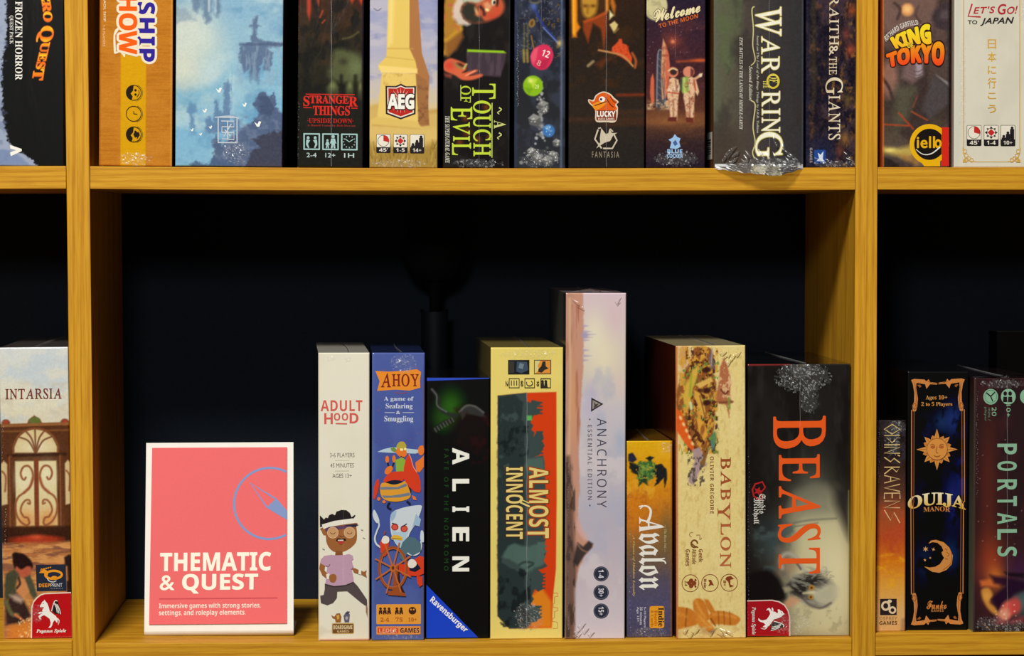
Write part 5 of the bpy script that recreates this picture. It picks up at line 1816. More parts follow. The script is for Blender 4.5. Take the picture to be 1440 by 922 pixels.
D.poly([(514.5, 850), (517, 854), (516.5, 868), (514.5, 860)], (150, 110, 84))
for x, y in ((509, 744.5), (511.5, 756), (454.5, 771)):
    D.line([(x - 1.5, y - .5), (x + 1.8, y + .6)], 1.1, (176, 168, 156), sm=False)
D = b.part('publisher_logo', 'small brown plaque with two tiny figures on top')
D.rect(466.5, 876, 498, 891.4, (196, 160, 92), 2).rect(467.6, 877.2, 497, 890.4, (112, 76, 44), 1.6)
D.text('BOARDGAME', 468.8, 879, 495.6, 884.6, 'bold', (216, 196, 150), off=.01)
D.text('GAMES', 474, 886, 490.5, 889.4, 'bold', (206, 180, 130))
D.poly([(465.5, 864.5), (470, 867), (473, 862.5), (478, 862), (480, 867), (479, 875), (472, 875), (471, 870.5), (467.5, 869)], (150, 96, 48))
D.poly([(473, 865), (477, 864), (477, 870), (474, 871)], (206, 160, 80))
D.poly([(483, 866), (486, 861), (489, 859), (492, 864), (491, 875), (484.5, 875)], (96, 92, 110))
D.line([(487, 863), (491.5, 860)], 1.6, (60, 52, 60))
D.ell(487.5, 869, 2, 2.4, (170, 160, 160))
b.crinkle(466, 503, 8, 4, .8, 61, .5)
b.crinkle(489, 504, 7, 4, .8, 62, .5)
b.seam(483, 710, 830, .25, 5)
b.topfilm(1.5, None, 7)

# --- B3 blue box
b = Box('blue game box with an orange banner and cartoon sea creatures at a wooden ship wheel', [(523.6, 496), (597.0, 496), (596.4, 900), (522.4, 900.6)], LO[1], 0.25, R(1.1), lambda t, q: rgb((24, 28, 50)), (40, 50, 92), group=ROWL, side_r=(90, 60, 40))
def paint(A):
    A.grad([(496, (76, 92, 156)), (620, (70, 84, 148)), (760, (66, 82, 146)), (900, (74, 88, 146))])
    A.clouds(40, 50, (84, 100, 160), .45, .7, .5, 4)
    A.line([(524, 496), (523, 900)], 5, (80, 108, 160), 2, .5)
    A.line([(596, 540), (595.6, 900)], 1.6, (140, 80, 60), 1, .6)
    A.speck(18, (528, 592, 500, 690), (150, 84, 96), .8, 4, .7)
b.paint = paint
D = b.part('title_banner', 'orange ribbon banner with dark red lettering')
D.poly([(528, 521.5), (546, 522.5), (570, 521), (586, 519), (592, 523), (590.4, 534), (590.8, 545), (576, 549), (556, 547.6), (530.6, 549.5), (534, 536)], (226, 138, 46))
D.text('AHOY', 536, 525, 588.5, 544, 'roman', (122, 40, 32), off=.02, vscale={0: (1.15, -.06)}, sp=.0)
D.line([(556, 551.5), (564, 553), (572, 551.5)], 1.0, (150, 70, 80))
D = b.part('subtitle_lettering', 'white serif lines')
for s, x0, x1, y0, y1 in (('A game of', 540, 581.5, 557.5, 565), ('Seafaring', 542.5, 580, 567, 576), ('&', 557, 563, 577.5, 582), ('Smuggling', 540.5, 581, 584.5, 594.5)):
    D.text(s, x0, y0, x1, y1, 'serif', (206, 212, 222))
D.rect(541, 579.4, 555, 580.4, (176, 186, 206)).rect(566, 579.4, 582, 580.4, (176, 186, 206))
D = b.part('cartoon_creatures', 'striped beetle pirate above a pale squid steering a ship wheel')
O_, RD_, YE, NK = (222, 116, 46), (206, 62, 36), (212, 150, 50), (30, 34, 50)
D.poly([(530.5, 635), (540, 631), (552, 628.4), (560, 629), (588, 632), (592, 635), (584, 637.5), (556, 636.5), (544, 636)], (176, 196, 204))
D.poly([(549, 630), (554, 628), (558, 632), (556, 636), (551, 634)], (110, 140, 70))
D.ell(544.5, 645.5, 2.6, 5.0, O_).ell(554, 645, 2.4, 5.4, O_)
D.line([(545, 650), (548, 660)], 2.4, NK).line([(554, 650), (551, 658)], 2.0, NK)
D.poly([(541, 662), (545, 656), (551, 655), (552, 660), (547, 666), (542, 666)], O_, True)
D.poly([(556, 646), (566, 643), (572, 648), (570, 662), (557, 664)], (132, 168, 60))
D.poly([(558, 632), (559, 624), (563, 621), (568, 621), (571, 626), (571, 632), (572, 639), (566, 643.5), (560, 640), (556, 635)], O_, True)
D.poly([(557.5, 629), (560, 622.5), (565, 620.5), (570, 623.5), (571, 628.5), (565, 631)], (176, 160, 62), True)
D.ell(564.6, 631.8, 2.4, 1.9, (236, 226, 150)).ell(569.8, 631, 1.9, 1.8, (236, 226, 150))
D.line([(563, 641), (568, 643)], 1.0, NK)
D.poly([(589, 628), (595, 626.5), (596, 636), (592, 640), (588, 636)], O_, True)
D.poly([(584, 650), (592, 644), (596, 640), (596, 656), (590, 664), (585, 662)], O_)
D.poly([(539, 676), (544, 668), (551, 663.5), (560, 662.5), (567, 663), (567, 674), (561, 679), (553, 680), (545, 679)], RD_, True)
D.ell(556, 690, 22.5, 15.5, NK)
D.poly([(535, 682), (540, 678), (553, 681), (563, 679), (570, 676), (574, 684), (577.5, 696), (572, 702), (556, 705), (541, 702), (535, 694)], YE, True)
D.poly([(534.6, 684.5), (545, 684), (559, 684.5), (571, 679), (572.5, 683), (560, 687.5), (545, 688), (535, 688)], (110, 120, 132))
D.poly([(537, 696), (550, 696.5), (566, 694), (576, 692), (576.8, 696), (562, 699), (540, 699.6)], (110, 120, 132))
D.poly([(567, 672), (568, 656), (571, 644), (575, 637.5), (577.5, 644), (581, 656), (586, 664), (589, 668), (591, 676), (592, 688), (590, 692.5), (583, 691), (575, 684)], RD_)
D.line([(575, 637.8), (577.8, 644), (581.3, 656), (586.3, 664)], .9, (230, 160, 140))
D.poly([(524.5, 700), (526, 684), (529, 675), (532, 672), (533.5, 680), (531, 692), (527, 702)], RD_)
D.line([(548, 706), (545, 712), (550, 716)], 3.0, NK).line([(572, 704), (577, 709)], 3.0, NK)
D.poly([(579, 696), (584, 698), (586, 703), (581, 702)], O_)
D.ell(532.6, 701, 2.2, 2.6, O_).ell(540, 705, 2.4, 2.2, O_)
# squid
SQ, SQ2 = (196, 204, 208), (150, 176, 196)
D.poly([(549, 726), (553, 719), (560, 715.5), (573, 712), (591.5, 710), (592.5, 716), (589, 726), (584, 737), (577, 748), (573, 758), (567, 768), (561, 769), (554, 760), (549.5, 747)], SQ, True)
D.poly([(549, 726), (551, 720), (558, 717), (556, 726), (551, 734)], SQ2)
D.poly([(585, 722), (592, 730), (590, 740), (583, 738), (579, 744)], SQ2)
D.poly([(551, 744), (560, 748), (574, 742), (570, 758), (565, 767), (561, 768), (555, 760)], (166, 192, 206), True)
D.ell(555.2, 740.5, 5.2, 5.0, (206, 84, 64)).ell(568.2, 743, 5.2, 5.0, (206, 84, 64))
D.arc(555.2, 740.5, 4.2, 4, .8, (120, 40, 40)).arc(568.2, 743, 4.2, 4, .8, (120, 40, 40))
D.line([(551, 735), (558, 737)], 1.3, NK, sm=False).line([(572, 736), (564, 741)], 1.3, NK, sm=False)
D.poly([(550, 755), (553, 751.5), (560, 752), (566, 755), (566, 759.5), (560, 759), (554, 757.5), (551, 758.5)], (216, 170, 60))
D.line([(551, 756), (565, 757.4)], .7, (110, 80, 30))
for pts in ([(535, 769), (529, 764), (527, 756), (530, 746), (533, 738), (531, 729)], [(568, 766), (572, 776), (580, 780), (588, 778), (592, 770), (592, 760)]):
    D.line(pts, 2.6, SQ, w2=2.0)
D.poly([(524, 722), (526, 716), (530, 722), (533.5, 732), (530, 735), (526, 730)], SQ, True)
D.poly([(592, 746), (595.6, 748), (595.8, 762), (591, 758)], SQ, True)
D.poly([(562, 774), (566, 762), (574, 754), (584, 756), (592, 764), (592, 775), (580, 781), (573, 776), (568, 790), (562, 784)], (78, 106, 116))
D.poly([(534, 763), (537, 757), (543, 756), (547, 760), (546, 776), (541, 782), (535, 776)], RD_)
D.poly([(537, 757), (541, 752.5), (546.5, 755), (547, 761), (542, 764), (537, 762)], (222, 214, 200), True)
D.line([(540.5, 751), (541.5, 746)], 2.0, (150, 70, 40))
D.poly([(583, 786), (590, 781), (596, 783), (596, 806), (588, 810), (566, 808), (560, 802), (556, 792), (570, 793), (580, 794)], RD_)
D.poly([(575, 794), (587, 792), (592, 799), (584, 804), (576, 802)], NK)
D.poly([(573.5, 791), (577, 786), (583, 787), (586, 793), (581, 798), (575, 797)], (222, 214, 200), True)
D.poly([(586, 810), (594, 810), (594.6, 822), (590, 825), (587, 820)], RD_)
WD_, WL = (150, 76, 40), (180, 100, 54)
D.poly([(553, 800), (560, 792), (563, 820), (570, 834), (571, 838), (545, 836), (546, 831), (552, 830)], WD_)
D.poly([(560, 792), (563, 820), (570, 834), (565, 832), (558, 822)], (60, 34, 30))
D.arc(552.5, 798, 19.5, 29, 3.4, WD_)
D.arc(552.5, 798, 17.6, 27, 1.0, WL)
for a in range(0, 360, 45):
    s, c = math.sin(R(a + 20)), math.cos(R(a + 20))
    D.line([(552.5 + 3 * s, 798 - 4 * c), (552.5 + 27 * s, 798 - 38 * c)], 2.2, WL, sm=False) if abs(27 * s) < 29 else None
D.ell(552.5, 798, 4.6, 5.8, WL).ell(552.5, 798, 2, 2.6, (100, 50, 30))
D = b.part('player_icons', 'orange panel of small dark figures above a narrow orange strip')
D.rect(529, 849.5, 592, 877.5, (222, 150, 56), 1.4)
for cx, n in ((541, 3), (561, 2), (580, 1)):
    for k in range(n):
        x = cx + (k - (n - 1) / 2) * 6.0
        if n == 1:
            D.ell(x, 858.5, 5.4, 5.2, (66, 40, 30)).ell(x - 2, 857, 1.2, 1.2, (222, 150, 56)).ell(x + 2, 857, 1.2, 1.2, (222, 150, 56))
        else:
            D.ell(x, 855.6, 1.9, 1.9, (66, 40, 30))
            D.poly([(x - 2.4, 858), (x + 2.2, 857.4), (x + 2.8, 863), (x + 1, 863.6), (x, 861), (x - 1, 864), (x - 2.6, 863.4)], (66, 40, 30))
for s, x0, x1 in (('2-4', 535, 547), ('75', 556, 566), ('10+', 574, 586)):
    D.text(s, x0, 868, x1, 873.4, 'serif', (176, 100, 40))
D.rect(529, 880.5, 591.5, 892, (222, 140, 60), 1).rect(531, 882.5, 560, 890, (206, 62, 40), .6)
D.text('LEDER', 533, 883.6, 558, 889, 'bold', (226, 170, 120))
D.text('GAMES', 563, 883, 589.5, 889.6, 'bold', (62, 40, 36), off=.01)
b.crinkle(566, 510, 20, 14, .9, 81, .56)
b.crinkle(560, 889, 34, 10, .8, 83, .55)
b.topfilm(1.8, None, 9)

# --- B4 black box, widely spaced white capitals
b = Box('black game box with widely spaced white capitals, green glow and a blue triangular corner logo', [(600, 530.8), (689, 531), (688, 898), (598.8, 898)], LO[1], 0.22, R(1.4), (14, 14, 16), (12, 12, 14), mat=M_CARD, group=ROWL)
def paint(A):
    A.fill((11, 11, 10))
    A.glow(634, 572, 20, 26, (44, 92, 28), .95)
    A.glow(622, 590, 16, 18, (40, 78, 26), .7)
    A.poly([(640, 590), (646, 576), (660, 570), (682, 580), (690, 600), (688, 650), (650, 640), (636, 620)], (30, 16, 14), 10, .8)
    # plain dark curved rock forms with pale rims
    A.poly([(646, 578), (656, 570), (668, 571), (680, 580), (684, 588), (668, 584), (656, 582), (650, 590)], (52, 52, 52), 2, .9)
    A.line([(646, 579), (656, 570.5), (668, 571.5), (680, 580)], 2.2, (112, 112, 108), 1.5, .8)
    A.line([(608, 548), (616, 560), (618, 574), (630, 582), (642, 584)], 5, (40, 42, 42), 2, .95)
    A.line([(607, 547), (614, 556), (615, 570), (628, 579)], 1.6, (110, 112, 110), 1.1, .8)
    A.line([(612, 604), (622, 596), (636, 590)], 6, (36, 36, 36), 2, .9)
    for k in range(7):
        A.line([(611 + 4 * k, 602 - 2.4 * k), (614 + 4 * k, 607 - 2.4 * k)], 1.2, (104, 104, 102), .8, .8)
    A.clouds(12, 16, (46, 20, 18), .5, .72, .6, 8, box=(636, 690, 578, 650), feather=8)
    A.clouds(40, 60, (20, 20, 19), .45, .7, .8, 12, box=(600, 690, 640, 900))
    A.line([(600, 531), (689, 531)], 1.4, (50, 52, 60), 1, .6)
b.paint = paint
D = b.part('title_lettering', 'white heavy capitals spaced far apart')
for ch, y0, y1 in (('A', 630, 652.5), ('L', 673.5, 690), ('I', 712, 719.5), ('E', 741.5, 760.5), ('N', 782.5, 803)):
    D.text(ch, 636.5, y0, 659.5, y1, 'bold', (230, 228, 216), rot=90, off=.012)
D = b.part('subtitle_lettering', 'thin spaced dark green lettering')
D.text('FATE OF THE NOSTROMO', 624.2, 631, 630.6, 802, 'hum', (30, 74, 30), rot=90, sp=.42)
D = b.part('publisher_logo', 'blue corner triangle with white slanted lettering')
D.poly([(599.6, 822), (672.6, 896.6), (599.4, 897)], (32, 66, 190))
D.text('Ravensburger', 0, 0, 0, 0, 'bold', (232, 232, 236), off=.012, quad=[(602.5, 847), (652, 891), (659.5, 884), (609.5, 837.5)])
D = b.part('blue_lid_band', 'bright blue edge along the top')
D.poly([(600.6, 529), (689, 531.0), (688, 532.6), (600.6, 535.5)], (48, 76, 190))

# --- B5 pale yellow box
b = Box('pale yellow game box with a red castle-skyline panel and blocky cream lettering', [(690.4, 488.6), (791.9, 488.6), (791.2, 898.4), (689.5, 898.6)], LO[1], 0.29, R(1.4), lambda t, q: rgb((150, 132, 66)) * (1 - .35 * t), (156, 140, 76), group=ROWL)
def paint(A):
    A.fill((224, 204, 112))
    A.clouds(60, 60, (218, 198, 104), .4, .7, .8, 4)
    A.poly([(700, 556), (741, 552), (782.5, 551), (783, 700), (782, 800), (778, 838), (776, 883), (716, 883.6), (700, 866)], (206, 62, 24), .8)
    A.poly([(744, 840), (762, 826), (776, 846), (776, 883), (730, 883)], (216, 132, 34), 3, .9)
    dk, md, tl = (40, 50, 50), (58, 72, 70), (78, 102, 94)
    A.poly([(700, 556), (741, 552), (741, 564), (746, 566), (748, 562), (760, 565), (760, 569), (755, 570), (755, 574), (760, 575), (760, 579), (756, 583), (750, 584), (746, 594), (750, 598), (747, 604), (752, 608), (750, 614), (756, 606), (763, 607), (763, 611), (765, 616), (762, 620), (766, 626), (762, 634), (758, 640), (752, 642), (764, 640), (766, 650), (766, 662), (768, 700), (768, 757), (765, 766), (768, 778), (764, 788), (770, 796), (762, 800), (757, 801), (762, 806), (765, 812), (762, 820), (764, 828), (757, 832), (752, 828), (748, 838), (751, 842), (746, 850), (752, 852), (760, 852), (758, 862), (761, 868), (754, 874), (744, 876), (742, 883), (716, 883.6), (700, 866)], md, .8)
    A.poly([(700, 557), (724, 555), (736, 566), (734, 590), (738, 600), (737, 650), (738, 770), (728, 768), (720, 786), (708, 778), (705, 790), (720, 800), (738, 806), (740, 883), (716, 883.6), (700, 866)], dk, 1.5, .9, wob=2)
    A.clouds(10, 14, (70, 88, 84), .55, .72, .6, 8, box=(702, 738, 560, 690), feather=3)
    A.clouds(7, 9, (26, 32, 34), .45, .65, .8, 14, box=(702, 742, 600, 640), feather=3)
    A.clouds(9, 12, (26, 30, 32), .48, .65, .8, 18, box=(702, 745, 800, 880), feather=3)
    A.poly([(742, 645), (764, 642), (766, 662), (766, 672), (742, 664), (738, 655)], tl, 2, .8)
    A.poly([(714, 768), (724, 764), (744, 768), (766, 762), (764, 794), (752, 798), (744, 806), (724, 790), (706, 782)], tl, 2, .9, wob=1.5)
    for x0, y0, y1 in ((756, 565, 583), (757, 606, 640), (760, 806, 830), (755, 852, 872)):
        y = y0
        while y < y1:
            A.poly([(x0 - 3, y), (x0 + 7, y), (x0 + 7, y + 2.2), (x0 - 3, y + 2.2)], md, .7)
            y += 5
    A.poly([(768, 762), (763, 764), (770, 768), (764, 771), (770, 775), (764, 779), (768, 784), (762, 786), (766, 792), (756, 792), (756, 762)], tl, 1)
    A.poly([(741, 584), (748, 584), (748, 591), (741, 591)], (84, 172, 84), .8)
    A.line([(730, 794), (738, 790), (750, 792), (742, 798)], 3, (44, 56, 54), 1.2, .8)
    A.clouds(5, 6, (120, 126, 112), .6, .75, .6, 28, box=(726, 748, 850, 884), feather=3)
b.paint = paint
D = b.part('title_lettering', 'blocky cream lettering with dark rims')
CM = (222, 198, 118)
D.text('ALMOST', 742, 656.5, 772, 756.5, 'bold', CM, rot=90, off=.0, outline=(.06, (150, 66, 30)), vscale={0: (1.0, 0), 5: (1.12, -.06)}, sp=.01)
D.text('INNOCENT', 711.5, 656, 735.5, 757.5, 'bold', CM, rot=90, off=.0, outline=(.06, (70, 50, 34)), sp=.01)
D.line([(731.5, 706), (745, 712)], 2.4, CM, sm=False).line([(731, 701), (744, 707)], 1.4, CM, sm=False)
D = b.part('player_icons', 'row of small framed square icons')
IK = (52, 46, 40)
D.rect(714.5, 506, 744.5, 526.5, (34, 36, 40)).rect(716, 508, 723, 524.5, (58, 56, 52))
D.poly([(727, 508), (741, 509), (743, 520), (733, 525), (726, 522)], (62, 78, 92)).poly([(731, 510), (737, 512), (735, 519), (729, 517)], (110, 124, 134))
D.frame(751, 506, 775, 526, 1.0, IK).rect(752, 507, 774, 525, (216, 140, 56))
D.poly([(752, 507), (760, 507), (756, 514), (758, 520), (752, 525)], (210, 196, 130))
D.poly([(757, 519), (761, 515), (763, 508), (767, 508), (767.5, 515), (771.5, 518), (766, 520), (762, 524), (757, 523)], IK)
for x0, x1 in ((715.5, 730.5), (737.5, 752), (760, 774.5)):
    D.frame(x0, 531.6, x1, 545.4, 1.0, IK)
D.text('|||', 718.5, 534.5, 727, 541.5, 'bold', IK)
D.arc(744.5, 538.5, 4.2, 3.6, 1.0, IK, -60, 210)
for x in (762.8, 767.4):
    D.ell(x, 536, 1.9, 1.9, IK).poly([(x - 2.2, 544.6), (x - 1.6, 538), (x + 1.8, 538), (x + 2.6, 544.6)], IK)
for s, x in (('60', 732), ('10', 754.3), ('2', 711)):
    D.text(s, x, 535, x + 3.6, 542.5, 'bold', IK, rot=90)
D = b.part('castle_outline', 'orange crenellated outline at the lower corner')
D.line([(778, 834), (784.5, 834), (784.5, 839), (780, 839), (780, 849), (778, 849), (778, 854), (784.5, 855), (784.5, 859), (780, 860), (780, 869), (778, 869), (777, 874), (784, 875), (784, 884), (778, 884)], .9, (206, 112, 56), sm=False)
b.seam(741, 552, 884, .8, 11)
b.crinkle(742, 866, 22, 22, .8, 91, .5)
b.crinkle(742, 497, 40, 8, .8, 92, .45)
b.topfilm(1.6, None, 12)

# --- B6 tall lilac box
b = Box('tall pale lilac game box with a pink desert cliff edge, tallest in the lower row', [(796, 412), (880.5, 412), (878.2, 898), (794.2, 898.4)], LO[1], 0.29, R(.2), lambda t, q: rgb((52, 50, 46)) if t < .1 or t > .82 else rgb((92, 88, 80)), (150, 136, 140), group=ROWL, side_r=(120, 112, 130))
def paint(A):
    A.grad([(410, (206, 184, 190)), (460, (206, 190, 186)), (520, (204, 192, 176)), (580, (192, 184, 190)), (660, (184, 178, 184)), (740, (178, 170, 182)), (820, (192, 178, 184)), (898, (206, 194, 200))])
    A.glow(848, 500, 22, 40, (220, 208, 178), .9)
    A.glow(836, 470, 14, 30, (222, 214, 186), .8)
    A.glow(866, 445, 14, 24, (208, 180, 184), .7)
    A.glow(872, 540, 12, 18, (212, 186, 180), .6)
    A.clouds(30, 44, (166, 168, 188), .5, .72, .5, 6, box=(815, 884, 520, 780), feather=10)
    A.clouds(26, 30, (212, 200, 200), .5, .72, .5, 16, box=(815, 884, 560, 900))
    A.glow(872, 620, 8, 16, (150, 166, 190), .6)
    A.glow(830, 560, 12, 24, (166, 162, 194), .6)
    # cliffs along the left edge
    A.poly([(793, 410), (820, 410), (821, 470), (820, 520), (816, 580), (814, 640), (815, 690), (812, 720), (816, 742), (822, 756), (832, 764), (834, 768), (828, 772), (822, 782), (814, 800), (808, 830), (808, 898), (793, 900)], (190, 140, 118), 1.2, wob=1.2, ws=.2)
    A.poly([(797, 410), (806, 410), (808, 500), (803, 620), (806, 720), (797, 760)], (176, 132, 112), 3, .7)
    A.line([(801, 420), (802, 540), (800, 640)], 3.4, (214, 174, 138), 2, .8)
    A.clouds(5, 60, (160, 96, 72), .5, .7, .7, 9, box=(796, 815, 430, 740), feather=3)
    A.glow(806, 560, 4, 60, (208, 150, 104), .7)
    A.poly([(793, 640), (801, 640), (806, 700), (808, 760), (812, 788), (808, 830), (808, 898), (793, 900)], (96, 72, 62), 3, .85)
    A.poly([(812, 726), (820, 744), (827, 756), (822, 760), (814, 750), (809, 738)], (206, 164, 156), 2, .8)
    A.poly([(812, 762), (820, 768), (828, 760), (834, 764), (832, 770), (822, 780), (812, 796), (806, 790)], (50, 44, 44), 1.6, .9)
    A.line([(812, 764), (818, 772), (826, 776)], 2, (166, 120, 90), 1.2, .7)
    A.clouds(4, 18, (60, 48, 44), .48, .7, .7, 19, box=(794, 808, 650, 900), feather=2)
    # far city silhouettes (turned sideways like the print)
    for y, l in ((458, 5), (466, 8), (470, 12), (474, 9), (478, 6), (492, 6), (500, 8), (506, 5)):
        A.poly([(820, y - 1.6), (820 + l * .6, y - 1), (820 + l * 1.5, y), (820 + l * .6, y + 1.2), (820, y + 1.8)], (166, 150, 176), 1.2, .85)
    A.ell(822, 471, 5, 4, (160, 146, 174), 0, 1.5, .8)
    A.line([(795.4, 520), (795, 898)], 1.6, (150, 138, 130), 1, .7)
b.paint = paint
D = b.part('title_lettering', 'thin dark grey spaced capitals')
TK = (74, 70, 84)
D.text('ANACHRONY', 839.5, 587.5, 853, 713, 'sans', TK, rot=90, sp=.14)
D.text('• ESSENTIAL EDITION •', 826.5, 588, 832.5, 711, 'sans', (92, 86, 98), rot=90, off=.012, sp=.20)
D = b.part('triangle_logo', 'dark triangle mark with a small tree inside')
D.poly([(831.5, 558.5), (848.5, 567.5), (831, 578.5)], (52, 48, 50)).poly([(833.4, 562), (844.6, 567.8), (833, 575)], (150, 140, 132))
D.poly([(834.6, 564), (838, 568), (842, 566.6), (839, 571), (834.6, 573.6), (836, 569)], (66, 60, 56))
D = b.part('player_icons', 'three dark round badges with pale figures')
for y, s in ((806.5, '1-4'), (832.5, '30+'), (858.8, '15+')):
    D.ell(845.3, y, 10.8, 10.6, (46, 50, 64), 0, 30)
    D.arc(845.3, y, 9.4, 9.2, .6, (110, 112, 124))
    D.text(s, 841.5, y - 6, 849, y + 6, 'bold', (214, 210, 214), rot=90)
b.streaks([(806, 889, 816, 885), (818, 888, 828, 882), (804, 894, 818, 891), (812, 880, 824, 876), (826, 891, 836, 889)], 24, 1.2)
b.streaks([(805, 420, 815, 428), (812, 430, 822, 434), (864, 424, 874, 418), (866, 428, 872, 424)], 22, .9)
b.dots(799, 650, 890, 60, 104, .6)
b.topfilm(1.6, (830, 4.2), 15)

# --- B7 small orange to violet box
b = Box('short narrow game box fading from orange to violet with white blackletter lettering', [(881.8, 620), (944.8, 619.6), (946.2, 896), (880.8, 896)], LO[1], 0.18, R(.85), (60, 44, 30), (120, 84, 26), group=ROWL)
def paint(A):
    A.grad([(618, (216, 166, 26)), (660, (210, 146, 26)), (700, (200, 124, 30)), (740, (170, 104, 40)), (775, (120, 90, 60)), (815, (84, 76, 90)), (850, (80, 76, 104)), (896, (72, 68, 92))])
    A.clouds(22, 26, (226, 176, 52), .5, .74, .5, 6, box=(880, 948, 618, 700))
    A.glow(892, 720, 18, 26, (206, 120, 28), .7)
    A.clouds(8, 10, (176, 96, 30), .55, .72, .6, 12, box=(882, 940, 690, 745))
    A.glow(938, 750, 10, 30, (96, 92, 60), .7)
    A.line([(943.6, 620), (945, 896)], 2.4, (150, 84, 40), 1.2, .6)
    # green winged lizard
    d, g1, g2 = (34, 34, 36), (60, 100, 50), (110, 140, 60)
    A.poly([(884, 638), (890, 636), (893, 640), (896, 646), (890, 650), (884, 648)], (40, 40, 60), 1)
    A.poly([(893, 656), (900, 648), (908, 650), (914, 644), (918, 650), (926, 654), (924, 664), (918, 672), (910, 676), (900, 670), (894, 664)], g1, 1.2, wob=2.5, ws=.4)
    A.poly([(886, 650), (894, 652), (904, 660), (898, 668), (890, 664), (886, 658)], d, 1.2, wob=1.5, ws=.4)
    A.poly([(908, 644), (914, 641), (920, 643), (914, 648)], d, 1)
    A.poly([(918, 654), (930, 652), (937, 660), (938, 674), (934, 686), (933, 672), (926, 680), (920, 684), (924, 672), (918, 668)], d, 1, wob=1)
    A.poly([(896, 664), (908, 668), (912, 682), (904, 678), (898, 684), (898, 674)], (44, 60, 40), 1.2, wob=1.5)
    A.clouds(4, 4, g2, .5, .65, .9, 7, box=(896, 920, 652, 676), feather=2)
    A.clouds(4, 3, (206, 160, 50), .62, .75, .8, 17, box=(894, 922, 650, 678), feather=2)
    A.glow(904, 656, 3, 3, (150, 176, 70), .8)
    A.grain(.02, 2, 2)
b.paint = paint
D = b.part('title_lettering', 'white blackletter word')
AV = (228, 224, 212)
D.poly([(899, 737), (899, 726), (901, 729), (930, 738.2), (934.5, 741), (930, 742), (901, 746), (899, 748), (899, 738.5), (901, 740.5), (911, 739.6), (911, 734), (902, 732)], AV)
D.poly([(913.5, 735), (913.5, 739.2), (925, 738.2)], (150, 104, 48))
D.line([(910, 735), (914, 726), (915, 717), (911, 712), (905, 711), (900, 715)], 4.2, AV, w2=1.2)
D.line([(898.6, 712), (904, 710.6)], 2.0, AV, sm=False)
D.text('valon', 898.5, 749, 937, 829, 'frak', AV, rot=90, off=.004)
D = b.part('small_print', 'small cream captions')
D.text('— The Riven Veil —', 934, 738, 937.5, 776, 'ital', (206, 186, 140), rot=90)
D = b.part('tagline_lettering', 'small cream italic line')
D.text('A Game of Hidden Loyalty', 889, 752, 893, 838, 'ital', (206, 176, 110), rot=90, off=.008)
D = b.part('player_details', 'three tiny pale lines')
for k, s in enumerate(('5-10 Players', '30 minutes', 'Age 13+')):
    D.text(s, 904.6 - 5.0 * k, 853, 908.4 - 5.0 * k, 882 - 4 * k, 'hum', (206, 202, 212), rot=90, off=.006)
D = b.part('publisher_logo', 'orange rounded label with dark lettering')
D.rect(913.4, 852, 934.5, 883, (222, 152, 40), 3)
D.text('Indie', 926, 854, 934, 881, 'serif', (70, 44, 24), rot=90, off=.01)
D.text('Boards', 920.5, 858, 925, 880, 'serif', (176, 92, 30), rot=90)
D.text('& Cards', 915.2, 858, 919.6, 881, 'serif', (176, 92, 30), rot=90)
b.dots(886, 690, 890, 34, 111, .8)
b.crinkle(912, 888, 28, 8, .5, 113, .45, fan=(905, 896))
b.crinkle(936, 628, 9, 8, .6, 114, .5)
b.topfilm(1.0, None, 17)

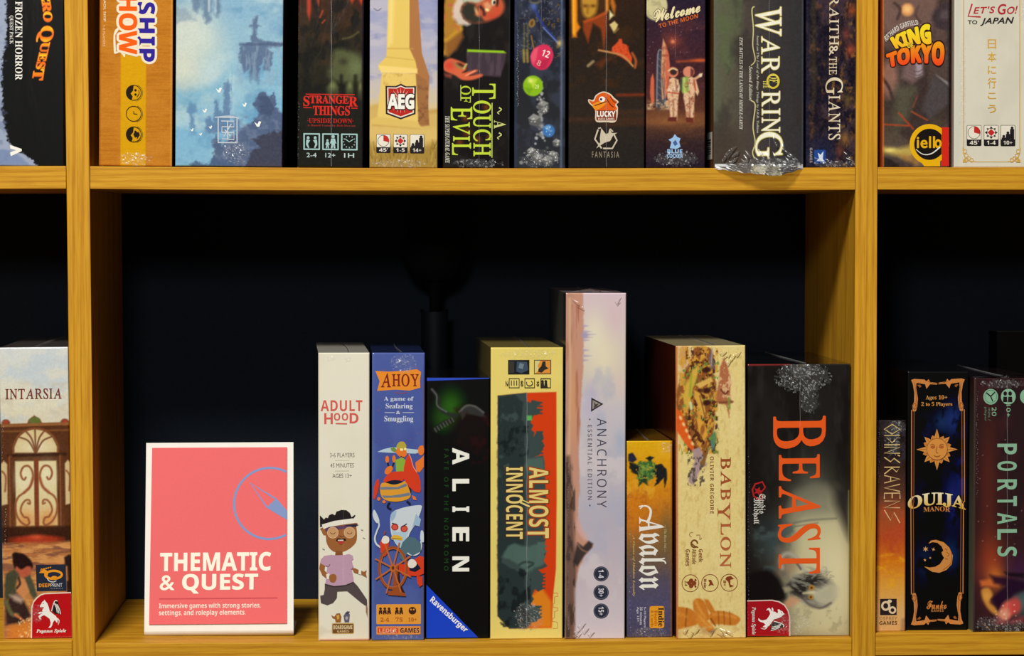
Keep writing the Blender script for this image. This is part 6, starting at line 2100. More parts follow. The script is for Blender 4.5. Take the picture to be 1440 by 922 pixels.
# --- B8 parchment box
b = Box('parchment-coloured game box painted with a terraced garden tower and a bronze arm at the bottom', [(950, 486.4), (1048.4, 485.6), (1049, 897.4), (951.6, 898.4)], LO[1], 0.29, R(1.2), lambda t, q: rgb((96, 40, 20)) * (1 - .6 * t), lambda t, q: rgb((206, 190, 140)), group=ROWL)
def paint(A):
    A.fill((222, 200, 130))
    A.clouds(3.2, 9, (202, 172, 104), .56, .72, .6, 4)
    A.clouds(30, 40, (226, 206, 142), .45, .7, .7, 8)
    A.line([(951, 486), (952.5, 898)], 2.6, (176, 70, 40), 1.2, .8)
    A.glow(962, 500, 8, 22, (190, 130, 96), .8)
    # tower lying on its side: terraces with plants and awnings
    A.poly([(951, 552), (956, 534), (966, 516), (974, 500), (976, 488), (990, 487), (1000, 490), (1004, 500), (1003, 520), (1007, 540), (1008, 560), (1006, 580), (1004, 600), (1001, 622), (994, 640), (990, 650), (986, 640), (976, 634), (966, 622), (952, 604)], (140, 84, 42), 1.4, wob=1.5, ws=.3)
    A.clouds(6, 9, (206, 152, 60), .48, .6, .95, 7, box=(956, 1008, 488, 636), feather=3)
    A.clouds(5, 6, (74, 38, 28), .5, .62, .9, 17, box=(966, 1008, 490, 636), feather=3)
    A.clouds(4, 5, (112, 140, 62), .6, .7, .9, 27, box=(960, 1010, 510, 640), feather=3)
    A.poly([(951, 574), (958, 578), (968, 606), (976, 628), (976, 636), (966, 626), (951, 604)], (216, 92, 34), 1)
    for k in range(5):
        A.ell(957 + 4.2 * k, 587 + 9 * k, 1.8, 3, (230, 196, 130), -25, .9)
    A.poly([(960, 556), (966, 540), (974, 520), (980, 517), (981, 526), (974, 548), (970, 566), (968, 576), (962, 566)], (206, 166, 66), 1.3)
    A.line([(972, 526), (970, 556)], 3, (150, 160, 50), 1.4)
    A.line([(971, 566), (972, 574)], 4, (206, 206, 150), 1.2)
    A.poly([(976, 548), (984, 552), (990, 566), (992, 584), (988, 588), (982, 570), (976, 558)], (210, 158, 66), 1.2)
    A.line([(984, 556), (991, 584)], 1.2, (110, 66, 34), .8)
    A.poly([(978, 540), (1000, 530), (1003, 536), (984, 546)], (214, 170, 84), 1.2)
    for y in (520, 549, 566):
        A.ell(994, y, 6, 4, (64, 34, 28), -10, 1.4)
    A.poly([(980, 588), (990, 592), (996, 612), (990, 618), (982, 606)], (216, 156, 60), 1.2, wob=1)
    A.ell(988, 604, 3, 8, (150, 94, 44), 10, 1)
    A.poly([(1000, 492), (1004, 506), (1006, 520), (1000, 518), (996, 504)], (110, 92, 92), 1.4, .9)
    A.line([(1002, 490), (1000, 514)], 1.6, (166, 150, 146), .9)
    # separate leaning turret
    A.poly([(1013, 516), (1018, 504), (1022, 512), (1026, 524), (1028, 540), (1027, 556), (1030, 566), (1024, 570), (1026, 578), (1026, 588), (1024, 580), (1021, 570), (1010, 566), (1007, 560), (1010, 540)], (170, 104, 68), 1.2, wob=1.2, ws=.3)
    A.clouds(4, 5, (216, 176, 130), .5, .65, .9, 37, box=(1012, 1028, 510, 560), feather=2)
    A.line([(1014, 548), (1020, 554), (1024, 550)], 2, (90, 44, 32), 1)
    A.line([(1012, 566), (1030, 565)], 3, (124, 70, 46), 1.2)
    A.line([(1025, 560), (1026, 574)], 3, (120, 140, 60), 1.4)
    A.poly([(1000, 612), (1006, 606), (1008, 616), (1005, 628), (1002, 632), (999, 622)], (92, 132, 84), 1.2)
    A.line([(1002, 620), (1002, 632)], 2, (80, 120, 140), 1)
    A.poly([(974, 632), (984, 628), (992, 646), (994, 654), (986, 656), (980, 672), (974, 682), (968, 676), (976, 650)], (166, 140, 140), 1.4, wob=1.5, ws=.4)
    A.clouds(3, 4, (84, 74, 60), .5, .62, .9, 47, box=(968, 990, 640, 682), feather=2)
    A.poly([(984, 650), (992, 640), (994, 626), (996, 632), (990, 656)], (130, 92, 46), 1)
    # bronze arm of a statue
    b1, b2, b3 = (196, 118, 42), (222, 150, 66), (120, 62, 26)
    A.poly([(951, 852), (960, 853), (970, 855), (978, 860), (986, 864), (980, 878), (968, 882), (956, 884), (951, 884)], b1, 1.4)
    A.line([(966, 855), (964, 881)], 1.8, b3, 1, .7)
    A.line([(953, 862), (964, 866)], 4, b2, 3, .6)
    A.poly([(975, 846), (980, 841), (986, 842), (992, 848), (996, 860), (998, 870), (992, 872), (984, 864), (976, 858)], b1, 1.2, sm=True)
    A.poly([(990, 842), (996, 843), (1002, 852), (1006, 860), (1000, 864), (994, 854)], b1, 1.2)
    A.line([(979, 845), (985, 858), (992, 868)], 3.2, b2, 2, .8)
    A.poly([(978, 860), (990, 868), (1000, 878), (1004, 884), (996, 889), (986, 884), (980, 874)], (206, 128, 48), 1.3, sm=True)
    A.line([(984, 866), (992, 876), (1000, 882)], 2.4, b2, 1.6, .9)
    A.poly([(998, 864), (1008, 859), (1024, 861), (1036, 866), (1041, 871), (1038, 877), (1030, 880), (1012, 878), (1002, 878), (998, 872)], b1, 1.3, sm=True)
    A.line([(1004, 864), (1020, 865), (1034, 869)], 3, b2, 2, .8)
    for x in (1010, 1018, 1026):
        A.line([(x, 860), (x + 1, 879)], 1.3, b3, 1, .6)
    A.line([(1000, 870), (1006, 880)], 1.6, b3, 1)
    A.poly([(986, 882), (996, 888), (1008, 884), (1002, 892), (988, 890)], (96, 56, 34), 2, .7)
    A.clouds(12, 5, (206, 172, 110), .45, .7, .8, 57, box=(956, 1040, 884, 896), feather=5)
    A.grain(.02, 2, 2)
b.paint = paint
D = b.part('title_lettering', 'rust-red serif capitals')
D.text('BABYLON', 1009.5, 643, 1028, 798, 'roman', vg(640, (150, 74, 40), 800, (180, 100, 58)), rot=90, off=.016, sp=.03, vscale={3: (1.25, -.22), 6: (1.1, -.05)})
D = b.part('small_print', 'small brown designer name')
D.text('OLIVIER GRÉGOIRE', 998.5, 641.5, 1005, 722, 'bold', (124, 74, 40), rot=90, sp=.06)
D = b.part('publisher_logo', 'brown curled mark beside three short words')
LB = (120, 76, 40)
D.arc(976.5, 764, 4.4, 5.0, 2.4, LB, 40, 360)
D.line([(971, 762), (978, 768), (982, 769)], 1.6, LB)
D.arc(973, 751, 3.4, 3, 1.2, (170, 130, 80), 100, 300)
D.line([(979, 752), (984, 752), (984, 758), (987, 756)], 1.2, (170, 130, 80))
for k, (s, y1) in enumerate((('Geek', 790), ('Attitude', 792.5), ('Games', 795))):
    D.text(s, 982.5 - 9.2 * k, 771.5, 988.6 - 9.2 * k, y1, 'bold', (130, 80, 44), rot=90)
D = b.part('player_icons', 'three brown ringed round icons')
IC = (130, 62, 34)
for cx in (971, 998.5, 1025.5):
    D.arc(cx, 819.5, 11.8, 12, 1.0, IC)
for cx, cy, r in ((972, 816, 3.2), (972, 823, 3.2), (976, 819.5, 3.2), (969, 819, 2.6), (978, 815, 1.5), (978, 824, 1.5)):
    D.ell(cx, cy, r, r, IC)
D.text('2-4', 963, 816, 966.6, 823, 'bold', IC, rot=90)
D.poly([(1000, 815), (1004, 823), (1000, 822), (996, 824), (998, 819.5), (996, 815)], IC)
D.text('30 min', 989.6, 813, 993.6, 826, 'bold', IC, rot=90)
D.poly([(1022, 811), (1028, 810), (1032, 814), (1027, 815), (1027, 822), (1032, 824), (1026, 826), (1024, 818), (1020, 814)], IC)
D.text('8+', 1017, 816, 1021, 824, 'bold', IC, rot=90)
b.streaks([(1026, 506, 1042, 494), (1016, 504, 1028, 497), (1020, 512, 1030, 505), (1012, 498, 1022, 494)], 22, 1.4)
b.streaks([(972, 888, 984, 883), (966, 893, 976, 889), (1012, 884, 1030, 892), (1008, 890, 1024, 894), (996, 892, 1004, 886), (960, 888, 968, 884)], 24, 1.3)
b.dots(956, 760, 880, 26, 124, .7)
b.topfilm(1.6, None, 19)

# --- B9 wide black box
b = Box('wide black game box with large orange-red serif lettering and a misty pale beast painting', [(1050.4, 512.5), (1197, 511), (1193.4, 893.4), (1050.8, 895.8)], LO[1], 0.29, R(-.15), (20, 19, 20), (22, 20, 22), group=ROWL)
def paint(A):
    A.fill((27, 24, 23))
    A.clouds(40, 60, (35, 33, 31), .45, .7, .9, 3)
    A.clouds(10, 46, (46, 44, 42), .55, .75, .5, 13)
    A.glow(1140, 690, 26, 50, (96, 96, 84), .55)
    A.glow(1150, 780, 50, 70, (196, 190, 150), .95)
    A.glow(1165, 850, 50, 60, (214, 202, 156), .95)
    A.poly([(1124, 700), (1150, 690), (1172, 690), (1186, 720), (1196, 760), (1196, 898), (1108, 898), (1106, 850), (1114, 770), (1112, 730)], (200, 190, 146), 16, .8)
    A.glow(1175, 800, 24, 50, (218, 208, 166), .7)
    A.poly([(1170, 680), (1196, 690), (1196, 760), (1184, 730), (1174, 708)], (40, 37, 35), 8, .9)
    A.line([(1116, 735), (1140, 731), (1176, 729)], 2, (106, 104, 92), 1.6, .8)
    A.line([(1118, 740), (1150, 735)], 1.2, (90, 88, 78), 1.2, .7)
    A.poly([(1120, 690), (1150, 680), (1172, 692), (1174, 724), (1120, 730)], (100, 100, 88), 12, .6)
    A.glow(1086, 760, 20, 30, (56, 70, 72), .8)
    A.glow(1080, 740, 10, 10, (40, 44, 44), .7)
    A.clouds(20, 16, (70, 84, 84), .5, .72, .7, 22, box=(1066, 1112, 740, 830), feather=12)
    A.poly([(1050, 812), (1074, 800), (1090, 806), (1100, 822), (1106, 838), (1100, 846), (1080, 846), (1050, 848)], (24, 20, 20), 4, .95, sm=True)
    A.poly([(1096, 770), (1112, 776), (1124, 796), (1110, 812), (1094, 806)], (150, 120, 96), 8, .6)
    # pale horned beast, head lowered to the right
    A.line([(1100, 798), (1098, 786), (1106, 778), (1118, 782), (1126, 796), (1134, 806)], 5, (166, 162, 146), 2.5, .9)
    A.line([(1116, 786), (1122, 794), (1126, 800)], 2.4, (66, 60, 56), 1.4, .8)
    A.poly([(1104, 822), (1120, 812), (1134, 808), (1148, 806), (1160, 812), (1172, 822), (1172, 840), (1164, 852), (1150, 855), (1138, 850), (1126, 842), (1112, 838)], (84, 80, 76), 5, .9, wob=2)
    A.poly([(1118, 812), (1140, 806), (1156, 814), (1140, 826), (1126, 840), (1112, 834), (1108, 824)], (40, 36, 34), 4, .9, wob=2)
    A.clouds(14, 4, (150, 146, 130), .5, .65, .7, 31, box=(1116, 1160, 800, 850), feather=6, rot=20)
    A.poly([(1136, 830), (1150, 828), (1166, 820), (1178, 826), (1176, 842), (1162, 852), (1148, 848), (1140, 838)], (186, 180, 150), 4, .9, sm=True)
    A.ell(1141, 826.5, 4, 3.6, (172, 124, 48), 0, 1.4)
    A.ell(1141, 826.5, 1.5, 1.5, (70, 40, 20), 0, 1)
    A.ell(1140, 839.6, 3.6, 3, (172, 124, 48), 0, 1.4)
    A.ell(1140, 839.6, 1.4, 1.3, (70, 40, 20), 0, 1)
    A.line([(1130, 834), (1144, 833)], 3, (206, 196, 150), 1.6, .9)
    A.line([(1126, 838), (1138, 850), (1154, 855), (1168, 848)], 2.4, (80, 70, 70), 1.6, .8)
    A.poly([(1101, 826), (1110, 824), (1116, 830), (1104, 833)], (160, 152, 120), 2, .8)
    A.poly([(1104, 846), (1114, 838), (1126, 844), (1116, 852), (1104, 856)], (196, 140, 104), 3, .8)
    for k in range(34):
        g = random.Random(k + 60)
        x, y = g.uniform(1130, 1170), g.uniform(804, 820)
        A.line([(x, y), (x + g.uniform(3, 9), y - g.uniform(-2, 6))], 1.0, g.choice([(96, 92, 84), (206, 200, 170), (60, 56, 52)]), .8, .6, w2=.3)
    A.clouds(9, 9, (150, 142, 108), .58, .76, .5, 41, box=(1100, 1194, 856, 896), feather=8)
    A.line([(1193.6, 690), (1192, 894)], 1.8, (150, 146, 80), 1, .6)
    A.line([(1051, 513), (1110, 512)], 2.4, (140, 34, 34), 1, .9)
b.paint = paint
D = b.part('title_lettering', 'large orange-red serif capitals')
OB = (224, 88, 34)
D.text('BEAST', 1088, 585, 1160.5, 806, 'roman', OB, rot=90, off=.012, sp=.04, vscale={0: (1.3, -.1)})
D = b.part('studio_logo', 'red pointed knot mark with white blackletter words')
RR = (170, 36, 40)
D.line([(1076, 685), (1072, 677), (1062, 680), (1058, 688), (1060, 697), (1068, 703)], 2.4, RR, sm=False)
D.line([(1076, 685), (1070, 692), (1071, 700), (1066, 704)], 2.0, RR, sm=False)
D.star(1066, 690, 6.5, 3, 5, RR, 20)
D.text('Studio', 1067.5, 694, 1076.5, 721.5, 'frak', (206, 202, 192), rot=90)
D.text('Midhall', 1058, 699, 1068, 736.5, 'frak', (206, 202, 192), rot=90)
D = b.part('publisher_logo', 'red corner field with a white winged horse lying on its side')
D.poly([(1050.6, 843.6), (1086, 843), (1096, 845), (1104, 850), (1109, 858), (1111.4, 868), (1111.6, 894.6), (1050.8, 895.4)], (214, 190, 176))
D.poly([(1050.6, 845.2), (1086, 844.6), (1095, 846.6), (1102.6, 851.2), (1107.6, 859), (1109.6, 868), (1109.8, 894.6), (1050.8, 895.4)], (160, 26, 34))
winged_horse(D, lambda x, y: (1103 - 36 * y, 853 + 34 * x))
D.text('Pegasus Spiele', 1057, 853, 1063.5, 892, 'bi', (214, 206, 196), rot=90, off=.012)
b.crinkle(1128, 528, 42, 24, 1.2, 131, .68)
b.crinkle(1126, 518, 18, 13, 1.6, 132, .95)
b.crinkle(1138, 560, 14, 22, .8, 133, .5)
b.seam(1125, 532, 600, .5, 13)
b.dots(1053, 640, 890, 46, 134, .6)
b.crinkle(1112, 876, 34, 16, .6, 135, .45)
b.topfilm(1.6, None, 21)

# --- B10 narrow sunset box
b = Box('narrow game box fading from black to sunset orange with thin rune-like gold lettering', [(1232.8, 593), (1274, 588), (1273.4, 887.4), (1231.8, 887.6)], LO[2], 0.24, 0, (40, 24, 24), (16, 14, 16), group=ROWL)
def paint(A):
    A.grad([(588, (30, 24, 26)), (640, (40, 30, 30)), (690, (84, 52, 40)), (720, (150, 76, 44)), (760, (180, 78, 36)), (790, (206, 116, 30)), (820, (214, 150, 56)), (860, (214, 166, 104)), (888, (210, 160, 100))])
    A.clouds(14, 18, (176, 70, 40), .45, .7, .7, 4, box=(1230, 1276, 715, 775), feather=10)
    A.clouds(18, 10, (226, 160, 30), .48, .7, .7, 8, box=(1230, 1276, 782, 822), feather=8)
    A.glow(1246, 600, 10, 12, (70, 62, 62), .5)
    A.clouds(7, 8, (60, 56, 60), .5, .7, .6, 14, box=(1230, 1276, 586, 650), feather=6)
    A.poly([(1268, 870), (1275, 868), (1275, 890), (1266, 888)], (160, 120, 84), 2, .8)
    A.line([(1274, 588), (1273, 888)], 1.6, (60, 30, 26), 1, .6)
    A.grain(.015, 2, 2)
b.paint = paint
D = b.part('title_lettering', 'thin gold angular lettering')
RU = vg(600, (206, 182, 110), 730, (222, 176, 130))
def rune(strokes, y0, y1, x0=1243.5, x1=1265.5):
    for st in strokes:
        D.line([(x0 + (x1 - x0) * v, y0 + (y1 - y0) * u) for u, v in st], 1.5, RU, sm=False)
rune([[(0, .5), (.5, 1), (1, .5), (.5, 0), (0, .5)]], 596.5, 610)
rune([[(0, 0), (0, 1), (1, .5), (0, 0)]], 612, 622)
rune([[(0, 0), (0, 1)], ], 625, 626)
rune([[(0, 0), (0, 1), (1, 0), (1, 1)]], 628.5, 637)
rune([[(0, .85), (.6, 1)]], 639.5, 642)
rune([[(1, 1), (.2, .62), (.8, .4), (0, 0)]], 642.5, 650.5)
rune([[(0, 0), (0, 1), (.7, .78), (.1, .5), (1, 0)]], 656.5, 666)
rune([[(0, 0), (.5, 1), (1, 0)], [(.25, .4), (.75, .4)]], 668, 678.5)
rune([[(0, 1), (.5, 0), (1, 1)]], 680.5, 690.5)
rune([[(1, 0), (0, 0), (0, 1), (1, 1)], [(0, .5), (.9, .5)]], 693, 701)
rune([[(0, 0), (0, 1), (1, 0), (1, 1)]], 704, 713.5)
rune([[(1, 1), (.2, .62), (.8, .4), (0, 0)]], 716.5, 735)
D = b.part('publisher_logo', 'dark square with a pale swirl above small capitals')
D.rect(1237.5, 841.5, 1261, 864.5, (46, 36, 36))
D.arc(1245.5, 851.5, 5, 5.4, 3, (220, 196, 160)).arc(1255, 857.5, 4, 4, 2.6, (220, 196, 160)).ell(1251, 845, 3, 2.4, (220, 196, 160))
D.text('OSPREY', 1236.5, 866.5, 1261.5, 871.5, 'bold', (176, 128, 80))
D.text('GAMES', 1236.5, 873, 1261.5, 878, 'bold', (90, 58, 36))
b.crinkle(1262, 598, 12, 9, 1.0, 141, .55)
b.crinkle(1254, 618, 12, 22, .6, 142, .5)
b.dots(1236, 600, 680, 26, 143, .6)

# --- B11 black box with copper frame
b = Box('black game box with an ornate copper frame, copper sun face and crescent moon', [(1277, 523), (1362.2, 521.4), (1360.4, 885.4), (1274, 886.4)], LO[2], 0.27, R(-.1), (12, 12, 14), (12, 12, 16), mat=M_CARD, group=ROWL)
def paint(A):
    A.fill((11, 11, 14))
    A.glow(1340, 590, 16, 26, (34, 50, 110), .9)
    A.glow(1322, 594, 10, 14, (40, 70, 130), .5)
    A.glow(1300, 606, 14, 24, (24, 32, 62), .9)
    A.glow(1340, 700, 14, 44, (30, 36, 100), .95)
    A.glow(1352, 660, 6, 60, (34, 40, 120), .8)
    A.glow(1298, 700, 16, 30, (22, 26, 48), .8)
    A.glow(1336, 780, 16, 24, (22, 44, 88), .9)
    A.glow(1300, 790, 18, 30, (20, 34, 64), .9)
    A.clouds(14, 22, (10, 10, 14), .45, .66, .9, 5, box=(1284, 1356, 560, 840), feather=8)
    A.glow(1318, 640, 26, 26, (14, 14, 22), .6)
b.paint = paint
CP, CP2 = (196, 126, 66), (146, 86, 42)
D = b.part('ornate_frame', 'copper art-nouveau frame with scrolled corners')
def fr(f):
    m = lambda p: [f(x, y) for x, y in p]
    # left half, top: mirrored by f
    D.poly(m([(1281.5, 534), (1286, 532.6), (1300, 533.5), (1303, 536), (1306, 533), (1308, 537), (1318, 538.4), (1318, 540.6), (1308, 540), (1303, 546.5), (1301, 540), (1292, 538.5), (1289, 538), (1288.5, 545), (1291, 560), (1290, 572), (1288, 578), (1284, 578), (1283, 570), (1285.6, 565), (1286, 552), (1284, 540)]), CP)
    D.poly(m([(1290, 541), (1294, 540.6), (1296, 543), (1293.6, 545)]), CP2)
    D.line(m([(1286.6, 537), (1288.8, 560), (1286.6, 574)]), .8, CP2)
    D.arc(*f(1286.4, 571), 2.6, 4, 1.1, CP2)
    D.line(m([(1305, 536), (1312, 538.6), (1318, 539.4)]), .8, CP2)
    D.rect(*f(1281.6, 577), *f(1282.8, 700), CP2) if f(0, 1)[1] > f(0, 0)[1] and f(1, 0)[0] > f(0, 0)[0] else None
    D.line(m([(1282.2, 576), (1281.6, 706)]), 1.2, CP, sm=False)
    D.line(m([(1285.6, 578), (1285, 706)]), .9, CP2, sm=False)
fr(lambda x, y: (x, y))
fr(lambda x, y: (2 * 1318.6 - x + .6, y - .6))
fr(lambda x, y: (x - .9, 1411.4 - y))
fr(lambda x, y: (2 * 1318.6 - x - .9, 1410.6 - y))
D = b.part('sun_drawing', 'copper sun face with flame rays')
SUN, SU2 = (206, 138, 66), (140, 86, 40)
for k in range(16):
    a = 22.5 * k
    r1 = 29 if k % 4 == 0 else (25 if k % 2 == 0 else 21)
    s, c = math.sin(R(a)), math.cos(R(a))
    px, py = c, s
    wv = 1.5 if k % 2 else 0
    D.poly([(1317.5 + 13 * s - 3.6 * px, 631.5 - 13 * c - 3.6 * py), (1317.5 + 18 * s - (3.2 - wv) * px, 631.5 - 18 * c - (3.2 - wv) * py), (1317.5 + r1 * s + wv * px, 631.5 - r1 * c + wv * py), (1317.5 + 18 * s + (3.2 + wv * .4) * px, 631.5 - 18 * c + (3.2 + wv * .4) * py), (1317.5 + 13 * s + 3.6 * px, 631.5 - 13 * c + 3.6 * py)], (190, 122, 58) if k % 2 else SUN)
    D.line([(1317.5 + 15 * s, 631.5 - 15 * c), (1317.5 + (r1 - 4) * s, 631.5 - (r1 - 4) * c)], .7, SU2, sm=False)
D.ell(1317.5, 631, 14.4, 15, SUN, 0, 36)
D.arc(1317.5, 631, 14.4, 15, .8, SU2)
for sx in (-1, 1):
    D.ell(1317.5 + sx * 6, 628, 3.4, 2.2, (166, 92, 48)).line([(1317.5 + sx * 9.5, 625), (1317.5 + sx * 6, 624), (1317.5 + sx * 3, 626)], .9, SU2)
D.line([(1317.5, 627), (1316, 635), (1319, 636)], .9, SU2)
D.line([(1313, 640), (1317.5, 641.6), (1322, 640)], 1.3, SU2)
D = b.part('title_lettering', 'cream to gold arched lettering over smaller copper capitals')
D.text('OUIJA', 1277, 692, 1357.5, 718.5, 'serif', vg(692, (232, 222, 186), 716, (206, 160, 66)), off=.015, warp=lambda a, t: (a, t * .72 + .28 * np.sin(a * math.pi)), outline=(.03, (26, 20, 22)), sp=-.03)
D.text('MANOR', 1298.5, 711.5, 1336, 719.5, 'serif', (196, 126, 62), warp=lambda a, t: (a, t * .85 + .15 * np.sin(a * math.pi)))
D = b.part('small_print', 'small copper serif lines')
D.text('Ages 10+', 1301.8, 555.5, 1332, 562.8, 'serif', (206, 144, 72))
D.text('2 to 5 Players', 1295.8, 565, 1339, 572, 'serif', (206, 144, 72))
D = b.part('moon_drawing', 'copper crescent moon with a face and small stars')
mo = [(1305, 761.5)]
mo = [(1305.5, 764), (1309, 759.6), (1316, 758.6), (1327, 762), (1335, 769.5), (1340, 781), (1338.5, 793), (1331, 801), (1321, 805), (1311, 803.6), (1303.5, 799), (1299.5, 796), (1307, 797.6), (1315, 796.6), (1321.5, 793), (1325, 788), (1327.6, 784), (1325.4, 780.4), (1324, 776.6), (1326.6, 773.6), (1324, 767.6), (1318, 762.6), (1311, 761.8)]
D.poly(mo, (196, 130, 66))
D.line([(1338, 776), (1337, 792), (1326, 801)], 1.0, CP2)
D.line([(1329, 771), (1332, 773)], 1.2, CP2).line([(1329, 785), (1333, 786)], 1.0, CP2).line([(1331, 776), (1335, 779), (1332, 782)], .8, CP2)
D.star(1301.5, 771.5, 4.2, 1.6, 6, (206, 150, 90)).star(1312.5, 772, 3, 1, 4, (206, 150, 90), 20).star(1308, 784, 1.8, .7, 5, (206, 150, 90)).star(1300.5, 787, 2.2, 1, 5, (206, 150, 90))
D = b.part('publisher_logo', 'small copper script word over tiny capitals')
D.text('Funko', 1303, 844.5, 1331, 856, 'script', (190, 120, 60), off=.015)
D.text('GAMES', 1309, 856.5, 1327, 860, 'bold', (176, 110, 56), sp=.06)

# --- B12 dark brown box at the right edge of the frame
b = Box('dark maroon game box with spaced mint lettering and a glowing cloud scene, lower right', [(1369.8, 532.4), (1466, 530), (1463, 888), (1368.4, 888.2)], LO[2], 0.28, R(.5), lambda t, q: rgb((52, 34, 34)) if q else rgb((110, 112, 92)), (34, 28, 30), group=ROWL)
def paint(A):
    A.fill((44, 30, 32))
    A.clouds(24, 40, (58, 34, 36), .45, .7, .8, 4)
    A.glow(1390, 690, 14, 110, (86, 40, 34), .9)
    A.glow(1394, 790, 20, 40, (150, 60, 36), .9)
    A.glow(1398, 812, 14, 16, (216, 120, 44), .95)
    A.glow(1384, 830, 14, 30, (70, 30, 44), .6)
    A.glow(1432, 800, 18, 20, (66, 34, 66), .8)
    A.glow(1440, 846, 20, 20, (76, 106, 104), .9)
    A.poly([(1378, 816), (1400, 812), (1410, 818), (1404, 824), (1380, 824)], (206, 106, 50), 2.5, .9)
    A.poly([(1380, 830), (1390, 826), (1396, 836), (1392, 846), (1400, 854), (1406, 866), (1396, 862), (1386, 850)], (206, 140, 60), 2.2, .9, sm=True)
    A.glow(1388, 838, 6, 8, (226, 160, 70), .7)
    A.poly([(1392, 808), (1416, 812), (1440, 818), (1446, 828), (1426, 836), (1414, 850), (1404, 856), (1394, 842), (1404, 832), (1414, 824), (1398, 820)], (38, 20, 40), 3, .9)
    A.poly([(1412, 804), (1440, 806), (1440, 812), (1418, 810)], (30, 22, 28), 2, .9)
    A.ell(1417, 857, 10, 14, (206, 92, 80), 25, 3)
    A.ell(1412, 864, 8, 9, (216, 140, 110), 10, 3)
    A.ell(1428, 852, 8, 12, (196, 70, 66), 0, 3, .9)
    A.poly([(1400, 866), (1414, 874), (1440, 866), (1440, 884), (1396, 886)], (150, 62, 66), 4, .8, wob=2)
    A.poly([(1369, 880), (1470, 874), (1470, 892), (1368, 892)], (36, 26, 30), 3, .9)
    A.speck(14, (1376, 1440, 600, 800), (190, 150, 140), .7, 6, .7)
    A.speck(12, (1400, 1436, 850, 880), (236, 206, 180), 1.0, 16, .8)
    A.line([(1370, 534), (1369, 888)], 3, (84, 74, 62), 1.6, .6)
b.paint = paint
MT = (132, 176, 144)
D = b.part('title_lettering', 'spaced mint-green capitals')
for ch, y0, y1 in (('P', 623.5, 638.5), ('O', 648, 661.5), ('R', 673.5, 690), ('T', 697, 711), ('A', 720.5, 736.5), ('L', 743.5, 758.5), ('S', 768, 782)):
    D.text(ch, 1402.5, y0, 1430, y1, 'bold', MT, rot=90)
D = b.part('player_icons', 'mint round icons with tiny captions')
for cx in (1393, 1418, 1445):
    D.ell(cx, 557.5, 10.5, 11, MT, 0, 26)
D.line([(1393, 557), (1387, 552)], 1.8, (40, 30, 32), sm=False).line([(1393, 557), (1399, 551)], 1.6, (40, 30, 32), sm=False).line([(1393, 557), (1396, 564)], 1.6, (40, 30, 32), sm=False)
D.arc(1393, 557, 8.4, 9, .7, (90, 126, 104))
for x in (1413.5, 1420.5):
    D.ell(x, 553, 2.6, 3, (40, 30, 32)).poly([(x - 3.2, 565), (x - 2.6, 557.5), (x + 2.6, 557.5), (x + 3.2, 565)], (40, 30, 32))
D.text('20', 1394.5, 572, 1401, 584.5, 'hum', MT, rot=90)
D.text('mins /', 1389.2, 573, 1393.2, 591, 'hum', (96, 126, 104), rot=90)
D.text('player', 1383.4, 572, 1387.8, 592, 'hum', (96, 126, 104), rot=90)
D.text('10+', 1415, 569, 1421, 586, 'hum', MT, rot=90)
b.seam(1416.5, 534, 888, .5, 15)
b.crinkle(1412, 538, 40, 7, 1.1, 151, .6)
b.crinkle(1392, 876, 22, 12, 1.0, 152, .5, fan=(1400, 890))
b.crinkle(1424, 880, 22, 10, .7, 153, .3)
b.dots(1374, 550, 700, 50, 154, .6)
b.topfilm(1.6, (1425, 3.0), 23)

def f3(D):
    W1 = (244, 236, 216)
    D.text('THEMATIC', 224, 777.5, 380, 803, 'bold', W1, off=.012, sp=.0)
    D.text('& QUEST', 224, 807.5, 362, 834.5, 'bold', W1, off=.012, sp=.0)
f3d = Decal('title_lettering', 'white bold capitals', .0002)
f3(f3d)
def f4(D):
    W1 = (244, 222, 206)
    D.text('Immersive games with strong stories,', 223, 848, 366, 857, 'bold', W1)
    D.text('settings, and roleplay elements.', 223, 857.5, 345, 866.8, 'bold', W1)
f4d = Decal('small_print', 'two white text lines', .0002)
f4(f4d)
def f5(D):
    D.rect(223, 841, 390, 842.6, (196, 78, 86))

# ================================================================== build the boxes
resolve_glyphs()
for b in SPECS:
    b.build()

# sticker on the left panel of the slate box
sl = [b for b in SPECS if 'slate-grey' in b.label][0]
def panel(name, pts, c, parent, label=None):
    o = mesh_obj(name, pts, [tuple(range(len(pts)))], M_MATT, parent)
    at = o.data.color_attributes.new('ink', 'FLOAT_COLOR', 'POINT')
    for i in range(len(pts)):
        at.data[i].color = (*lin(c), 1)
    if label:
        o['label'] = label
    return o
hw = sl.w / 2
z0, z1 = sl.h - .3, 0
za, zb = (235.4 - 223) * .00077, (235.4 - 184) * .00077
panel('barcode_sticker', [(-hw - .0003, .01, za), (-hw - .0003, .085, za), (-hw - .0003, .085, zb), (-hw - .0003, .01, zb)], (206, 198, 184), sl.root, 'small white barcode sticker on the side')
st = [o for o in sl.root.children if o.name.startswith('barcode_sticker')][0]
V, F = [], []
g = random.Random(3)
zz = za + .006
while zz < zb - .008:
    t = g.uniform(.0006, .0018)
    k = len(V)
    V += [(-hw - .00045, .02, zz), (-hw - .00045, .06, zz), (-hw - .00045, .06, zz + t), (-hw - .00045, .02, zz + t)]
    F.append((k, k + 1, k + 2, k + 3))
    zz += t + g.uniform(.0008, .002)
mesh_obj('barcode_bars', V, F, M_BLACK, st)

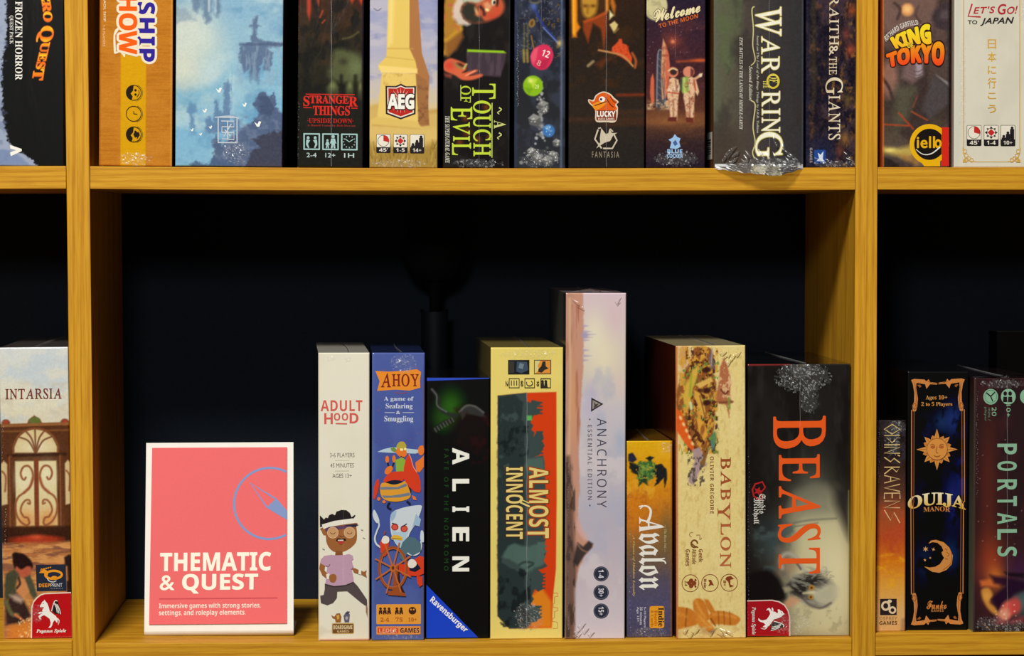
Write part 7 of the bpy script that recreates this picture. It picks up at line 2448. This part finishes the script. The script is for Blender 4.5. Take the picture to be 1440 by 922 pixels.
# ------------------------------------------------------------------ the shelf sign
zs = LO[1].top(at_y(308, 895).x)
pb = at_z(308, 894.6, zs)
sY = pb.y
pl, prr = at_y(202.6, 894.6, sY), at_y(412.6, 894.6, sY)
sw = prr.x - pl.x
sign = thing('shelf_sign', 'white bent card sign with a coral panel, white lettering and a blue compass', 'sign', (pb.x, sY, zs))
ptop = at_y(306, 622, sY + 0.035)
SHH = ptop.z - zs
LEANB = 0.035
M_CARDW = plain_mat('white_card', (230, 226, 215), 0.5, 0.02, 80)
def sign_profile():
    """side profile (y, z): foot strip under, rounded bend at the front, leaning face"""
    r = 0.007
    p = [(0.10, 0.0012), (0.05, 0.0012)]
    for k in range(9):
        a = R(-90 - k * 10.5)
        p.append((r + r * math.cos(a) * 1.0, r + 0.0 + r * math.sin(a)))
    y0, z0 = p[-1]
    n = 10
    for k in range(1, n + 1):
        p.append((y0 + (LEANB - y0) * k / n, z0 + (SHH - z0) * k / n))
    return p, y0, z0
prof, fy0, fz0 = sign_profile()
V, F = [], []
tk = 0.0011
nP = len(prof)
for i, (y, z) in enumerate(prof):
    a = prof[max(i - 1, 0)]
    c = prof[min(i + 1, nP - 1)]
    d = Vector((c[0] - a[0], c[1] - a[1])).normalized()
    nrm = Vector((d.y, -d.x))
    for s in (0, 1):
        yy, zz = y + nrm.x * tk * s, max(z + nrm.y * tk * s, .0002)
        half = sw / 2 * (1 - .006 * max(0, (z - .02)) / SHH)
        V += [(-half, yy, zz), (half, yy, zz)]
for i in range(nP - 1):
    p, q = i * 4, i * 4 + 4
    F += [(p, p + 1, q + 1, q), (p + 2, q + 2, q + 3, p + 3), (p, q, q + 2, p + 2), (p + 1, p + 3, q + 3, q + 1)]
F += [(0, 2, 3, 1), (nP * 4 - 4, nP * 4 - 3, nP * 4 - 1, nP * 4 - 2)]
mesh_obj('card_stand', V, F, M_CARDW, sign, False)
# which side faces the viewer: the outermost skin
fn = Vector((SHH - fz0, -(LEANB - fy0))).normalized()      # (z part of dir, ...) -> outward normal is (-y)
dirv = Vector((0, LEANB - fy0, SHH - fz0)).normalized()
outn = Vector((0, -dirv.z, dirv.y))
skin = max(0.0012, tk + 0.0002)
qb = [(202.4, 888.0), (412.9, 888.0), (410.4, 622.6), (202.4, 621.6)]   # face corners in print units: bl, br, tr, tl
def sign_local(x, y, z):
    v = (888.0 - y) / (888.0 - 622.1)
    xl = qb[0][0] + (qb[3][0] - qb[0][0]) * v
    xr = qb[1][0] + (qb[2][0] - qb[1][0]) * v
    u = (x - xl) / (xr - xl) - .5
    zlo = 0.0055
    zz = zlo + (SHH - zlo) * v
    t = (zz - fz0) / (SHH - fz0)
    base = Vector((u * sw * (1 - .006 * v), fy0 + (LEANB - fy0) * t, zz))
    return tuple(base + outn * (skin + z))
def sign_decal(name, label, fn_, lift=0.0):
    D = Decal(name, label, 0.0001 + lift)
    fn_(D)
    return D.build(sign_local, M_MATT, sign)
PK = (227, 106, 106)
def f1(D):
    D.poly([(210.8, 629.3), (401.8, 629.3), (403.7, 877.4), (209.2, 877.4)], PK)
sign_decal('coral_panel', 'coral pink printed panel', f1)
BLU = (128, 146, 190)
def f2(D):
    cx, cy, r = 377.5, 708.8, 50.2
    pts = []
    for k in range(0, 73):
        a = R(-62 - k * (236 / 72.0))
        x, y = cx + r * math.cos(a), cy + r * math.sin(a)
        if x <= 402.2:
            pts.append((x, y))
    D.line(pts, 3.2, BLU, sm=False)
    D.line([(349.4, 679.6), (386, 702.5), (374, 714.5), (349.4, 679.6)], 2.6, BLU, sm=False)
    D.poly([(387.5, 702), (402.4, 719.6), (402.6, 732.5), (373, 714.8)], BLU)
sign_decal('compass_drawing', 'grey-blue compass ring and needle', f2, .0001)
f3d.build(sign_local, M_MATT, sign)
f4d.build(sign_local, M_MATT, sign)
sign_decal('ruled_line', None, f5, .0001)

# ------------------------------------------------------------------ dark things at the back of the bays
def lathe(prof, n=32):
    V, F = [], []
    for r, z in prof:
        for k in range(n):
            a = 2 * math.pi * k / n
            V.append((r * math.cos(a), r * math.sin(a), z))
    for i in range(len(prof) - 1):
        for k in range(n):
            p, q = i * n + k, i * n + (k + 1) % n
            F.append((p, q, q + n, p + n))
    F.append(tuple(range(n - 1, -1, -1)))
    F.append(tuple((len(prof) - 1) * n + k for k in range(n)))
    return V, F
yb = 0.29
pc = at_y(611, 438, yb)
zs = LO[1].top(pc.x)
rc = (at_y(630.5, 460, yb).x - at_y(593, 460, yb).x) / 2
hc = pc.z - zs
lamp = thing('globe_lamp', 'black cylinder with a thin stem and round dark globe, in deep shade behind the boxes', 'lamp', (pc.x, yb, zs))
mesh_obj('base', *lathe([(rc * .97, 0), (rc, .002), (rc, hc - .001), (rc * .985, hc), (rc * .88, hc), (rc * .86, hc - .004), (.001, hc - .004)], 40), M_POT, lamp, False)
hs = at_y(611, 400, yb).z - zs
mesh_obj('stem', *lathe([(.006, hc - .004), (.006, hc + .01), (.0065, hs - .006), (.012, hs + .002), (.02, hs + .008)], 20), M_BLACK, lamp, True)
rg = .040
prof = [(rg * math.sin(R(a)), hs + rg - rg * math.cos(R(a))) for a in range(12, 181, 8)]
mesh_obj('globe', *lathe(prof, 36), M_BLACK, lamp, True)
for s in (-1, 1):
    mesh_obj('rim_lug', *hexa(box_pts(s * rc * .92 - .002, s * rc * .92 + .002, -.003, .003, hc - .002, hc + .003)), M_BLACK, lamp)

def dark_box(label, x0, x1, ytop, Y, depth, shelf, yaw=0.0):
    a, c = at_y(x0, ytop, Y), at_y(x1, ytop, Y)
    z = max(shelf.top(a.x), shelf.top(c.x))
    t = thing('game_box', label, 'boxed game', ((a.x + c.x) / 2, Y, z), 'boxed games on the lower shelf')
    t.rotation_euler = (0, 0, yaw)
    w_, h_ = c.x - a.x, a.z - z
    lid = 0.045
    bevel(mesh_obj('carton', *hexa(box_pts(-w_ / 2, w_ / 2, 0, depth, 0, h_)), M_DARKB, t))
    V, F = hexa(box_pts(-w_ / 2 - .0003, w_ / 2 + .0003, -.0003, depth * .98, h_ - .0006, h_ + .0004))
    mesh_obj('film_top', V, F, M_FILM, t)
    return t
M_DARKB = plain_mat('dark_card', (14, 14, 16), 0.6, 0.2, 30)
dark_box('black game box pushed to the back behind the dark maroon box at far right', 1402, 1485, 466, 0.295, 0.045, LO[2])
dark_box('low black game box pushed to the back, behind the copper-framed box beside the right upright', 1252, 1306, 512, 0.285, 0.05, LO[2])
